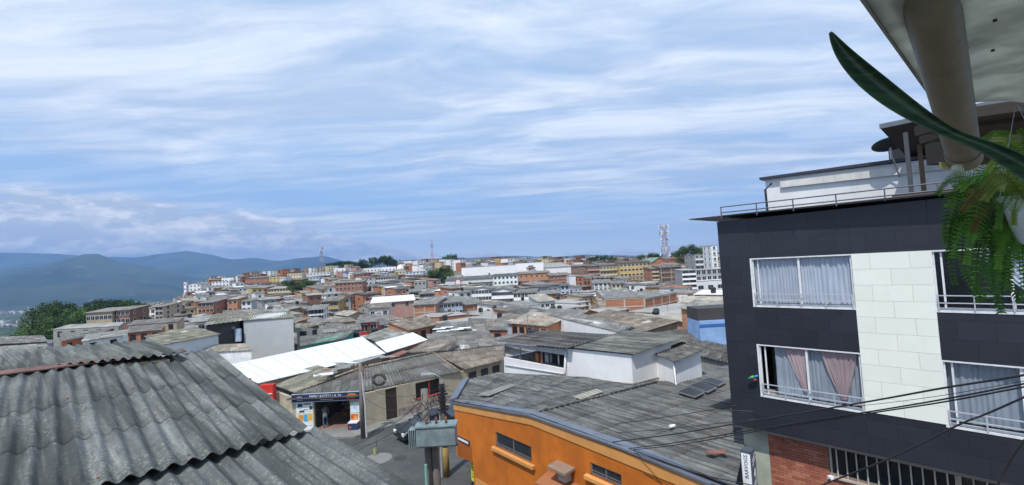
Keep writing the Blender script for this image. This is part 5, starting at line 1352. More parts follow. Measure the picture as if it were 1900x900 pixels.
# ================================================================ street furniture, cars, people
M_POLE = paint('pole_concrete', (.15, .135, .12), stain=.6, scale=2)
P1 = atz(674, 813, -11.6); P2 = atz(829, 884, -11.6)
def topz(px, py, P): return at(px, py, P.y)
t = thing('utility_pole', 'weathered concrete utility pole beside the grocery doorway', 'utility pole', P1, group='utility poles')
tp = topz(668, 681, P1); tp = Vector((P1.x, P1.y, tp.z + .25))
m_ = MB(); m_.tube([P1, tp], [.16, .12], 10); m_.obj('shaft', M_POLE, t, smooth=True, org=P1)
m_ = MB(); m_.tube([P1 + Vector((.28, -.1, .1)), P1 + Vector((.27, -.1, 2.2)), P1 + Vector((.2, -.1, 3.0)), P1 + Vector((.12, -.12, 4.6))], .06, 6); m_.obj('conduit', paint('conduit_grey', (.42, .44, .46)), t, org=P1)
m_ = MB(); 
for k, h in enumerate((.2, .5, .8)): m_.box(tp.x - .5, tp.y - .06, tp.z - h - .05, tp.x + .6, tp.y + .06, tp.z - h)
m_.obj('crossarm', M_WOOD, t, org=P1)
m_ = MB()
for dx_ in (-.45, -.2, .25, .5): m_.tube([Vector((tp.x + dx_, tp.y, tp.z - .2)), Vector((tp.x + dx_, tp.y, tp.z - .02))], [.05, .03], 6)
m_.obj('insulator', M_DARK, t, org=P1)
cq = topz(703, 705, P1)
t2 = thing('cable_coil', 'coil of spare black cable hanging beside the pole at the shop', 'cable', cq)
for rr in (.30, .36, .42):
    m_ = MB(); m_.tube([cq + Vector((math.cos(a / 12 * 6.283) * rr * 1.2, rr * .1, math.sin(a / 12 * 6.283) * rr)) for a in range(13)], .03, 5, cap=False); m_.obj('loop', M_BLACKT, t2, smooth=True, org=cq)
t = thing('street_lamp', 'street lamp pole with a yellow painted base in front of the orange corner', 'street lamp', P2)
tp2 = topz(822, 704, P2); tp2 = Vector((P2.x, P2.y, tp2.z))
m_ = MB(); m_.tube([P2 + Vector((0, 0, 1.6)), tp2], [.17, .12], 10); m_.obj('pole', M_POLE, t, smooth=True, org=P2)
m_ = MB(); m_.tube([P2, P2 + Vector((0, 0, 1.62))], [.185, .175], 10); m_.obj('painted_base', paint('pole_yellow', (.28, .19, .06), stain=.8), t, smooth=True, org=P2)
m_ = MB(); m_.tube([P2 + Vector((-.26, -.05, 0)), P2 + Vector((-.24, -.05, 2.2)), P2 + Vector((-.16, -.05, 4.5))], .04, 6); m_.obj('conduit', paint('conduit_grey', (.42, .44, .46)), t, org=P2)
ar = topz(792, 693, P2); m_ = MB(); m_.tube([tp2 + Vector((.02, 0, -.5)), tp2 + Vector((.0, 0, .05)), lerp(tp2, ar, .4) + Vector((0, 0, .12)), ar + Vector((.2, 0, .02))], .04, 7); m_.obj('arm', M_METAL, t, smooth=True, org=P2)
m_ = MB(); m_.hexa([ar + Vector(v) for v in ((-.35, -.12, -.05), (.3, -.1, -.05), (.3, .1, -.05), (-.35, .12, -.05), (-.3, -.08, .06), (.25, -.06, .05), (.25, .06, .05), (-.3, .08, .06))]); m_.obj('lamp_head', M_METAL, t, org=P2)
m_ = MB(); m_.hexa([ar + Vector(v) for v in ((-.3, -.09, -.08), (.1, -.08, -.08), (.1, .08, -.08), (-.3, .09, -.08), (-.3, -.09, -.051), (.1, -.08, -.051), (.1, .08, -.051), (-.3, .09, -.051))]); m_.obj('lens', M_WHITE, t, org=P2)
m_ = MB()
random.seed(4)
for k in range(9):
    z = tp2.z - .3 - k * .17; m_.box(tp2.x - random.uniform(.15, .3), tp2.y - .25, z, tp2.x + random.uniform(.15, .35), tp2.y - .14, z + .10)
m_.obj('junction_boxes', M_BLACKT, t, org=P2)
# twin pole with transformer
TPx = at(787, 722, 18.5); TQ = at(803, 800, 18.2)
t = thing('transformer_pole', 'pair of concrete poles carrying a pale grey transformer over the street', 'transformer', (TPx.x + .1, TPx.y, ZR))
TO_ = t.location.copy()
m_ = MB(); m_.tube([(TPx.x - .0 + .12, TPx.y, ZR), (TPx.x, TPx.y, TPx.z)], [.17, .14], 10); m_.obj('pole', M_POLE, t, smooth=True, org=TO_)
m_ = MB(); m_.tube([(TQ.x + .06, TQ.y + .25, ZR), (TQ.x, TQ.y + .25, TQ.z + .3)], [.16, .14], 10); m_.obj('pole', M_POLE, t, smooth=True, org=TO_)
M_TRF = paint('transformer_paint', (.22, .29, .31), rough=.5, stain=.6, scale=3, var=.25)
a0, a1 = at(775, 826, 18.0), at(846, 786, 18.0)
m_ = MB(); m_.box(a0.x, 17.7, a0.z, a1.x, 18.3, a1.z); o = m_.obj('tank', M_TRF, t, org=TO_); bv = o.modifiers.new('b', 'BEVEL'); bv.width = .05; bv.segments = 2
m_ = MB(); m_.box(a0.x - .04, 17.66, a1.z + .001, a1.x + .04, 18.34, a1.z + .05); m_.obj('tank_lid', M_TRF, t, org=TO_)
b0, b1 = at(761, 829, 17.9), at(777, 795, 17.9)
for k in range(5):
    m_ = MB(); x0 = lerp(b0.x, b1.x, k / 5); m_.box(x0, 17.72, b0.z + .03 * (k % 2), x0 + .03, 18.2, b1.z); m_.obj('cooling_fin', M_TRF, t, org=TO_)
m_ = MB(); m_.box(b0.x, 17.80, b1.z - .05, a0.x + .05, 18.1, b1.z - .01); m_.box(b0.x, 17.8, b0.z + .1, a0.x + .05, 18.1, b0.z + .14); m_.obj('fin_header', M_TRF, t, org=TO_)
for k in range(3):
    x0 = lerp(a0.x, a1.x, .25 + .25 * k); m_ = MB(); m_.tube([(x0, 18, a1.z + .05), (x0, 18, a1.z + .12), (x0, 18, a1.z + .2), (x0, 18, a1.z + .30)], [.06, .04, .06, .025], 8); m_.obj('bushing', paint('bushing_brown', (.16, .08, .05)), t, smooth=True, org=TO_)
m_ = MB(); m_.box(a0.x - .05, 17.95, a0.z - .10, a1.x + .05, 18.15, a0.z - .001); m_.obj('support_beam', M_METAL, t, org=TO_)
c0 = at(790, 862, 18.1); m_ = MB(); m_.tube([(c0.x, c0.y, ZR), (c0.x, c0.y, c0.z)], .06, 8); m_.obj('teal_pipe', flat_mat('pipe_teal', (.20, .42, .36)), t, org=TO_)
m_ = MB(); random.seed(9)
for k in range(34):
    q = at(790 + random.uniform(-18, 34), 772 + random.uniform(-34, 16), 18.1); e = q + Vector((random.uniform(-.4, .4), 0, random.uniform(-.3, .3)))
    m_.tube([q, lerp(q, e, .5) + Vector((0, 0, -.12)), e], .014, 5)
m_.obj('wire_tangle', M_BLACKT, t, org=TO_)
for (px, py, sx, sy, hh, col, nm, lb, ct) in ((742, 850, .42, .42, .006, (.045, .045, .045), 'manhole_cover', 'dark round manhole cover in the street left of the transformer poles', 'manhole'), (700, 851, .9, .5, .004, (.19, .19, .18), 'repair_patch', 'pale concrete repair patch in the asphalt round the hydrant', 'patch')):
    q = atz(px, py, -11.6); m_ = MB(); n = 18
    m_.tube([q + Vector((0, 0, -.02)), q + Vector((0, 0, hh))], sx, n)
    tag(m_.obj(nm, flat_mat(nm, col, rough=.9), org=q), lb, ct)
# bollard / hydrant
q = atz(696, 843, -11.6)
t = thing('hydrant', 'small yellow-green hydrant standing alone on the street', 'hydrant', q)
m_ = MB(); m_.tube([q, q + Vector((0, 0, .06)), q + Vector((0, 0, .07)), q + Vector((0, 0, .36)), q + Vector((0, 0, .42))], [.15, .15, .09, .09, .03], 10); m_.obj('barrel', paint('hydrant_yellow', (.22, .23, .07)), t, smooth=True, org=q)
m_ = MB(); m_.tube([q + Vector((-.14, 0, .27)), q + Vector((.14, 0, .27))], .045, 8); m_.obj('outlet', MATS['hydrant_yellow'], t, org=q)
m_ = MB(); m_.tube([q + Vector((.12, 0, .5)), q + Vector((.1, 0, 1.0))], .015, 5); m_.obj('rod', M_DARK, t, org=q)

def make_car(name, label, pos, yaw, paintm):
    t = thing(name, label, 'car', pos, yaw, group='parked cars behind the transformer')
    prof = [(-2.1, .35), (-2.12, .75), (-1.95, .95), (-1.75, 1.0), (-1.25, 1.42), (.35, 1.46), (1.05, 1.02), (1.85, .90), (2.08, .70), (2.1, .35)]
    lower = [(-2.1, .35), (-2.12, .75), (-1.95, .93), (-1.75, .98), (1.05, 1.0), (1.85, .88), (2.08, .68), (2.1, .35)]
    m_ = MB(); L_ = []
    for (y, sc) in ((-.84, .96), (-.80, 1.0), (.80, 1.0), (.84, .96)):
        pass
    def shell(pr, hw, inset):
        m = MB(); n = len(pr)
        cx_ = sum(p_[0] for p_ in pr) / n
        for (y, k) in ((-hw, inset), (-hw * .95, 1), (hw * .95, 1), (hw, inset)):
            for (x, z) in pr: m.v.append((cx_ + (x - cx_) * k, y, z * (1 if k == 1 else .985) + 0))
        for r_ in range(3):
            for i in range(n):
                j = (i + 1) % n; m.f.append((r_ * n + i, r_ * n + j, (r_ + 1) * n + j, (r_ + 1) * n + i)); m.mi.append(0)
        m.f.append(tuple(range(n))[::-1]); m.mi.append(0); m.f.append(tuple(range(3 * n, 4 * n))); m.mi.append(0)
        return m
    o = shell(lower, .84, .985).obj('body', paintm, t)
    cab = [(-1.72, .97), (-1.25, 1.40), (.33, 1.44), (1.02, .99)]
    o = shell(cab, .70, .97).obj('greenhouse', glass_mat('car_glass', through=.05), t)
    m_ = MB(); m_.box(-1.22, -.66, 1.405, .30, .66, 1.455); m_.obj('roof', paintm, t)
    for x in (-1.3, 1.3):
        for y in (-.78, .78):
            w_ = MB(); w_.tube([(x, y - .1, .32), (x, y + .1, .32)], .32, 18); wo = w_.obj('wheel', M_BLACKT, t)
            w_ = MB(); yy = y + (.105 if y > 0 else -.105); w_.tube([(x, yy - .01, .32), (x, yy + .01, .32)], .19, 12); w_.obj('rim', M_METAL, wo)
    for y in (-.62, .62):
        h_ = MB(); h_.box(2.0, y - .17, .58, 2.115, y + .17, .74); h_.obj('headlight', flat_mat('headlight', (.75, .78, .8), rough=.15), t)
        h_ = MB(); h_.box(-2.14, y - .15, .62, -2.05, y + .15, .80); h_.obj('tail_light', M_RED, t)
        h_ = MB(); h_.box(.72, y * 1.42 - .05, .98, .9, y * 1.42 + .06, 1.10); h_.obj('mirror', paintm, t)
    h_ = MB(); h_.box(2.06, -.35, .42, 2.125, .35, .56); h_.obj('grille', M_DARK, t)
    return t
M_CARD = flat_mat('car_paint_dark', (.010, .012, .016), rough=.4, spec=.7)
q = atz(792, 806, -11.6)
make_car('parked_car', 'black car with pale headlights parked half behind the transformer', q, math.atan2(-RD.y, -RD.x), M_CARD)
q = atz(838, 790, -11.6)
make_car('parked_car', 'dark blue car behind the street lamp, next to the orange corner', q + RD * .9, math.atan2(-RD.y, -RD.x), flat_mat('car_paint_blue', (.012, .02, .06), rough=.22, spec=.7))

def person(label, base, yaw, joints, rad, cols, head, hairc, name='person'):
    """one continuous skinned body; joints: name->(parent, xyz)"""
    t = thing(name, label, 'person', base, yaw)
    names = list(joints)
    me = bpy.data.meshes.new('body')
    me.from_pydata([joints[n][1] for n in names], [(names.index(joints[n][0]), i) for i, n in enumerate(names) if joints[n][0]], [])
    o = link('body', me, t)
    sk = o.modifiers.new('skin', 'SKIN'); sk.use_smooth_shade = True
    for i, n in enumerate(names):
        r_ = rad[n]; me.skin_vertices[0].data[i].radius = r_ if isinstance(r_, tuple) else (r_, r_)
    me.skin_vertices[0].data[0].use_root = True
    o.modifiers.new('sub', 'SUBSURF').levels = 1; o.modifiers['sub'].render_levels = 1
    m, g = new_mat('clothes_' + label[:12])
    sp = g.n('ShaderNodeSeparateXYZ', ins={0: g.n('ShaderNodeTexCoord').outputs['Object']}).outputs[2]
    c = g.mix(g.m('GREATER_THAN', sp, cols[3]), cols[0] + (1,), cols[1] + (1,))
    c = g.mix(g.m('LESS_THAN', sp, .09), c, (.03, .025, .02, 1))
    p = g.n('ShaderNodeBsdfPrincipled', ins={'Base Color': c, 'Roughness': .85}); g.link(p.outputs[0], g.n('ShaderNodeOutputMaterial').inputs[0])
    me.materials.append(m)
    # head
    h = Vector(head); bmh = bmesh.new(); bmesh.ops.create_uvsphere(bmh, u_segments=16, v_segments=12, radius=.105)
    for v in bmh.verts:
        v.co.x *= .82; v.co.z *= 1.18
        if v.co.y < -.06: v.co.y *= 1.03
        if abs(v.co.x) < .03 and -.03 < v.co.z < .03 and v.co.y < 0: v.co.y -= .022
    bmh.verts.ensure_lookup_table(); mh = bpy.data.meshes.new('head'); bmh.to_mesh(mh); bmh.free(); mh.transform(Matrix.Translation(h)); mh.materials.append(flat_mat('skin', (.30, .16, .10), rough=.6)); mh.polygons.foreach_set('use_smooth', [True] * len(mh.polygons)); link('head', mh, t)
    bmh = bmesh.new(); bmesh.ops.create_uvsphere(bmh, u_segments=16, v_segments=12, radius=.116)
    for v in bmh.verts:
        v.co.x *= .86; v.co.z *= 1.16; v.co.y += .018
    dl = [v for v in bmh.verts if v.co.z < -.02 + (.12 if v.co.y < -.03 else 0)]; bmesh.ops.delete(bmh, geom=dl, context='VERTS')
    mh = bpy.data.meshes.new('hair'); bmh.to_mesh(mh); bmh.free(); mh.transform(Matrix.Translation(h)); mh.materials.append(flat_mat('hair', hairc, rough=.8)); mh.polygons.foreach_set('use_smooth', [True] * len(mh.polygons)); ho = link('hair', mh, t); ho.modifiers.new('t', 'SOLIDIFY').thickness = -.012
    return t
# man bending in the shop doorway
mb_ = sfp(604, 789, .35); mb_.z = ZR + .14
person('person in grey jacket and blue jeans bending forward in the shop doorway', mb_, R(200), {
    'pelvis': (None, (0, .12, .92)), 'waist': ('pelvis', (0, 0.0, 1.08)), 'chest': ('waist', (0, -.22, 1.28)), 'neck': ('chest', (0, -.36, 1.38)), 'nape': ('neck', (0, -.44, 1.42)),
    'shL': ('chest', (.19, -.26, 1.30)), 'elL': ('shL', (.24, -.34, 1.02)), 'haL': ('elL', (.20, -.48, .80)), 'fiL': ('haL', (.20, -.52, .70)),
    'shR': ('chest', (-.19, -.26, 1.30)), 'elR': ('shR', (-.25, -.36, 1.03)), 'haR': ('elR', (-.18, -.50, .84)), 'fiR': ('haR', (-.17, -.54, .74)),
    'hipL': ('pelvis', (.10, .12, .84)), 'knL': ('hipL', (.12, .04, .48)), 'anL': ('knL', (.12, .16, .09)), 'toL': ('anL', (.13, .0, .04)),
    'hipR': ('pelvis', (-.10, .12, .84)), 'knR': ('hipR', (-.13, -.06, .48)), 'anR': ('knR', (-.13, .02, .09)), 'toR': ('anR', (-.14, -.14, .04))},
    {'pelvis': (.15, .12), 'waist': (.15, .11), 'chest': (.18, .12), 'neck': .07, 'nape': .055, 'shL': .075, 'elL': .048, 'haL': .036, 'fiL': .026, 'shR': .075, 'elR': .048, 'haR': .036, 'fiR': .026, 'hipL': .10, 'knL': .065, 'anL': .045, 'toL': .04, 'hipR': .10, 'knR': .065, 'anR': .045, 'toR': .04},
    ((.06, .10, .18), (.13, .13, .15), None, .86), (0, -.52, 1.50), (.02, .015, .012))
# person walking at the bottom edge, only the head and shoulders in the picture
hb = at(846, 900, 21.0); hb.z = ZR
person('person with dark hair and dark clothes at the bottom edge near the orange corner', hb, R(150), {
    'pelvis': (None, (0, 0, .95)), 'waist': ('pelvis', (0, 0, 1.12)), 'chest': ('waist', (0, 0, 1.32)), 'neck': ('chest', (0, 0, 1.47)), 'nape': ('neck', (0, -.01, 1.54)),
    'shL': ('chest', (.19, 0, 1.40)), 'elL': ('shL', (.24, .04, 1.12)), 'haL': ('elL', (.24, -.08, .88)), 'fiL': ('haL', (.24, -.10, .79)),
    'shR': ('chest', (-.19, 0, 1.40)), 'elR': ('shR', (-.24, .06, 1.12)), 'haR': ('elR', (-.24, -.02, .88)), 'fiR': ('haR', (-.24, -.05, .79)),
    'hipL': ('pelvis', (.10, 0, .88)), 'knL': ('hipL', (.11, -.14, .50)), 'anL': ('knL', (.11, -.12, .09)), 'toL': ('anL', (.11, -.28, .05)),
    'hipR': ('pelvis', (-.10, 0, .88)), 'knR': ('hipR', (-.11, .06, .50)), 'anR': ('knR', (-.11, .26, .12)), 'toR': ('anR', (-.11, .14, .04))},
    {'pelvis': (.15, .11), 'waist': (.14, .10), 'chest': (.17, .12), 'neck': .06, 'nape': .055, 'shL': .07, 'elL': .045, 'haL': .036, 'fiL': .026, 'shR': .07, 'elR': .045, 'haR': .036, 'fiR': .026, 'hipL': .10, 'knL': .065, 'anL': .045, 'toL': .04, 'hipR': .10, 'knR': .065, 'anR': .045, 'toR': .04},
    ((.03, .03, .04), (.06, .05, .09), None, .9), (0, -.02, 1.66), (.015, .012, .01))
# small bin beside the transformer poles
q = at(806, 893, 20.5); q2 = q.copy()
t = thing('meter_box', 'small pale yellow meter box on a post beside the transformer poles', 'box', (q.x, q.y, ZR))
m_ = MB(); m_.box(q.x - .14, q.y - .1, q.z - .35, q.x + .16, q.y + .1, q.z + .25); m_.obj('cabinet', paint('box_cream', (.42, .42, .26)), t, org=Vector(t.location))
m_ = MB(); m_.box(q.x - .04, q.y - .04, ZR, q.x + .04, q.y + .04, q.z - .35); m_.obj('post', M_METAL, t, org=Vector(t.location))

# ================================================================ cables over the street
def cable(pts, r_, label, sag=0.0):
    P = [at(*p_) for p_ in pts]
    # smooth through the points
    out = []
    n = len(P)
    for i in range(n - 1):
        p0, p1, p2, p3 = P[max(0, i - 1)], P[i], P[i + 1], P[min(n - 1, i + 2)]
        for k in range(8):
            u_ = k / 8
            out.append(0.5 * ((2 * p1) + (-p0 + p2) * u_ + (2 * p0 - 5 * p1 + 4 * p2 - p3) * u_ * u_ + (-p0 + 3 * p1 - 3 * p2 + p3) * u_ ** 3))
    out.append(P[-1])
    m_ = MB(); m_.tube(out, r_, 6); c = out[0]
    tag(m_.obj('overhead_cable', M_BLACKT, smooth=True, org=c), label, 'cable', 'black overhead cables')
cable([(2100, 657, 5.2), (1900, 696, 6.0), (1750, 720, 7.0), (1600, 747, 8.3), (1384, 783, 11.0), (1194, 813, 14.5), (987, 833, 20), (845, 822, 25.5)], .017, 'uppermost thick black cable crossing the white tiled stripe')
cable([(2100, 672, 5.3), (1900, 712, 6.1), (1750, 741, 7.1), (1600, 766, 8.4), (1390, 799, 11.1), (1194, 829, 14.6), (1050, 838, 18), (845, 800, 25.5)], .014, 'second black cable just below the thickest one')
cable([(2100, 680, 5.3), (1900, 718, 6.1), (1750, 746, 7.1), (1620, 766, 8.2), (1430, 796, 10.5), (1200, 832, 14.6), (1000, 842, 19), (832, 790, 25.8)], .013, 'third black cable, lowest of the close parallel trio')
cable([(1900, 707, 6.2), (1740, 735, 7.3), (1605, 752, 8.5), (1500, 760, 9.6)], .005, 'thin telephone wire between the thick cables')
cable([(2080, 655, 5.0), (1900, 737, 5.8), (1830, 768, 6.2), (1775, 790, 6.5), (1652, 850, 7.4), (1520, 902, 8.8), (1400, 950, 10.5)], .014, 'black cable sloping down steeply to the bottom in front of the barred window')
cable([(2040, 640, 4.8), (1900, 818, 5.4), (1868, 868, 5.6), (1850, 905, 5.7), (1835, 960, 5.8)], .012, 'short black cable dropping at the lower right corner')
cable([(1366, 752, 14.2), (1240, 773, 16.2), (1087, 791, 18.6), (980, 782, 21.5), (845, 745, 26)], .012, 'black cable from the black building over the orange roof edge')
cable([(1400, 778, 13.2), (1200, 799, 15.8), (1050, 806, 18.6), (940, 790, 21.5), (828, 755, 26.1)], .010, 'thin black cable low over the orange facade, upper of two')
cable([(1560, 930, 9.0), (1300, 880, 12), (1158, 833, 15.5), (1062, 801, 18), (960, 770, 21), (828, 722, 26.1)], .012, 'black cable rising left across the orange wall to the street lamp')
cable([(1350, 905, 12.5), (1190, 868, 15), (1040, 832, 18), (940, 806, 21), (830, 770, 26.0)], .012, 'black cable crossing the upper orange window')
cable([(1250, 915, 14), (1110, 880, 17), (985, 845, 20), (915, 822, 22), (830, 780, 26.0)], .012, 'black cable running below the upper orange window')
cable([(1180, 925, 15.5), (1040, 888, 18), (930, 842, 21.5), (832, 792, 26.0)], .010, 'lowest black cable across the orange wall')
cable([(1100, 930, 17), (1000, 880, 19.5), (900, 850, 22.5), (836, 800, 26)], .008, 'thin wire near the bottom of the orange wall')
cable([(985, 768, 19.2), (930, 788, 21.4), (850, 797, 24.5), (780, 800, 25), (640, 836, 26), (560, 850, 27)], .008, 'pale thin wire from the orange wall towards the street')
cable([(832, 716, 26.1), (760, 735, 29), (700, 727, 31.5), (672, 690, 32.9)], .012, 'sagging cable between the shop pole and the street lamp, topmost')
cable([(832, 735, 26.1), (760, 760, 29), (710, 757, 31.5), (672, 735, 32.9)], .012, 'sagging cable between the shop pole and the street lamp, second')
cable([(830, 765, 26.1), (760, 778, 29), (710, 780, 31.5), (674, 775, 32.9)], .010, 'sagging cable between the shop pole and the street lamp, lowest')
cable([(790, 735, 18.4), (740, 780, 22), (690, 810, 25), (620, 842, 27), (560, 862, 29)], .012, 'cable slanting down left from the transformer pole')
cable([(788, 760, 18.4), (740, 797, 20), (680, 828, 22), (600, 868, 24)], .012, 'second cable slanting down left from the transformer pole')
cable([(668, 692, 32.8), (620, 745, 33), (560, 760, 34), (470, 690, 36), (410, 676, 38)], .008, 'thin wire from the shop pole to the white roofed warehouse')
cable([(670, 700, 32.8), (600, 722, 33.5), (520, 735, 35), (450, 720, 36)], .008, 'thin wire along the eave left of the shop pole')
cable([(844, 735, 25.8), (900, 752, 23), (1010, 800, 19), (1110, 842, 16.5), (1240, 900, 14), (1300, 935, 13)], .010, 'black cable just under the light band of the orange wall')
cable([(1338, 760, 14), (1400, 764, 13.6), (1372, 766, 13.9)], .012, 'short stub of pale wire on the corner of the black building')

# ================================================================ things close to the viewer, upper right
# translucent panel overhead
M_PANEL = paint('canopy_sheet', (.50, .54, .51), rough=.6, stain=.7, scale=3.5, var=.3, bscale=14, bump=.3, rnd=0)
mpn = M_PANEL.node_tree
g = NT(mpn)
pb = [n for n in mpn.nodes if n.type == 'BSDF_PRINCIPLED'][0]
trn = g.n('ShaderNodeBsdfTranslucent', ins={0: pb.inputs['Base Color'].links[0].from_socket})
mxs = g.n('ShaderNodeMixShader', ins={0: .5, 1: pb.outputs[0], 2: trn.outputs[0]})
mpn.links.new(mxs.outputs[0], [n for n in mpn.nodes if n.type == 'OUTPUT_MATERIAL'][0].inputs[0])
pz = .60
q1, q2, q3 = atz(1608, 0, pz), atz(1736, 186, pz), atz(1905, 186, pz)
q0 = q1 + (q1 - q2) * 1.5
cn = q1
cp_t = thing('canopy_panel', 'translucent pale roofing sheet overhead at the top right corner', 'canopy', cn)
m_ = MB(); nU, nV = 40, 24
E0, E1, E2, E3 = q0, q2, q2 + (q3 - q2) * 4.0, q0 + (q3 - q2) * 4.0
for j in range(nV + 1):
    for i in range(nU + 1):
        p_ = bil([E0, E3, E2, E1], i / nU, j / nV) + Vector((0, 0, .004 * math.sin(i * 1.1) + .003 * noise.noise(Vector((i * .4, j * .4, 0)))))
        m_.v.append(tuple(p_))
for j in range(nV):
    for i in range(nU):
        a = j * (nU + 1) + i; m_.f.append((a, a + 1, a + nU + 2, a + nU + 1)); m_.mi.append(0)
o = m_.obj('sheet', M_PANEL, cp_t, smooth=True, org=cn, fix=False); o.modifiers.new('t', 'SOLIDIFY').thickness = .006
m_ = MB(); m_.hexa([E0 + Vector((-.01, 0, -.012)), E1 + Vector((-.01, 0, -.012)), E1 + Vector((.0, 0, -.012)), E0 + Vector((.0, 0, -.012)), E0 + Vector((-.01, 0, .012)), E1 + Vector((-.01, 0, .012)), E1 + Vector((0, 0, .012)), E0 + Vector((0, 0, .012))])
m_.obj('edge_strip', flat_mat('edge_grey', (.16, .18, .18)), cp_t, org=cn)
for (px, py) in ((1794, 88), (1842, 92), (1846, 36)):
    q = atz(px, py, pz - .006); m_ = MB(); m_.tube([q, q + Vector((0, 0, -.006))], .005, 7); m_.obj('bolt', M_DARK, cp_t, org=cn)
# dark eave beams beyond the sheet
bq_ = thing('eave_beams', 'dark timber beams under the eave behind the sheet', 'roof beam', at(1850, 200, 2.4))
for k, (pa, pb_) in enumerate([((1806, 208, 2.35), (2150, 160, 2.0)), ((1812, 228, 2.45), (2150, 190, 2.1)), ((1816, 262, 2.7), (2150, 250, 2.3))]):
    a, b = at(*pa), at(*pb_); hh = (.028, .022, .07)[k]; m_ = MB()
    m_.hexa([a + Vector((0, 0, -hh)), b + Vector((0, 0, -hh)), b + Vector((0, .35, -hh)), a + Vector((0, .35, -hh)), a + Vector((0, 0, hh)), b + Vector((0, 0, hh)), b + Vector((0, .35, hh)), a + Vector((0, .35, hh))])
    m_.obj('beam', paint('beam_dark', (.035, .028, .022), stain=.4), bq_, org=Vector(bq_.location))
# gutter pipe
pa, pb_ = at(1712, -60, 1.06), at(1789, 292, 2.05)
M_PIPE = paint('gutter_pipe', (.165, .15, .105), rough=.5, stain=.55, scale=5, var=.22, bump=.08, rnd=0)
gp = thing('gutter_pipe', 'thick olive-grey plastic pipe slanting down at the upper right', 'pipe', pb_)
m_ = MB(); m_.tube([lerp(pa, pb_, k / 6) for k in range(7)], .0575, 36, cap=True); m_.obj('pipe', M_PIPE, gp, smooth=False, org=pb_).data.polygons.foreach_set('use_smooth', [True] * (36 * 6) + [False, False])
dr_ = (pb_ - pa).normalized(); m_ = MB(); m_.tube([pb_ - dr_ * .10, pb_ + dr_ * .012], .0615, 36); m_.obj('coupling', M_PIPE, gp, org=pb_)
m_ = MB(); q = pb_ + dr_ * .02; m_.hexa([q + Vector(v) for v in ((-.085, .02, -.035), (.075, .02, -.05), (.075, .03, -.05), (-.085, .03, -.035), (-.09, .02, -.005), (.08, .02, -.02), (.08, .03, -.02), (-.09, .03, -.005))]); m_.obj('strap', paint('strap_yellow', (.46, .46, .16), stain=.3), gp, org=pb_)
m_ = MB(); q = at(1775, 310, 1.85); m_.tube([q, at(1790, 345, 1.9), at(1800, 372, 1.9)], .018, 10); m_.obj('outlet', paint('outlet_pale', (.42, .44, .33)), gp, smooth=True, org=pb_)
# long sword-shaped leaf
LEAFP = [(1540, 58, .80, 2), (1556, 88, .80, 24), (1585, 122, .80, 38), (1620, 153, .80, 43), (1660, 184, .80, 41), (1705, 214, .80, 31), (1750, 240, .80, 22), (1785, 256, .79, 16), (1830, 272, .78, 22), (1880, 298, .77, 36), (1960, 345, .75, 50)]
m_ = MB(); c = at(1640, 165, .8)
for i, (px, py, Y, wd) in enumerate(LEAFP):
    a = LEAFP[max(0, i - 1)]; b = LEAFP[min(len(LEAFP) - 1, i + 1)]
    d = Vector((b[0] - a[0], b[1] - a[1])).normalized(); n = Vector((-d.y, d.x))
    for k in range(7):
        u_ = (k / 6 - .5); lft = (abs(u_) * 2) ** 2 * .018 * wd / 50
        q = at(px + n.x * u_ * wd, py + n.y * u_ * wd, Y - lft + .012)
        m_.v.append(tuple(q))
for i in range(len(LEAFP) - 1):
    for k in range(6):
        a = i * 7 + k; m_.f.append((a, a + 1, a + 8, a + 7)); m_.mi.append(0)
ml, g = new_mat('sword_leaf')
tc = g.n('ShaderNodeTexCoord').outputs['Object']
cc = g.mix(g.ramp(g.noise(g.n('ShaderNodeMapping', ins={0: tc, 2: (0, R(32), 0), 3: (2, 20, 60)}).outputs[0], 1.6, 3, .5), .35, .65), (.012, .035, .018, 1), (.03, .075, .032, 1))
p = g.n('ShaderNodeBsdfPrincipled', ins={'Base Color': cc, 'Roughness': .38}); g.link(p.outputs[0], g.n('ShaderNodeOutputMaterial').inputs[0])
o = m_.obj('long_leaf', ml, smooth=True, org=c, fix=False); o.modifiers.new('t', 'SOLIDIFY').thickness = .003; sbm = o.modifiers.new('s', 'SUBSURF'); sbm.levels = 1; sbm.render_levels = 2
tag(o, 'long dark green sword-shaped leaf crossing in front of the pipe', 'leaf')
# hanging pot
pc = at(1946, 400, 1.22)
pt = thing('hanging_pot', 'white plastic hanging flower pot half out of view at the right edge', 'flower pot', pc - Vector((0, 0, .06)))
m_ = MB(); m_.tube([pc + Vector((0, 0, -.075)), pc + Vector((0, 0, -.07)), pc + Vector((0, 0, .04)), pc + Vector((0, 0, .055)), pc + Vector((0, 0, .06))], [.05, .064, .084, .094, .090], 28); m_.obj('pot', paint('pot_white', (.50, .56, .56), stain=.3, rough=.4, scale=8, rnd=0), pt, smooth=True, org=Vector(pt.location))
m_ = MB(); m_.tube([pc + Vector((0, 0, .05)), pc + Vector((0, 0, .052))], .083, 20); m_.obj('soil', paint('soil', (.04, .03, .02)), pt, org=Vector(pt.location))
for k in range(3):
    an = k * 2.1 + .4; e = pc + Vector((math.cos(an) * .088, math.sin(an) * .088, .055)); m_ = MB(); m_.tube([e, pc + Vector((.06, .1, .34))], .001, 5); m_.obj('hanger_wire', M_METAL, pt, org=Vector(pt.location))
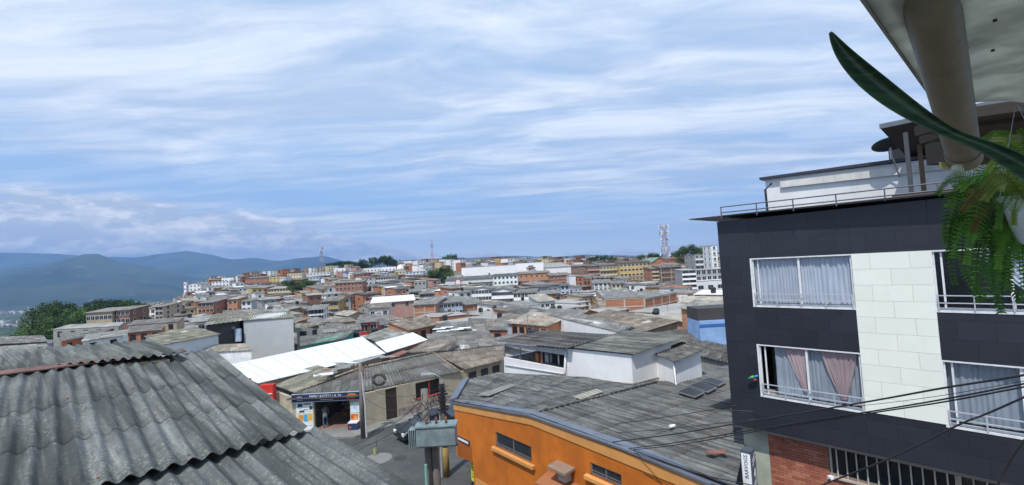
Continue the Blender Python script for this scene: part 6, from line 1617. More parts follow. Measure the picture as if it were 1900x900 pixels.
# fern
fn = thing('fern', 'lush green fern hanging from the white pot at the right edge', 'fern', pc + Vector((0, 0, .055)))
FO2 = Vector(fn.location)
M_FERN = [leaf_mat('fern_a', (.08, .20, .03), (.15, .32, .045), trans=.55), leaf_mat('fern_b', (.04, .12, .025), (.08, .20, .035), trans=.55), leaf_mat('fern_c', (.18, .26, .05), (.28, .34, .08), trans=.55), leaf_mat('fern_dry', (.12, .08, .03), (.18, .12, .05), trans=.5)]
def frond(path, w_, mat, np_=34):
    P = [at(*p_) for p_ in path]; out = []; n = len(P)
    for i in range(n - 1):
        p0, p1, p2, p3 = P[max(0, i - 1)], P[i], P[i + 1], P[min(n - 1, i + 2)]
        for k in range(10):
            u_ = k / 10; out.append(0.5 * ((2 * p1) + (-p0 + p2) * u_ + (2 * p0 - 5 * p1 + 4 * p2 - p3) * u_ * u_ + (-p0 + 3 * p1 - 3 * p2 + p3) * u_ ** 3))
    out.append(P[-1])
    m_ = MB(); m_.tube(out, .0013, 4)
    L = len(out) - 1; tilt = random.uniform(-.5, .5)
    for k in range(np_):
        f_ = .06 + .94 * k / np_; x = f_ * L; i = min(L - 1, int(x)); q = lerp(out[i], out[i + 1], x - i)
        d = (out[i + 1] - out[i]).normalized(); view = (q - EYE).normalized()
        s_ = d.cross(view + Vector((tilt, 0, tilt * .5))).normalized()
        ln2 = w_ * (math.sin(min(1, f_ * 1.25 + .12) * math.pi * .92) ** .7) * random.uniform(.85, 1.1) if f_ < .98 else w_ * .15
        ww = w_ * .15
        for sg_ in (-1, 1):
            droop = Vector((0, 0, -.10 * ln2 * random.uniform(.3, 2)))
            tp_ = q + s_ * sg_ * ln2 + d * ln2 * .38 + droop; md = q + s_ * sg_ * ln2 * .5 + d * ln2 * .16
            m_.poly([q - d * ww * .5, md - d * ww * .55, tp_, md + d * ww * .55, q + d * ww * .5])
    o = m_.obj('frond', mat, fn, org=FO2, fix=False)
random.seed(31)
FR = [  # (path pixels+Y, width, material)
    ([(1860, 372, 1.42), (1800, 348, 1.35), (1768, 400, 1.3), (1762, 470, 1.28), (1772, 530, 1.27)], .030, 1),
    ([(1870, 372, 1.42), (1815, 380, 1.33), (1788, 440, 1.29), (1790, 500, 1.27), (1815, 545, 1.26)], .034, 1),
    ([(1872, 375, 1.42), (1825, 360, 1.3), (1806, 420, 1.25), (1800, 450, 1.24), (1793, 492, 1.23)], .030, 0),
    ([(1875, 380, 1.42), (1840, 400, 1.35), (1815, 470, 1.31), (1812, 520, 1.30), (1820, 560, 1.3)], .036, 1),
    ([(1880, 385, 1.42), (1850, 430, 1.35), (1838, 480, 1.31), (1845, 530, 1.30), (1858, 582, 1.3)], .036, 1),
    ([(1885, 385, 1.42), (1862, 440, 1.36), (1858, 490, 1.34), (1868, 520, 1.33), (1895, 560, 1.32)], .034, 1),
    ([(1858, 365, 1.42), (1800, 330, 1.36), (1760, 335, 1.34), (1738, 362, 1.33)], .028, 1),
    ([(1855, 365, 1.42), (1800, 335, 1.34), (1770, 365, 1.3), (1752, 420, 1.3), (1755, 450, 1.3)], .028, 0),
    ([(1862, 362, 1.42), (1840, 335, 1.38), (1805, 335, 1.35), (1768, 348, 1.33)], .028, 0),
    ([(1880, 360, 1.42), (1860, 290, 1.40), (1845, 270, 1.39), (1828, 285, 1.38)], .026, 0),
    ([(1880, 360, 1.42), (1880, 290, 1.40), (1868, 255, 1.38), (1848, 245, 1.36), (1826, 258, 1.35)], .028, 0),
    ([(1885, 360, 1.42), (1885, 290, 1.40), (1870, 262, 1.38), (1840, 258, 1.36)], .026, 2),
    ([(1895, 360, 1.42), (1900, 300, 1.40), (1905, 262, 1.38), (1890, 240, 1.36)], .026, 0),
    ([(1860, 372, 1.42), (1825, 350, 1.3), (1800, 372, 1.26), (1785, 392, 1.25)], .026, 3),
    ([(1866, 378, 1.42), (1830, 380, 1.3), (1812, 410, 1.25), (1806, 430, 1.24)], .024, 3),
    ([(1868, 368, 1.42), (1835, 330, 1.3), (1805, 330, 1.25), (1782, 352, 1.24)], .028, 0),
    ([(1880, 390, 1.40), (1868, 410, 1.30), (1858, 450, 1.26), (1852, 500, 1.25)], .030, 0),
    ([(1890, 380, 1.40), (1880, 420, 1.28), (1875, 470, 1.25), (1872, 540, 1.24)], .032, 1),
    ([(1905, 380, 1.40), (1900, 430, 1.28), (1898, 480, 1.25), (1902, 560, 1.24)], .032, 1),
    ([(1874, 366, 1.40), (1855, 330, 1.34), (1838, 325, 1.30), (1822, 345, 1.28)], .026, 0),
]
FR += [([(1890, 372, 1.2), (1872, 360, 1.15), (1858, 385, 1.12), (1852, 425, 1.12)], .024, 0), ([(1900, 374, 1.18), (1890, 365, 1.12), (1882, 390, 1.09), (1880, 418, 1.09)], .022, 2), ([(1905, 372, 1.18), (1880, 340, 1.14), (1850, 345, 1.12), (1826, 372, 1.12)], .026, 2), ([(1900, 370, 1.18), (1870, 330, 1.14), (1848, 325, 1.12), (1822, 352, 1.12)], .026, 2), ([(1905, 372, 1.2), (1880, 300, 1.17), (1856, 290, 1.15), (1830, 318, 1.15)], .026, 2)]
for pth, wd, mi_ in FR: frond(pth, wd, M_FERN[mi_])
for k in range(62):
    ex, ey = random.uniform(1755, 1930), random.uniform(300, 560)
    if ex < 1790 and ey > 500: ey = 480
    if ex > 1880 and ey < 330: continue
    if ex < 1835 and ey < 360: ey += 75
    bx, by = random.uniform(1850, 1925), random.uniform(358, 385)
    mx_, my_ = lerp(bx, ex, .5), min(by, ey) + random.uniform(-55, 5); Yv = random.uniform(1.26, 1.5)
    if 1852 < ex and 375 < ey < 445: ey += 90
    frond([(bx, by, 1.44), (mx_, my_ if ey < 420 else lerp(by, ey, .35), (1.44 + Yv) / 2), (lerp(mx_, ex, .7), lerp(my_, ey, .55), Yv), (ex, ey, Yv)], random.uniform(.022, .032), M_FERN[random.choice((0, 0, 1, 1, 1, 2))], 28)

# ================================================================ town: landmark buildings, then the houses between them
random.seed(77)
WIN_ME = {}
def window_mesh(w_, h_, style=0):
    k = (w_, h_, style)
    if k in WIN_ME: return WIN_ME[k]
    m_ = MB()
    m_.box(-w_ / 2 - .08, -.05, -.08, w_ / 2 + .08, .02, h_ + .08, 1)
    m_.box(-w_ / 2, -.075, 0, -.03, -.0505, h_, 0); m_.box(.03, -.075, 0, w_ / 2, -.0505, h_, 0)
    if style == 1: m_.box(-w_ / 2 - .15, -.35, -.18, w_ / 2 + .15, -.05, -.081, 1)
    WIN_ME[k] = m_.mesh('window', [M_PANE, (M_FRAME, M_FRAME, M_CONC)[style]])
    return WIN_ME[k]
DOOR_ME = None
def door_mesh():
    global DOOR_ME
    if DOOR_ME is None:
        m_ = MB(); m_.box(-.5, -.05, 0, .5, .02, 2.1); DOOR_ME = m_.mesh('door', M_WOOD)
    return DOOR_ME
BAND_CACHE = {}
def make_building(name, label, org, rot, W_, Dp, H, floors, cols, wall, roof, rtype='shed', ww=1.1, wh=1.2, wstyle=0, balcony=None, frame=False, group=None, cat='building', sidecols=2, sidewall=None, base=5.0, fh=None, rise=None, side='auto', water=None, over=.5, overhang_mat=None):
    t = thing(name, label, cat, org, rot, group)
    m_ = MB(); m_.box(0, 0, -base, W_, Dp, H)
    wmesh = m_.mesh('wall', [WALL[wall], WALL[sidewall or wall]])
    if sidewall:
        wmesh.polygons.foreach_set('material_index', [1, 1, 0, 1, 0, 1])
    link('wall', wmesh, t)
    rise = rise if rise is not None else (Dp * .08 if rtype == 'shed' else Dp * .09)
    o = over; m_ = MB(); th = .10
    if rtype == 'shed':
        m_.hexa([(-o, -o, H + .01), (W_ + o, -o, H + .01), (W_ + o, Dp + o, H + rise), (-o, Dp + o, H + rise), (-o, -o, H + th + .01), (W_ + o, -o, H + th + .01), (W_ + o, Dp + o, H + rise + th), (-o, Dp + o, H + rise + th)])
    elif rtype == 'shedx':
        m_.hexa([(-o, -o, H + .01), (W_ + o, -o, H + rise), (W_ + o, Dp + o, H + rise), (-o, Dp + o, H + .01), (-o, -o, H + th + .01), (W_ + o, -o, H + rise + th), (W_ + o, Dp + o, H + rise + th), (-o, Dp + o, H + th + .01)])
    elif rtype == 'gable':
        yc = Dp / 2
        for (y0, y1, a, b) in ((-o, yc, H + .01, H + rise), (yc, Dp + o, H + rise, H + .01)):
            m_.hexa([(-o, y0, a), (W_ + o, y0, a), (W_ + o, y1, b), (-o, y1, b), (-o, y0, a + th), (W_ + o, y0, a + th), (W_ + o, y1, b + th), (-o, y1, b + th)])
    elif rtype == 'gablex':
        xc = W_ / 2
        for (x0, x1, a, b) in ((-o, xc, H + .01, H + rise), (xc, W_ + o, H + rise, H + .01)):
            m_.hexa([(x0, -o, a), (x1, -o, b), (x1, Dp + o, b), (x0, Dp + o, a), (x0, -o, a + th), (x1, -o, b + th), (x1, Dp + o, b + th), (x0, Dp + o, a + th)])
        k = len(m_.v)
    elif rtype == 'hip':
        i_ = min(W_, Dp) * .45; z0, z1 = H + .01, H + rise
        b4 = [(-o, -o, z0), (W_ + o, -o, z0), (W_ + o, Dp + o, z0), (-o, Dp + o, z0)]
        tcn = [(i_, Dp / 2, z1), (W_ - i_, Dp / 2, z1)]
        m_.quad(b4[0], b4[1], tcn[1], tcn[0]); m_.quad(b4[2], b4[3], tcn[0], tcn[1]); m_.tri(b4[1], b4[2], tcn[1]); m_.tri(b4[3], b4[0], tcn[0]); m_.quad(b4[3], b4[2], b4[1], b4[0])
    else:
        m_.box(-.15, -.15, H + .005, W_ + .15, Dp + .15, H + .12)
    ro = link('roof', m_.mesh('roof', ROOF[roof] if rtype != 'flat' else (ROOF[roof] if roof == 'white' else M_CONC)), t)
    if rtype in ('gable', 'shedx', 'gablex', 'shed') and rise > .3:      # gable ends closed
        H_ = H + rise
        if rtype == 'gable': pc_ = [[(x, 0, H), (x, Dp, H), (x, Dp / 2, H_)] for x in (.01, W_ - .01)]
        elif rtype == 'gablex': pc_ = [[(0, y, H), (W_, y, H), (W_ / 2, y, H_)] for y in (.01, Dp - .01)]
        elif rtype == 'shed': pc_ = [[(x, 0, H), (x, Dp, H), (x, Dp, H_)] for x in (.01, W_ - .01)] + [[(0, Dp - .01, H), (W_, Dp - .01, H), (W_, Dp - .01, H_), (0, Dp - .01, H_)]]
        else: pc_ = [[(0, y, H), (W_, y, H), (W_, y, H_)] for y in (.01, Dp - .01)] + [[(W_ - .01, 0, H), (W_ - .01, Dp, H), (W_ - .01, Dp, H_), (W_ - .01, 0, H_)]]
        for pts_ in pc_:
            m_ = MB(); m_.poly(pts_); link('gable_wall', m_.mesh('gable_wall', WALL[sidewall or wall]), t)
    fh = fh or H / floors
    wm_ = window_mesh(ww, wh, wstyle)
    for f_ in range(floors):
        z = f_ * fh + fh * .38
        for c_ in range(cols):
            x = W_ * (c_ + .5) / cols
            if f_ == 0 and c_ == cols // 2 and floors < 4 and name.endswith('house'):
                link('door', door_mesh(), t, (x, 0, 0)); continue
            link('window', wm_, t, (x, 0, z))
    # side that faces the viewer
    cx, cy = org[0], org[1]
    Lx = Vector((math.cos(rot), math.sin(rot)))
    left_vis = (Vector((-cx, -cy)).dot(-Lx)) > 0
    if sidecols:
        for f_ in range(floors):
            z = f_ * fh + fh * .38
            for c_ in range(sidecols):
                y = Dp * (c_ + .5) / sidecols
                if left_vis: o2 = link('window', wm_, t, (0, y, z), R(-90))
                else:
                    right_vis = (Vector((-cx, -cy)) + Lx * -W_).dot(Lx) > 0
                    if right_vis: o2 = link('window', wm_, t, (W_, y, z), R(90))
    if balcony:
        for f_ in range(1 if floors > 1 else 0, floors):
            z = f_ * fh
            m_ = MB(); m_.box(.2, -.9, z - .12, W_ - .2, -.001, z); m_.box(.2, -.9, z + .001, W_ - .2, -.8, z + .85)
            link('balcony', m_.mesh('balcony', balcony), t)
    if frame:
        m_ = MB(); n = max(3, round(W_ / 4)); nd = max(3, round(Dp / 4))
        for f_ in range(floors + 1): m_.box(-.06, -.07, f_ * fh - .14 - (0.12 if f_ == floors else 0), W_ + .06, -.001, f_ * fh + .14 - (0.12 if f_ == floors else 0)); m_.box(W_ + .001, 0, f_ * fh - .14 - (0.12 if f_ == floors else 0), W_ + .07, Dp, f_ * fh + .14 - (0.12 if f_ == floors else 0)); m_.box(-.07, 0, f_ * fh - .14 - (0.12 if f_ == floors else 0), -.001, Dp, f_ * fh + .14 - (0.12 if f_ == floors else 0))
        for i in range(n): x = W_ * i / (n - 1); m_.box(x - .17, -.09, -base, x + .17, -.002, H - .3)
        for i in range(nd): y = Dp * i / (nd - 1); m_.box(W_ + .002, y - .17, -base, W_ + .09, y + .17, H - .3); m_.box(-.09, y - .17, -base, -.002, y + .17, H - .3)
        link('concrete_frame', m_.mesh('concrete_frame', M_BEAM), t)
    if water:
        m_ = MB(); q = Vector((W_ * random.uniform(.2, .8), Dp * random.uniform(.3, .8), H + (rise if rtype == 'shed' else rise * .6)))
        m_.tube([q, q + Vector((0, 0, 1.0)), q + Vector((0, 0, 1.25))], [.55, .6, .25], 10)
        link('water_tank', m_.mesh('water_tank', water), t)
    return t
def foot_local(org, rot, W_, Dp, grow=1.0):
    ex, ey = Vector((math.cos(rot), math.sin(rot))), Vector((-math.sin(rot), math.cos(rot)))
    o = Vector((org[0], org[1])) - ex * grow - ey * grow
    W2, D2_ = W_ + 2 * grow, Dp + 2 * grow
    c = o + ex * W2 / 2 + ey * D2_ / 2
    FOOT.append(([o, o + ex * W2, o + ex * W2 + ey * D2_, o + ey * D2_], c, math.hypot(W2, D2_) / 2))
def sat_overlap(Pa, Pb):
    for P_, Q_ in ((Pa, Pb), (Pb, Pa)):
        n = len(P_)
        for i in range(n):
            e = P_[(i + 1) % n] - P_[i]; ax_ = Vector((-e.y, e.x))
            a = [ax_.dot(v) for v in P_]; b = [ax_.dot(v) for v in Q_]
            if max(a) <= min(b) or max(b) <= min(a): return False
    return True
def free(poly, c, r_):
    for (P_, cc, rr) in FOOT:
        if (cc - c).length < rr + r_ and sat_overlap(P_, poly): return False
    return True
LMK = []
HRECT = []
def hero(name, label, px0, px1, yt, Y, H, azd, Dp, floors, cols, wall, roof, rtype='shed', lm=None, base_vis=None, **kw):
    a = R(azd); P0 = at(px0, yt, Y); t1 = (px1 - 950) / 850 / 1.0
    q = ray(px1, yt); t1 = q.x / q.y
    W_ = abs((t1 * P0.y - P0.x) / (math.cos(a) - t1 * math.sin(a)))
    org = Vector((P0.x, P0.y, P0.z - H))
    gz_ = gz(P0.x, P0.y)
    kw.setdefault('base', max(2.0, org.z - gz_ + 3))
    t = make_building(name, label, org, a, W_, Dp, H, floors, cols, wall, roof, rtype, **kw)
    foot_local(org, a, W_, Dp, .8)
    HRECT.append((px0, px1, yt, min(H, base_vis or H) * FPX / Y, Y))
    if lm: LMK.append((lm, (px0 + px1) / 2, Y))
    return t
# --- skyline and middle distance landmarks, read from the photograph
hero('shopping_centre', 'huge plain white warehouse-like shopping centre on the skyline', 856, 958, 497, 318, 9.5, 3, 60, 1, 1, 'bright', 'grey', 'flat', lm='the huge white shopping centre', sidecols=0)
hero('shopping_centre_hall', 'white hall with small dark emblem on its gable, behind the shopping centre', 957, 1008, 489, 345, 9, 2, 50, 1, 1, 'bright', 'grey', 'flat', lm='the white hall with the emblem', sidecols=0)
hero('white_storehouse', 'long low white storehouse at the right end of the white halls', 1008, 1062, 497, 350, 6, 6, 40, 1, 1, 'bright', 'pale', 'shed', lm='the long white storehouse', sidecols=0)
hero('white_annex', 'low white annex at the left foot of the shopping centre', 829, 857, 513, 300, 5, 4, 20, 1, 2, 'bright', 'grey', 'flat', sidecols=0)
hero('striped_shop_hall', 'long low white hall with dark stripe and round red emblem', 826, 918, 521, 268, 4.5, 0, 18, 1, 1, 'white', 'dark', 'shed', lm='the striped white hall', sidecols=0)
q = at(850, 524, 266.5); t = thing('round_emblem', 'round white emblem with red ring on the striped hall', 'sign', q)
for k, (rr, mm_) in enumerate(((1.9, M_RED), (1.45, M_WHITE))):
    m_ = MB(); m_.tube([q + Vector((0, -.1 * k, 0)), q + Vector((0, -.1 * k - .09, 0))], rr, 20); m_.obj('ring' if k == 0 else 'disc', mm_, t, org=q)
q = at(872, 526, 267.3); m_ = MB(); m_.box(q.x - 1, q.y - .1, q.z - .35, q.x + 14, q.y, q.z + .35); tag(m_.obj('stripe_panel', WALL['dark'], org=q), 'dark horizontal stripe panel on the white hall', 'panel')
q = at(985, 497, 344.6); t = thing('hall_emblem', 'small dark emblem with lettering on the white hall gable', 'sign', q)
m_ = MB(); m_.box(q.x - 3.4, q.y - .2, q.z - .5, q.x + 3.4, q.y - .05, q.z + .5); m_.obj('letters', flat_mat('emblem_brown', (.12, .05, .04)), t, org=q)
m_ = MB(); m_.box(q.x - 1.8, q.y - .2, q.z + .8, q.x + 1.8, q.y - .05, q.z + 1.8); m_.obj('emblem', flat_mat('emblem_brown', (.12, .05, .04)), t, org=q)
hero('white_three_storey_house', 'white three storey house with two rows of windows in front of the shopping centre', 915, 960, 513, 255, 8.0, -2, 12, 3, 6, 'bright', 'dark', 'shed', lm='the white three storey house', sidecols=1)
q = at(930, 533, 250); t = thing('green_awning', 'bright green awning strip below the white three storey house', 'awning', q)
m_ = MB(); m_.hexa([q + Vector(v) for v in ((-6.5, -1, -1.6), (6.5, 1.5, -.2), (6.5, 3, .2), (-6.5, 1, -1.2), (-6.5, -1, -.4), (6.5, 1.5, 1.0), (6.5, 3, 1.2), (-6.5, 1, -.2))]); m_.obj('cloth', flat_mat('awning_green', (.03, .36, .24)), t, org=q)
m_ = MB(); m_.tube([q + Vector((-5, 0, -3.5)), q + Vector((-5, 0, -1.4))], .1, 6); m_.obj('post', M_METAL, t, org=q)
hero('white_terrace_row', 'long white two storey terrace with small windows, left part', 875, 912, 538, 172, 4.8, -8, 9, 2, 6, 'bright', 'grey', 'gablex', lm='the long white terrace', rise=1.0, sidecols=2)
hero('white_terrace_row', 'long white two storey terrace with small windows, middle part', 911.5, 953, 541, 169, 5.0, -8, 9, 2, 7, 'bright', 'grey', 'gablex', rise=1.2, sidecols=0)
hero('white_terrace_row', 'long white two storey terrace with small windows, right part by the dark gap', 952.5, 994, 544, 166, 4.8, -8, 9, 2, 6, 'bright', 'grey', 'shed', sidecols=0)
hero('blue_white_house', 'pale blue and white house with two rows of dark windows above brick', 808, 858, 564, 128, 3.9, 22, 14, 2, 7, 'paleblue', 'grey', 'shed', lm='the pale blue house with dark windows', ww=.8, wh=.9, sidewall='orangebrick', sidecols=0)
hero('orange_brick_house', 'orange brick house with concrete frame attached left of the pale blue house', 768, 807, 566, 124, 4.2, -6, 12, 2, 0, 'orangebrick', 'grey', 'shed', lm='the orange brick house with concrete frame', frame=True, sidecols=0)
hero('orange_brick_house', 'orange brick wing with faded roof attached right of the pale blue house', 860, 898, 566, 132, 5.2, 18, 12, 2, 0, 'orangebrick', 'grey', 'shed', frame=True, sidecols=0)
hero('brick_podium', 'low bare brick storey with orange edge below the pale blue house', 770, 815, 590, 112, 3.2, -14, 9, 1, 0, 'orangebrick', 'rust', 'flat', sidecols=0)
hero('brick_podium', 'low orange brick storey under the right half of the pale blue house', 815.5, 868, 589, 112, 3.0, 24, 9, 1, 0, 'brick', 'rust', 'flat', sidecols=0)
hero('brick_block', 'three storey unplastered red brick block with a grid of concrete beams', 1122, 1195, 555, 118, 6.6, -6, 30, 3, 0, 'brick', 'grey', 'shed', lm='the big brick block with concrete grid', frame=True, rise=.4, sidecols=0, fh=2.2, over=.15)
hero('brick_block', 'brick block right half with concrete grid turning towards the black building', 1196.5, 1256, 555, 118.5, 6.6, 46, 14, 3, 0, 'brick', 'grey', 'shed', frame=True, rise=.4, sidecols=0, fh=2.2, over=.15)
hero('brick_lean_to', 'low brick lean-to at the left end of the big brick block', 1113, 1124, 569, 117, 4.4, -6, 14, 2, 0, 'orangebrick', 'tan', 'shed', frame=True, sidecols=0, over=.1)
hero('yellow_apartment_block', 'long ochre yellow four storey apartment block near the skyline', 1149, 1207, 489, 285, 12, -4, 16, 4, 8, 'yellow', 'dark', 'shed', lm='the ochre yellow apartment block', ww=1.6, wh=1.2, balcony=None, rise=1)
hero('yellow_lower_wing', 'ochre lower wing with open galleries below the yellow apartment block', 1172, 1208, 513, 277, 5.6, -4, 7, 2, 5, 'yellow', 'dark', 'flat', balcony=WALL['cream'])
hero('green_roof_building', 'building with a large green metal roof beside the red and white mast', 1206, 1242, 490, 300, 3, -3, 26, 1, 4, 'brick', 'greenmetal', 'gablex', rise=4, lm='the green roofed building')
hero('balcony_building', 'narrow cream building with stacked rounded balconies, right of the yellow block', 1208, 1226, 499, 262, 11, 2, 14, 5, 3, 'brick', 'brown', 'shed', balcony=WALL['cream'], lm='the building with stacked cream balconies')
hero('tall_brick_building', 'tall brick building with pale frames behind the mast foot', 1226, 1264, 497, 258, 14, 0, 14, 5, 7, 'brownbrick', 'brown', 'shed', frame=True, wstyle=2, lm='the tall brick building by the mast')
hero('cream_house', 'small cream house with a dark roof right above the mast foot', 1243, 1264, 492, 270, 6, 0, 12, 2, 3, 'cream', 'grey', 'shed')
hero('striped_office_block', 'white office block with pale blue window bands beside the black building', 1265, 1291, 502, 150, 7.6, -10, 14, 5, 1, 'bright', 'grey', 'flat', lm='the white office block with blue bands', ww=4.2, wh=.8, sidewall='grey', sidecols=0)
hero('grey_glass_building', 'grey glazed upper building on white base beside the black building', 1290.5, 1340, 502, 158, 4.6, 4, 10, 2, 5, 'grey', 'grey', 'flat', ww=1.3, wh=1.6, sidecols=0)
hero('white_base_building', 'plain white lower building under the grey glazed storeys', 1290.5, 1345, 522, 155, 4.4, 4, 10, 1, 3, 'bright', 'white', 'flat', sidecols=0, ww=1.8)
hero('tower_block', 'pale tower block with dark balconies rising behind the white office block', 1288, 1324, 473, 240, 14, 0, 14, 5, 4, 'grey', 'tan', 'flat', balcony=WALL['white'], lm='the pale tower block')
hero('slim_tower', 'slim white tower touching the edge of the black building', 1319, 1330, 456, 225, 22, 0, 10, 8, 1, 'white', 'pale', 'flat', wstyle=1, lm='the slim white tower')
hero('brown_apartments', 'brown and cream apartments left of the yellow block', 1112, 1149, 493, 296, 10, -3, 14, 3, 6, 'tan', 'brown', 'shed', balcony=WALL['cream'], lm='the brown and cream apartments')
hero('brown_apartments', 'dull red brick apartments beside the long white storehouse', 1062, 1088, 495, 300, 8, -3, 14, 3, 4, 'brownbrick', 'brown', 'shed')
hero('brown_apartments', 'low brown house with cream floor bands between storehouse and yellow block', 1089, 1113, 495, 298, 8, -3, 14, 3, 4, 'brick', 'dark', 'shed', balcony=WALL['pink'])
hero('small_white_box', 'small white box building on the skyline above the brown apartments', 1065, 1082, 488, 330, 5, 0, 12, 1, 1, 'white', 'white', 'flat')
hero('brick_row', 'long unfinished brown brick row below the white halls', 962, 1020, 509, 280, 7, 0, 14, 2, 6, 'orangebrick', 'brown', 'shed', lm='the long brown brick row')
hero('brick_row', 'right end of the brown brick row with white windows', 1020.5, 1056, 512, 262, 6, 0, 14, 2, 5, 'brick', 'brown', 'shed', wstyle=1)
hero('white_corner_house', 'white house with curved corner and many windows in front of the yellow block', 1102, 1135, 526, 205, 6.5, -6, 12, 3, 4, 'white', 'grey', 'shed', lm='the white house with the curved corner', wstyle=1)
hero('white_small_house', 'small bright white gabled house left of the tall brick building', 1160, 1178, 532, 192, 4.2, -4, 9, 2, 2, 'bright', 'grey', 'gablex', rise=1.0, lm='the small white gabled house')
hero('yellow_trim_house', 'white house with yellow trim beside the small white gabled house', 1135, 1158, 527, 198, 5, -4, 10, 2, 3, 'cream', 'grey', 'shed')
hero('white_block_house', 'plain white block above the brown brick row, right of its end', 1056, 1068, 513, 240, 6.5, 0, 12, 1, 0, 'bright', 'pale', 'flat', sidecols=0)
hero('blue_window_house', 'small pale house with blue windows right of the long white terrace', 1040, 1056, 531, 190, 4.4, 0, 8, 2, 2, 'paleblue', 'dark', 'shed', lm='the small house with blue windows')
hero('orange_wall_house', 'low house with bright orange wall right of the long white terrace', 1008, 1040, 546, 160, 2.6, 0, 9, 1, 4, 'terracotta', 'grey', 'shed', lm='the low orange walled house')
hero('pale_roof_workshop', 'workshop with pale roof and brick end, in front of the orange walled house', 1000, 1030, 560, 132, 3.2, 10, 14, 1, 3, 'white', 'tan', 'shed', lm='the pale roofed workshop')
# left part of town
hero('brick_skyline_block', 'red brick apartments on the left skyline', 455, 498, 517, 420, 9, 8, 16, 3, 7, 'brick', 'brown', 'shed', lm='the red brick apartments on the left skyline')
hero('cream_skyline_block', 'cream and yellow apartments on the skyline right of the red brick ones', 499, 520, 514, 410, 10, 8, 16, 3, 3, 'yellow', 'dark', 'flat', lm='the cream skyline apartments')
hero('white_stair_house', 'narrow white house with blue balconies on the left skyline', 520, 529, 514, 400, 12, 6, 14, 4, 2, 'white', 'pale', 'flat')
hero('cream_long_apartments', 'long cream apartments with many windows below the green trees', 497, 540, 537, 300, 7.5, 8, 14, 3, 8, 'cream', 'tan', 'shed', lm='the long cream apartments')
hero('white_skyline_house', 'low white house with dark windows on the far left skyline', 411, 433, 516, 440, 5, 8, 14, 1, 4, 'bright', 'pale', 'flat', lm='the low white skyline house')
hero('white_terraced_house', 'white terraced house stepping down left of the low white skyline house', 393, 425, 523, 410, 5, 8, 14, 2, 5, 'white', 'pale', 'flat')
hero('church_like_house', 'pale house with small white turret at the far left end of the town', 344, 372, 529, 400, 6, 8, 16, 2, 4, 'white', 'pale', 'gablex', lm='the pale house with the turret')
hero('white_turret', 'small white turret beside the pale house at the left end', 341, 345, 524, 398, 8, 8, 3, 2, 1, 'bright', 'white', 'flat', sidecols=0)
hero('brick_apartments_left', 'orange brick apartments of four storeys in the left part of town', 367, 396, 563, 190, 7.0, 8, 12, 3, 4, 'brick', 'grey', 'shed', lm='the orange brick apartments at left')
hero('tan_apartments_left', 'tan narrow apartments at the left edge of the dense houses', 288, 302, 570, 172, 7.2, 6, 12, 4, 2, 'tan', 'brown', 'shed', lm='the narrow tan apartments at left')
hero('white_house_left', 'white flat house beside green bushes at the left edge of town', 270, 288, 575, 180, 4.2, 6, 8, 2, 2, 'bright', 'pale', 'flat', lm='the white flat house at the left edge')
hero('brown_row_left', 'long brown row house in front of the green slope', 160, 208, 581, 150, 3.8, 8, 10, 1, 6, 'tan', 'pale', 'shed', lm='the long brown row house at far left')
hero('brown_row_left', 'two storey reddish row right of the long brown row house', 208.5, 240, 577, 152, 5.0, 8, 10, 2, 4, 'brownbrick', 'brown', 'shed')
hero('red_wall_house', 'house with bright red wall patch behind the long white metal roof', 663, 697, 600, 92, 2.6, 12, 9, 1, 4, 'red', 'grey', 'shed', lm='the red walled house')
hero('orange_turret_house', 'orange house with small dark red top storey in the left middle', 423, 440, 556, 200, 6, 6, 10, 2, 2, 'orangebrick', 'tan', 'shed')
hero('white_screen_house', 'house with a bright white screen wall in the left middle', 448, 466, 560, 186, 4.6, 6, 10, 2, 2, 'bright', 'grey', 'shed', sidecols=0, lm='the house with the white screen wall')
hero('yellow_brown_building', 'ochre and brown two storey building right of centre-left', 597, 628, 560, 165, 5, 8, 12, 2, 5, 'yellow', 'brown', 'shed', lm='the ochre and brown building')
hero('white_house_mid', 'white house with dark windows below the ochre and brown building', 572, 600, 576, 138, 3.6, 14, 10, 2, 4, 'white', 'grey', 'shed')
hero('red_brick_row', 'long red brick row with pale trim left of the striped white hall', 622, 672, 526, 260, 7, 6, 12, 3, 7, 'brick', 'brown', 'shed', lm='the long red brick row')
hero('pink_skyline_house', 'pink and white house on the skyline below the wooded hill', 624, 640, 504, 400, 9, 6, 12, 3, 2, 'pink', 'white', 'flat', lm='the pink skyline house')
hero('white_skyline_hall', 'white flat hall at the foot of the wooded hill', 620, 641, 498, 440, 5, 6, 16, 1, 2, 'bright', 'white', 'flat')
hero('white_skyline_hall', 'row of white flat roofs right below the wooded hill', 674, 706, 498, 450, 5, 4, 16, 1, 5, 'bright', 'white', 'flat')
hero('white_skyline_hall', 'white flat hall between the wooded hill and the domed church', 707, 734, 496, 450, 5.5, 4, 16, 1, 4, 'bright', 'white', 'flat')
hero('domed_church', 'cream church with small round dome and a thin cross on the skyline', 734, 752, 502, 390, 12, 2, 16, 3, 3, 'cream', 'rust', 'flat', lm='the domed church')
q = at(743, 501, 396); t = thing('church_dome', 'small white and pink dome with a cross on the cream church', 'dome', q)
m_ = MB(); m_.tube([q + Vector((0, 0, v)) for v in (-.5, 1.5, 2.2, 3.4, 4.3, 4.7)], [3.2, 3.2, 3.0, 2.2, 1.2, .2], 16); m_.obj('cupola', WALL['white'], t, smooth=True, org=q)
m_ = MB(); m_.tube([q + Vector((0, 0, 4.5)), q + Vector((0, 0, 9.5))], .22, 6); m_.box(q.x - 1.0, q.y - .15, q.z + 8, q.x + 1.0, q.y + .15, q.z + 8.4); m_.obj('cross', M_DARK, t, org=q)
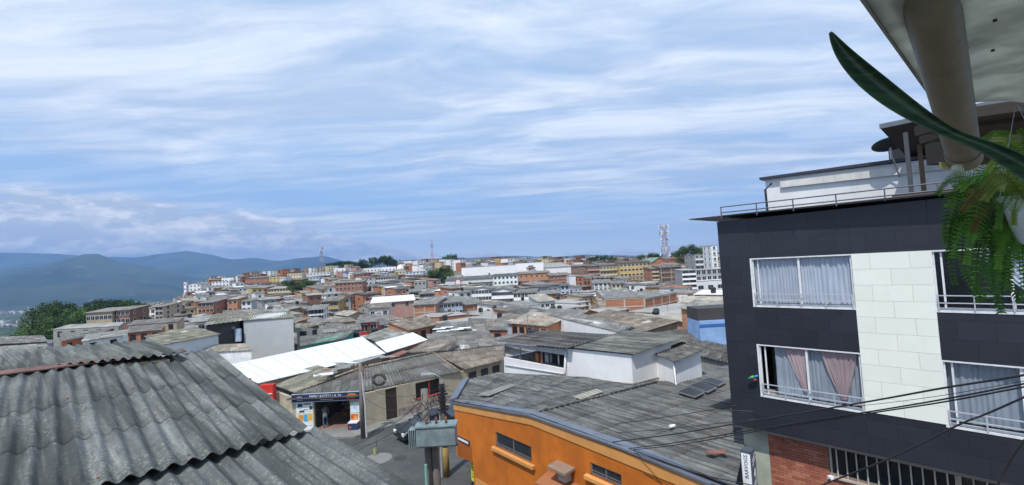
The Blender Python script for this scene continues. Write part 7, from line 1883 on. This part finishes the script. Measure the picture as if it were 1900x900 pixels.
hero('yellow_house_skyline', 'small yellow house left of the domed church', 726, 734, 507, 385, 7, 2, 12, 2, 1, 'yellow', 'pale', 'flat')
hero('blue_white_terrace', 'blue and white striped terrace house right of the domed church', 752, 785, 505, 360, 7, 2, 12, 3, 5, 'paleblue', 'grey', 'flat', balcony=WALL['white'], lm='the blue and white striped terrace')
hero('teal_white_house', 'pale teal and white house with many balconies in the upper left middle', 568, 592, 515, 360, 8, 6, 12, 3, 4, 'paleblue', 'pale', 'flat', balcony=WALL['white'], lm='the teal and white balcony house')
hero('cream_skyline_row', 'cream row on the skyline left of the first mast', 533, 560, 508, 430, 7, 6, 12, 2, 5, 'cream', 'pale', 'flat', lm='the cream skyline row')
hero('cream_skyline_row', 'pinkish row on the skyline at the foot of the first mast', 568, 612, 507, 440, 6, 6, 12, 2, 7, 'white', 'brown', 'flat')
hero('brown_block_mid', 'dark brown block with one big wall left of the green trees', 540, 562, 520, 350, 8, 6, 12, 2, 3, 'brownbrick', 'brown', 'shed')
hero('white_stepped_row', 'white stepped houses with many small windows in the upper middle', 697, 735, 516, 330, 7, 8, 12, 3, 8, 'white', 'brown', 'shed', lm='the white stepped houses')
hero('white_blue_door_row', 'white row with blue doors at left of the striped hall', 759, 778, 542, 200, 5.2, 8, 10, 2, 4, 'white', 'grey', 'shed', wstyle=1, lm='the white row with blue doors')
hero('white_blue_door_row', 'cream stepped row continuing the white row with blue doors', 778.5, 805, 546, 194, 4.6, 8, 10, 2, 5, 'cream', 'grey', 'shed')
hero('grey_stone_house', 'bare grey house with two window rows beneath the slope trees', 768, 790, 522, 240, 6, 4, 10, 2, 3, 'grey', 'grey', 'flat')
hero('pinkish_hall', 'long pinkish low hall with white roof edge right of the ochre building', 690, 768, 563, 150, 2.6, 14, 14, 1, 3, 'pink', 'white', 'shed', sidecols=0, lm='the pinkish hall')
hero('dark_gate_house', 'white house with large dark gate left of the pinkish hall', 685, 720, 573, 136, 3.4, 10, 10, 1, 3, 'white', 'brown', 'shed', sidecols=0)

# --- generic houses on a street grid
def px_of(X, Y): return 950 + FPX * X / Y
ga = R(42)
gx, gy = Vector((math.cos(ga), math.sin(ga))), Vector((-math.sin(ga), math.cos(ga)))
cands = []
WCH = ['brick', 'orangebrick', 'brownbrick', 'white', 'white', 'white', 'cream', 'grey', 'tan', 'bright', 'bright', 'paleblue', 'pink', 'orangebrick', 'tan', 'greywhite', 'grey', 'cream', 'brick', 'white', 'brownbrick', 'greywhite', 'terracotta', 'bright', 'yellow'] 
RCH = ['grey', 'grey', 'grey', 'brown', 'brown', 'pale', 'olive', 'dark', 'tan', 'tan', 'brown', 'grey', 'rust', 'brown', 'grey', 'pale']
rr_ = random.Random(123)
vrow = -640
while vrow < 700:
    Dp = rr_.uniform(6.5, 9.5); gap = 4.0 if rr_.random() < .42 else .2
    u_ = -720
    while u_ < 820:
        W_ = rr_.uniform(3.8, 7.4)
        if rr_.random() < .055: u_ += 5; continue
        o = gx * u_ + gy * vrow
        cx = o + gx * W_ / 2 + gy * Dp / 2
        X, Y = cx.x, cx.y
        if 47 < Y < 560:
            pxx = px_of(X, Y)
            zr = gz(X, Y) - 13
            if -140 < pxx < 1400 and zr > -23 and not (pxx < 262 and Y > 118) and not (Y > 470 and pxx > 800):
                # leave wooded slopes free
                wood = (788 < pxx < 842 and 285 < Y < 400) or (538 < pxx < 582 and 285 < Y < 345) or (603 < pxx < 738 and Y > 468)
                if not wood: cands.append((Y, X, u_, vrow, W_ - .25, Dp, pxx, zr))
        u_ += W_ + (5 if rr_.random() < .06 else 0)
    vrow += Dp + gap
cands.sort()
kept = []
for (Y, X, u_, v_, W_, Dp, pxx, zr) in cands:
    o = gx * u_ + gy * v_
    jit = rr_.uniform(-.03, .03)
    poly = [o, o + gx * W_, o + gx * W_ + gy * Dp, o + gy * Dp]
    if not free(poly, o + gx * W_ / 2 + gy * Dp / 2, math.hypot(W_, Dp) / 2): continue
    kept.append((Y, X, o, W_, Dp, pxx, zr))
NIND = 290
used_labels = {}
SIZEW = {1: 'low', 2: 'two storey', 3: 'three storey', 4: 'tall'}
def style_of(Y, pxx):
    wl_ = rr_.choice(WCH)
    if Y > 110 and rr_.random() < .16: wl_ = rr_.choice(['bright', 'white'])
    if (pxx < 620 or Y > 140) and rr_.random() < .26: wl_ = rr_.choice(['brick', 'orangebrick', 'brownbrick'])
    rf_ = rr_.choice(RCH)
    if Y < 62: fl_ = 1
    elif Y < 120: fl_ = rr_.choice((1, 1, 1, 2))
    elif Y < 170: fl_ = rr_.choice((1, 2, 2))
    else: fl_ = rr_.choice((2, 2, 2, 3, 3) if Y < 330 else (2, 2, 3, 3, 4))
    rt_ = rr_.choice(('shed', 'shed', 'gable', 'shedx', 'gablex', 'hip')) if fl_ < 4 else 'flat'
    if rr_.random() < .05: rf_ = 'white'
    return wl_, rf_, fl_, rt_
RTN = {'shed': 'sloping', 'shedx': 'side-sloping', 'gable': 'gabled', 'gablex': 'front-gabled', 'hip': 'hipped', 'flat': 'flat'}
stuffm = {}
def nw(x): return len(x.replace('-', ' ').split())
def label_for(wl_, rf_, fl_, rt_, pxx, Y, W_):
    best = sorted(LMK, key=lambda l: abs(l[1] - pxx) + 260 * abs(math.log(l[2] / Y)))[:4]
    fls = SIZEW[fl_]; rn = RNAME[rf_].replace(' corrugated', '')
    for l in best:
        dxp, dy = pxx - l[1], Y / l[2]
        rel = ('right of' if dxp > 0 else 'left of') if abs(dxp) > 22 else ('behind' if dy > 1.0 else 'before')
        if abs(dxp) > 22 and dy < .72: rel = 'in front, ' + rel
        elif abs(dxp) > 22 and dy > 1.35: rel = 'behind, ' + rel
        for pre in ('', 'wide ' if W_ > 6.6 else 'narrow '):
            for lab in ('%s%s %s house, %s %s roof, %s %s' % (pre, fls, WNAME[wl_], RTN[rt_], rn, rel, l[0]), '%s%s %s house, %s roof, %s %s' % (pre, fls, WNAME[wl_], rn, rel, l[0])):
                if nw(lab) <= 16 and lab not in used_labels:
                    used_labels[lab] = 1; return lab
    for l in best:
        for od in ('second', 'third', 'fourth', 'fifth', 'sixth'):
            lab = '%s %s %s house near %s' % (od, fls, WNAME[wl_], l[0])
            if nw(lab) <= 16 and lab not in used_labels: used_labels[lab] = 1; return lab
    return '%s %s house with %s roof' % (fls, WNAME[wl_], rn)
LMK += [('the big blank white house', 500, 70), ('the long white metal roof', 600, 45), ('the corner shop', 620, 36), ('the white terrace', 1000, 28), ('the white roof shed', 1250, 25), ('the netted patio', 1215, 50), ('the long grey shed', 610, 52), ('the dark red eaved house', 765, 60), ('the brick house with sandy roof', 985, 75), ('the long plain white wall', 1080, 55)]
nind = 0
for (Y, X, o, W_, Dp, pxx, zr) in kept:
    wl_, rf_, fl_, rt_ = style_of(Y, pxx)
    H = fl_ * 2.5 + rr_.uniform(0, .8)
    if Y < 62: H = 2.7
    hw = 5.5 * FPX / Y; rise_ = 1.1
    for (a_, b_, yt_, hp_, Yh) in HRECT:
        if Yh > Y + 4 and pxx + hw > a_ and pxx - hw < b_:
            lim = yt_ + hp_ * .66
            Hmax = (hor(pxx) - lim) / FPX * (Y - 3) - zr - rise_ + .0
            H = min(H, Hmax)
    H = max(H, 2.0)
    if rise_ and H < 2.3: rt_ = 'flat'
    fl_ = max(1, min(fl_, int(H / 2.2)))
    org = Vector((o.x, o.y, 13 + zr))
    inview = -60 < pxx < 1345
    if nind < NIND and inview:
        nind += 1
        cols = max(2, int(W_ // 2.6))
        make_building('town_house', label_for(wl_, rf_, fl_, rt_, pxx, Y, W_), org, ga + rr_.uniform(-.03, .03), W_, Dp, H, fl_, cols, wl_, rf_, rt_, cat='house', group='houses of the dense hillside town', sidecols=2 if Y < 140 else 1, ww=rr_.choice((.9, 1.1, 1.3)), wh=rr_.choice((1.0, 1.2)), wstyle=rr_.choice((0, 1, 2)), base=4, water=(M_BLACKT if rr_.random() < .10 else None), balcony=(WALL[rr_.choice(('white', 'cream', 'brick'))] if fl_ > 1 and rr_.random() < .25 else None), over=rr_.uniform(.2, .6))
    else:
        if wl_ not in stuffm: stuffm[wl_] = MB()
        kr = 'R' + rf_
        if kr not in stuffm: stuffm[kr] = MB()
        if 'W' not in stuffm: stuffm['W'] = MB()
        def tr_(x, y, z): q = o + gx * x + gy * y; return (q.x, q.y, org.z + z)
        def bx_(mb_2, x0, y0, z0, x1, y1, z1): mb_2.hexa([tr_(x0, y0, z0), tr_(x1, y0, z0), tr_(x1, y1, z0), tr_(x0, y1, z0), tr_(x0, y0, z1), tr_(x1, y0, z1), tr_(x1, y1, z1), tr_(x0, y1, z1)])
        bx_(stuffm[wl_], 0, 0, -4, W_, Dp, H)
        e = .3; rs = rr_.uniform(.3, 1.0)
        if rt_ in ('gable', 'hip'):
            for (y0, y1, a, b) in ((-e, Dp / 2, H + .02, H + rs), (Dp / 2, Dp + e, H + rs, H + .02)):
                stuffm[kr].hexa([tr_(-e, y0, a), tr_(W_ + e, y0, a), tr_(W_ + e, y1, b), tr_(-e, y1, b), tr_(-e, y0, a + .1), tr_(W_ + e, y0, a + .1), tr_(W_ + e, y1, b + .1), tr_(-e, y1, b + .1)])
        elif rt_ == 'flat': bx_(stuffm[kr], -.2, -.2, H + .02, W_ + .2, Dp + .2, H + .15)
        else:
            a, b = (H + .02, H + rs)
            stuffm[kr].hexa([tr_(-e, -e, a), tr_(W_ + e, -e, a), tr_(W_ + e, Dp + e, b), tr_(-e, Dp + e, b), tr_(-e, -e, a + .1), tr_(W_ + e, -e, a + .1), tr_(W_ + e, Dp + e, b + .1), tr_(-e, Dp + e, b + .1)])
        for f_ in range(fl_):
            z = f_ * 2.5 + .9
            n = max(1, int(W_ // 2.2))
            for c_ in range(n):
                x = W_ * (c_ + .5) / n; bx_(stuffm['W'], x - .5, -.06, z, x + .5, -.01, z + 1.15)
            for c_ in range(3):
                y = Dp * (c_ + .5) / 3
                if X < 0: bx_(stuffm['W'], W_ + .01, y - .5, z, W_ + .06, y + .5, z + 1.15)
                else: bx_(stuffm['W'], -.06, y - .5, z, -.01, y + .5, z + 1.15)
dm_ = MB(); dmats = []
for k, mbx in stuffm.items():
    mt = WALL[k] if k in WALL else (M_PANE if k == 'W' else ROOF[k[1:]])
    i = len(dmats); dmats.append(mt); b = len(dm_.v)
    dm_.v += mbx.v; dm_.f += [tuple(q + b for q in f) for f in mbx.f]; dm_.mi += [i] * len(mbx.f)
o = dm_.obj('distant_houses', dmats, fix=False); tag(o, 'mass of small far houses covering the hill up to the skyline', 'houses', kind='stuff')
print('houses kept', len(kept), 'individual', nind)

random.seed(17)
for k in range(30):
    px = random.uniform(420, 1320); Y = random.uniform(42, 120); q = at(px, hor(px) + 8.0 * FPX / Y, Y)
    best = None
    for (Yk, Xk, ok, Wk, Dk, pk, zk) in kept:
        if abs(Yk - Y) < 12 and abs(pk - px) < 60: best = (Xk, Yk, zk); break
    if not best: continue
    X, Y, zr = best; hb = {1: 3.0}.get(1); b = Vector((X, Y, 13 + zr + 2.0)); ht = random.uniform(3.4, 4.8)
    t = thing('tv_aerial', 'thin television aerial standing above the low roofs of the town', 'aerial', b, random.uniform(0, 3), 'television aerials on the roofs')
    m_ = MB(); m_.tube([(0, 0, 0), (0, 0, ht)], .03, 5); m_.obj('pole', M_METAL, t)
    m_ = MB(); m_.tube([(-.6, 0, ht - .15), (.6, 0, ht - .15)], .015, 4)
    for j in range(6): m_.tube([(-.55 + j * .22, -.35 + j * .03, ht - .15), (-.55 + j * .22, .35 - j * .03, ht - .15)], .012, 4)
    m_.obj('rods', M_METAL, t)

# ================================================================ masts
def mast(name, label, px, ytop, ybot, Y, w0, w1, secs, mats, ants):
    Pb = at(px, ybot, Y); Pt = at(px, ytop, Y); H = Pt.z - Pb.z; H += 3; base = Vector((Pb.x, Pb.y, Pb.z - 3))
    t = thing(name, label, 'mast', base)
    for s in range(secs):
        z0, z1 = H * s / secs, H * (s + 1) / secs; a, b = lerp(w0, w1, s / secs) / 2, lerp(w0, w1, (s + 1) / secs) / 2
        m_ = MB(); r_ = max(.05, w0 * .014)
        cr_ = [(-1, -1), (1, -1), (1, 1), (-1, 1)]
        for i in range(4):
            c0, c1_ = cr_[i], cr_[(i + 1) % 4]
            m_.tube([(c0[0] * a, c0[1] * a, z0), (c0[0] * b, c0[1] * b, z1)], r_ * 1.3, 5)
            n = 1
            for k in range(n):
                za, zb_ = lerp(z0, z1, k / n), lerp(z0, z1, (k + 1) / n); wa, wb_ = lerp(a, b, k / n), lerp(a, b, (k + 1) / n)
                m_.tube([(c0[0] * wa, c0[1] * wa, za), (c1_[0] * wb_, c1_[1] * wb_, zb_)], r_, 4); m_.tube([(c1_[0] * wa, c1_[1] * wa, za), (c0[0] * wb_, c0[1] * wb_, zb_)], r_, 4); m_.tube([(c0[0] * wa, c0[1] * wa, za), (c1_[0] * wa, c1_[1] * wa, za)], r_, 4)
        m_.obj('lattice_section', mats[s % len(mats)], t)
    for (h, r_, n, kind) in ants:
        z = H * h
        m_ = MB()
        ring = [Vector((math.cos(2 * math.pi * k / 8) * r_, math.sin(2 * math.pi * k / 8) * r_, z)) for k in range(9)]; m_.tube(ring, .08, 4, cap=False)
        for k in range(4): m_.tube([(0, 0, z), ring[k * 2]], .07, 4)
        m_.obj('platform', M_METAL, t)
        for k in range(n):
            an = 2 * math.pi * k / n + .3; c = Vector((math.cos(an) * r_, math.sin(an) * r_, z)); m_ = MB()
            if kind == 'dish': m_.tube([c + Vector((0, 0, 0)), c + Vector((math.cos(an) * .5, math.sin(an) * .5, 0))], .7, 10)
            else: m_.box(c.x - .16, c.y - .16, z - 1.3, c.x + .16, c.y + .16, z + 1.3)
            m_.obj('antenna', (M_WHITE, M_METAL)[k % 2], t)
    return t
M_MR = flat_mat('mast_red', (.42, .12, .11)); M_MW = flat_mat('mast_white', (.50, .47, .50)); M_MG = flat_mat('mast_grey', (.16, .16, .2))
mast('radio_mast', 'tall red and white lattice mast with rings of antennas beside the yellow block', 1237, 419, 500, 262, 3.8, 1.3, 12, [M_MW, M_MR], [(.98, 2.6, 9, 'panel'), (.86, 2.4, 7, 'panel'), (.72, 2.0, 4, 'dish'), (.52, 2.4, 6, 'panel'), (.40, 2.6, 5, 'dish')])
mast('radio_mast', 'thin red and white mast behind the wooded slope, centre of the skyline', 803, 444, 496, 430, 2.2, 1.3, 7, [M_MW, M_MR], [(.98, 1.2, 3, 'panel')])
mast('radio_mast', 'dark grey lattice mast with a crown of antennas at the left of the wooded hill', 598, 459, 508, 450, 4.2, 1.6, 6, [M_MG, M_MW], [(.97, 2.6, 6, 'panel'), (.86, 1.8, 4, 'dish')])

# ================================================================ trees
M_LF = [leaf_mat('leaf_dark', (.018, .045, .012), (.05, .095, .022), trans=.2, rough=.8), leaf_mat('leaf_mid', (.03, .07, .015), (.08, .13, .03), trans=.2, rough=.8)]
M_BARK = paint('bark', (.10, .075, .055), stain=.5, rnd=0)
def crown_mesh(seed, nclump, nleaf, ls, flatn=.75):
    r_ = random.Random(seed); m_ = MB()
    cl = []
    for k in range(nclump):
        a = r_.uniform(0, 6.28); rad = math.sqrt(r_.random()) * .72; z = r_.uniform(-.45, .75) * (1 - rad * .6)
        cl.append((Vector((math.cos(a) * rad, math.sin(a) * rad, z * flatn)), r_.uniform(.20, .40)))
    for (c, rad) in cl:
        for i in range(nleaf):
            d = Vector((r_.gauss(0, 1), r_.gauss(0, 1), r_.gauss(0, 1) + .25)).normalized()
            q = c + d * rad * (r_.random() ** .35) * (1.12 if r_.random() < .1 else 1)
            n = (d + Vector((r_.uniform(-.6, .6), r_.uniform(-.6, .6), r_.uniform(-.2, .8)))).normalized()
            t1 = n.cross(Vector((r_.random(), r_.random(), .3))).normalized(); t2 = n.cross(t1)
            s = ls * r_.uniform(.6, 1.4)
            m_.poly([q - t1 * s, q - t2 * s * .55, q + t1 * s, q + t2 * s * .55])
    return m_
CR = [crown_mesh(s, 22, 75, .052) for s in (1, 2, 3, 4)]
CRM = [[c.mesh('crown', ml_) for c in CR] for ml_ in M_LF]
def trunk_mesh(seed):
    r_ = random.Random(seed); m_ = MB()
    m_.tube([(0, 0, -.6), (.01, 0, .3), (.0, .01, .8), (.02, .0, 1.25)], [.075, .055, .045, .02], 7)
    for k in range(5):
        a = k * 1.3 + r_.random(); z = r_.uniform(.5, .9)
        m_.tube([(0, 0, z), (math.cos(a) * .25, math.sin(a) * .25, z + .25), (math.cos(a) * .5, math.sin(a) * .5, z + .45)], [.035, .022, .008], 5)
    return m_.mesh('trunk', M_BARK)
TRM = [trunk_mesh(s) for s in (1, 2)]
def tree(px, py, Y, rad, label, group=None, kind=0, tall=1.0, name='broadleaf_tree'):
    """crown centre at the given photo pixel"""
    c = at(px, py, Y); base = Vector((c.x, c.y, c.z - rad * 1.5 * tall))
    t = thing(name, label, 'tree', base, random.uniform(0, 6.28), group)
    tr = link('trunk', random.choice(TRM), t); tr.scale = (rad, rad, rad * 1.3 * tall)
    cr = link('crown', random.choice(CRM[kind]), t, (0, 0, rad * 1.5 * tall)); cr.scale = (rad * 1.15, rad * 1.15, rad * 1.1 * tall)
    cr.rotation_euler = (0, 0, random.uniform(0, 6.28))
random.seed(99)
GS = 'trees of the wooded slope at the left edge'
for (px, py, Y, rd) in [(22, 648, 150, 6), (50, 622, 175, 6), (78, 592, 200, 7), (92, 577, 215, 9), (106, 572, 225, 8), (125, 575, 220, 8), (140, 584, 205, 7), (155, 580, 210, 7), (172, 576, 215, 7), (188, 566, 235, 8), (205, 564, 240, 7), (222, 566, 240, 7), (238, 562, 245, 6), (60, 625, 150, 7), (85, 612, 165, 8), (105, 600, 175, 7.5), (130, 605, 165, 7), (150, 603, 165, 6), (38, 640, 140, 5), (75, 632, 130, 6), (100, 625, 135, 5.5), (125, 620, 140, 5), (150, 615, 150, 5), (-10, 668, 130, 6), (175, 600, 175, 5.5), (195, 588, 185, 5), (250, 575, 200, 4.5), (262, 592, 160, 4), (262, 566, 240, 5), (275, 596, 150, 3)]:
    tree(px, py + 7, Y, rd * .92, 'broadleaf tree in the far left wood, %s' % ('upper edge against the mountain' if py < 585 else 'lower part above the near roofs' if py > 605 else 'middle of the wood'), GS, random.choice((0, 0, 1)))
GH = 'trees of the wooded hill on the skyline'
for k in range(46):
    f_ = k / 45; px = lerp(606, 735, f_ if k % 2 else random.random())
    top = interp([600, 620, 650, 680, 692, 715, 728, 742], [494, 487, 486, 484, 479, 477, 481, 492], px)
    py = top + random.uniform(3, 13); tree(px, py, random.uniform(490, 560), random.uniform(4.0, 6.5), 'dark broadleaf tree packed on the wooded skyline hill', GH, 0)
for (px, py, Y, rd, lab) in [(835, 482, 440, 8.0, 'big round dark tree alone on the skyline left of the shopping centre'), (826, 486, 445, 5, 'smaller dark tree against the left of the round skyline tree'), (937, 486, 420, 3.6, 'small thin tree on the skyline above the shopping centre'), (951, 489, 420, 2.6, 'very small bush on the skyline above the shopping centre'), (1012, 483, 420, 5.2, 'rounded dark tree on the skyline behind the white hall'), (1003, 487, 425, 3.5, 'lower dark tree left against the one behind the white hall'), (978, 486, 430, 3.6, 'flat dark tree on the skyline above the emblem hall'), (968, 487, 430, 3, 'low bush on the skyline above the emblem hall, leftmost'), (770, 490, 460, 4, 'dark tree left of the thin red and white mast'), (779, 491, 455, 3.5, 'small dark tree touching the thin red and white mast'), (1095, 483, 360, 4.2, 'leftmost tree of the clump above the brown apartments'), (1108, 481, 365, 4.5, 'second tree from left of the clump above the brown apartments'), (1122, 481, 360, 4.2, 'third tree from left of the clump above the brown apartments'), (1136, 482, 360, 4.2, 'rightmost tree of the clump above the brown apartments'), (1190, 479, 370, 4, 'small tree on the skyline above the yellow apartment block'), (1212, 476, 380, 5, 'hazy tree left of the tall lattice mast'), (1222, 478, 380, 4, 'hazy low tree just left of the tall lattice mast foot'), (1258, 474, 330, 5.0, 'tree immediately right of the tall lattice mast'), (1270, 468, 325, 6.0, 'large tree between the lattice mast and the tower block'), (1284, 466, 320, 6.5, 'largest green tree behind the pale tower block'), (1299, 468, 320, 6, 'green tree behind the right side of the pale tower block'), (1312, 473, 320, 4.5, 'tree at the right of the pale tower block'), (1262, 484, 310, 4, 'lower tree below those right of the lattice mast'), (1278, 486, 305, 4, 'lowest dark tree left of the pale tower block')]:
    tree(px, py, Y, rd, lab, None, 0 if px < 1200 else 1)
GT = 'trees on the bank below the mast'
for k in range(22):
    px = random.uniform(790, 843); py = lerp(500, 528, random.random()); tree(px, py, random.uniform(290, 330), random.uniform(3.0, 4.6), 'bushy tree on the green bank left of the striped hall', GT, random.choice((0, 1)))
GP = 'trees of the green patch in the left part of town'
for k in range(14):
    px = random.uniform(541, 578); py = random.uniform(527, 545); tree(px, py, random.uniform(272, 295), random.uniform(3, 4.5), 'light green tree in the patch right of the long cream apartments', GP, 1)
for (px, py, Y, rd, lab) in [(531, 527, 330, 4, 'dark round tree beside the white stair house'), (1168, 617, 49, .8, 'bush inside the netted patio, left'), (1152, 619, 49, .8, 'dark bush at the end of the plain white wall'), (1190, 624, 47, .8, 'low green bush in the netted patio, nearest')]:
    tree(px, py, Y, rd, lab, None, 1)
# ================================================================ valley town
vt = MB(); rv = random.Random(8)
for k in range(2600):
    px = rv.uniform(-150, 300); Y = rv.uniform(1150, 3600)
    if px > 90 and Y < 2400: continue
    X = (px - 950) / FPX * Y
    if noise.noise(Vector((X * .0012, Y * .0012, 2.2))) < -.02: continue
    z = gz(X, Y) + noise.fractal(Vector((X * 0.004, Y * 0.004, 0)), 1, 2, 5) * min(45, (Y - 260) * 0.012)
    s = rv.uniform(5, 15); vt.box(X, Y, z - 6, X + s, Y + s * .7, z + rv.uniform(5, 11), rv.choice((0, 0, 1, 1, 2, 3)))
tag(vt.obj('valley_town', [WALL['white'], WALL['tan'], ROOF['rust'], ROOF['pale']], fix=False), 'pale sprawl of tiny far houses in the valley at the left edge', 'houses', kind='stuff')

# ================================================================ haze
hb_ = MB(); hb_.box(-16000, -1500, -330, 16000, 14600, 900)
hz_o = hb_.obj('haze', [], fix=False); hz_o['kind'] = 'stuff'
mh, g = new_mat('haze_air')
pv = g.n('ShaderNodeVolumePrincipled', ins={'Color': (.27, .49, .92, 1), 'Density': 1.05e-4, 'Anisotropy': 0.0})
g.link(pv.outputs[0], [n for n in [g.n('ShaderNodeOutputMaterial')]][0].inputs['Volume'])
hz_o.data.materials.append(mh)
